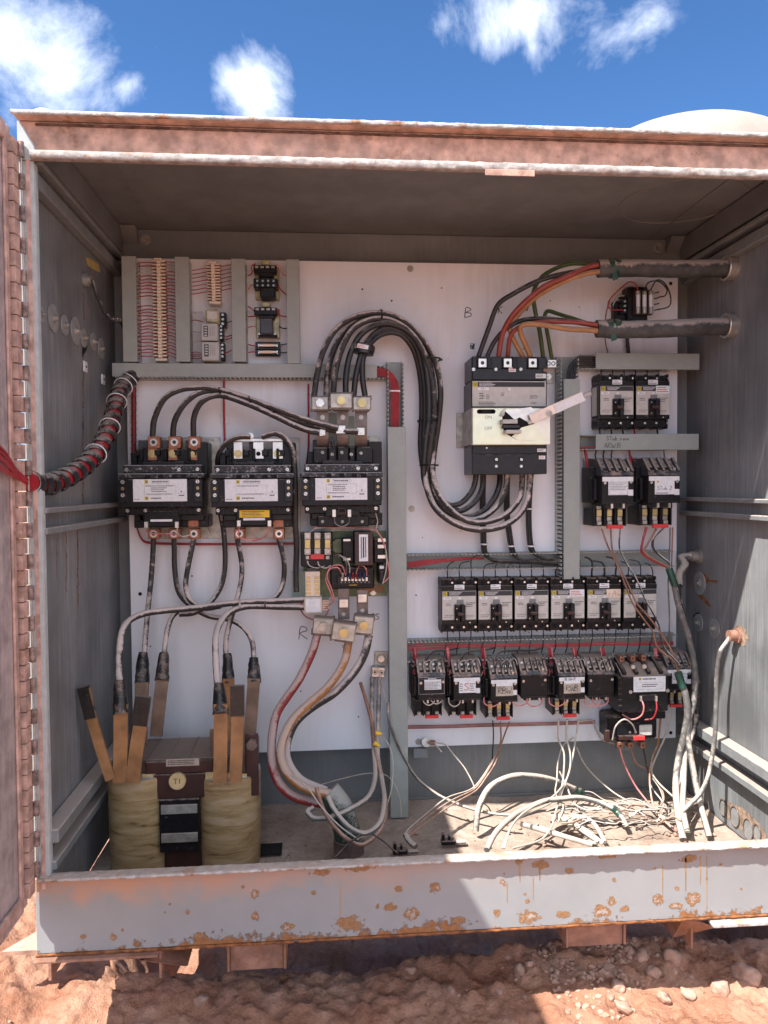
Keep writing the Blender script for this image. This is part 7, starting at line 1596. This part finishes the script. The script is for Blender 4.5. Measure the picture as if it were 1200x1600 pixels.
for lab, pts, k, wd in RW: cable('wire', lab.replace(' a ', ' on the left, ').replace(' b ', ' in the middle, ').replace(' c ', ' on the right, ') if 'white wire ' in lab[:11] else lab, pts, wd, k, 'wire', None, 8, 8)
d = Dev('cable_fitting', 670, 1161, 'silver cable fitting on the foot of the white panel', 'fitting', None, .02)
q = MB(); q.cyl(d.l3(664, 1160, .0), d.l3(666, 1160, .03), .014, 'dull_metal', n=18); q.cyl(d.l3(666, 1160, .022), d.l3(680, 1161, .03), .008, 'dirty_steel', n=14); d.part('body', q)
TH = [
 ('thick dusty cable arching from the floor to the frayed end by the back wall', [(743, 1298, .22), (748, 1262, .2), (766, 1230, .16), (800, 1213, .12), (835, 1213, .09), (867, 1220, .07), (898, 1233, .05), (908, 1237, .05)], 10, 'cable_grey'),
 ('thick dusty cable arching over the tangled wires with a green taped end', [(761, 1328, .44), (774, 1302, .38), (796, 1280, .32), (813, 1268, .28), (848, 1253, .22), (876, 1248, .19), (902, 1246, .18), (933, 1253, .18), (958, 1264, .2), (971, 1277, .22), (979, 1292, .24)], 9.5, 'cable_grey'),
 ('pale flat cable lying nearest the sill in the sunlit tangle', [(813, 1287, .28), (850, 1298, .3), (890, 1310, .33), (925, 1320, .35)], 8, 'wire_white'),
 ('second pale cable lying in the sunlit tangle', [(838, 1290, .26), (865, 1300, .3), (900, 1312, .33), (930, 1318, .34)], 6, 'cable_grey'),
 ('third pale cable lying in the sunlit tangle', [(868, 1276, .22), (892, 1285, .26), (915, 1298, .3), (942, 1318, .34)], 7, 'wire_white'),
 ('fourth pale cable bending sharply in the sunlit tangle', [(890, 1292, .27), (898, 1278, .24), (915, 1278, .24), (930, 1290, .28), (945, 1316, .34)], 7, 'wire_white'),
 ('fifth pale cable bending in the sunlit tangle', [(862, 1285, .24), (872, 1274, .22), (888, 1280, .24), (906, 1296, .29), (935, 1316, .34)], 6, 'cable_grey'),
 ('dark flat cable lying across the floor at the back', [(925, 1281, .17), (950, 1283, .17), (985, 1285, .18), (1020, 1283, .18), (1060, 1277, .18)], 6, 'cable_grey'),
 ('thick cable from the upper green tape down the right side of the panel', [(1045, 886, .12), (1053, 914, .13), (1060, 946, .13), (1072, 982, .13), (1081, 1019, .13), (1086, 1060, .13), (1083, 1100, .14), (1075, 1130, .15), (1077, 1165, .16), (1087, 1225, .2), (1098, 1270, .25), (1108, 1308, .3)], 9.5, 'cable_grey'),
 ('grey cable from the right wall hub sagging behind the other thick cables', [(1060, 912, .1), (1062, 940, .09), (1074, 985, .08), (1086, 1040, .08), (1091, 1085, .08), (1087, 1130, .08), (1076, 1170, .09), (1062, 1220, .12), (1058, 1265, .18)], 8, 'cable_dusty'),
 ('thick cable from the lower green tape down to the sunlit floor', [(1062, 1062, .14), (1072, 1088, .15), (1074, 1118, .15), (1068, 1150, .15), (1060, 1185, .15), (1056, 1230, .18), (1060, 1275, .24), (1068, 1312, .3)], 11, 'cable_grey'),
 ('thick cable with a green taped foot beside the right end of the duct row', [(1078, 1110, .12), (1075, 1150, .13), (1070, 1180, .15), (1068, 1224, .18), (1067, 1266, .24), (1074, 1300, .3)], 8.5, 'wire_white')]
for lab, pts, wd, k in TH: cable('cable', lab, pts, wd, k, 'cable', 'thick cables on the right' if pts[0][0] > 1040 else None, 14, 8)
for nm, pts, wd, k in (('green tape wrap where the upper right wires join a thick cable', [(1046, 889, .125), (1051, 905, .13), (1055, 917, .13)], 11.5, 'tape_green'), ('green tape wrap in front of the rightmost bottom starter', [(1059, 1050, .145), (1063, 1062, .145), (1067, 1074, .148)], 12.5, 'tape_green'), ('green tape wrap on the lower end of the arching cable in the sun', [(957, 1263, .2), (964, 1269, .205), (969, 1275, .215)], 11, 'tape_green'), ('green tape wrap at the frayed end of the arching cable', [(899, 1233, .05), (905, 1236, .05), (910, 1238, .05)], 11, 'tape_green'), ('green tape wrap at the foot of the thick cable on the sunlit floor', [(1068, 1276, .25), (1070, 1288, .27), (1074, 1300, .3)], 10, 'tape_green'), ('grey sheath end lying at the left end of the sweeping wires', [(634, 1304, .35), (640, 1314, .37), (650, 1323, .39)], 9, 'cable_grey')):
    cable('tape_wrap' if 'tape' in nm else 'cable_sheath', nm, pts, wd, k, 'tape' if 'tape' in nm else 'cable sheath', None, 16, 5)
rr = random.Random(21)
for i in range(30):
    x0, y0 = rr.uniform(850, 1035), rr.uniform(1252, 1292)
    wz = lambda yy: .17 + (yy - 1262) * .0042
    a_ = rr.uniform(-.5, .5); ln_ = rr.uniform(25, 70); pts = []
    for j in range(5):
        t = j / 4; yy = y0 + ln_ * math.sin(a_) * t * .45 + rr.uniform(-4, 4); pts.append((x0 + ln_ * math.cos(a_) * t + rr.uniform(-4, 4), yy - 3 * math.sin(t * PI), wz(yy)))
    lab = f'{ORD[i]} loose thin strand of the tangle on the sunlit cabinet floor'
    cable('wire', lab, pts, rr.choice([1.6, 2.4, 3.4]), rr.choice(['wire_white', 'cable_grey', 'cable_grey', 'wire_brown', 'cable_dusty']), 'wire', 'loose strands of the floor tangle', 7, 6)
# right wall hubs and hanging cables
def hub(px, py, label, pts, wd, k='dull_metal'):
    p = PX(px, py, XR); o = empty('cable_gland', p, label, 'cable gland'); q = MB(); q.cyl((0, 0, 0), (-.008, 0, 0), .022, k, n=22); q.cyl((-.008, 0, 0), (-.03, 0, 0), .016, k, n=20); q.build('hub', o)
    return p
h1 = hub(1093, 869, 'small grey gland on the right wall above the torn holes', None, 0); h2 = hub(1154, 993, 'rusty gland on the sunlit right wall with a cable hanging from it', None, 0, 'dirty_steel')
def wcable(label, pts, r, k):
    c = pts[0]; q = MB(); q.tube(smooth_pts([tuple(p - c) for p in pts], 8), r, k, 12); return tag(q.build('cable', None, c), label, 'cable')
wcable('short dusty cable bending from the gland above the torn holes down behind the panel edge', [h1 + Vector((-.02, 0, 0)), h1 + Vector((-.06, .0, -.005)), P(1070, 883, .04), P(1062, 897, .06), P(1060, 915, .08)], .0125, 'cable_grey')
wcable('grey cable hanging from the rusty gland down to the sunlit floor', [h2 + Vector((-.02, 0, 0))] + [P(*p) for p in ((1136, 1003, .25), (1125, 1020, .25), (1120, 1054, .24), (1119, 1100, .24), (1117, 1150, .24), (1113, 1180, .24), (1106, 1215, .25), (1094, 1240, .25), (1078, 1257, .25), (1066, 1268, .25))], .0065, 'cable_grey')
# floor odds and ends
for i, (px, py, lab) in enumerate(((700, 1318, 'small black broken terminal lying on the floor behind the sill'), (625, 1333, 'broken grey relay bit lying behind the sill'))):
    p = PZ(px, py, ZF + .02); o = empty('broken_part', p, lab, 'debris'); q = MB(); q.box3(-.02, .02, -.012, .012, 0, .012, 'black', .002); q.box3(-.018, -.010, -.008, .008, .012, .03, 'black', .001); q.box3(.0, .006, -.008, .008, .012, .024, 'black', .001); q.box3(.022, .05, -.008, .008, .0, .006, 'cable_grey', .001); q.build('body', o)
q = MB(); rr = random.Random(9)
for i in range(260):
    x = rr.uniform(XL + .45, XR - .03); y = rr.uniform(YF + .03, YB - .05); r = abs(rr.gauss(.0016, .0022)) + .0012; vv, ff = rock_verts(min(r, .008), i, 1); q.add([(v.x + x, v.y + y, v.z + ZF + .012) for v in vv], ff, 'stone', False)
tag(q.build('grit'), 'dust crumbs and grit scattered over the cabinet floor', 'grit', kind='stuff')
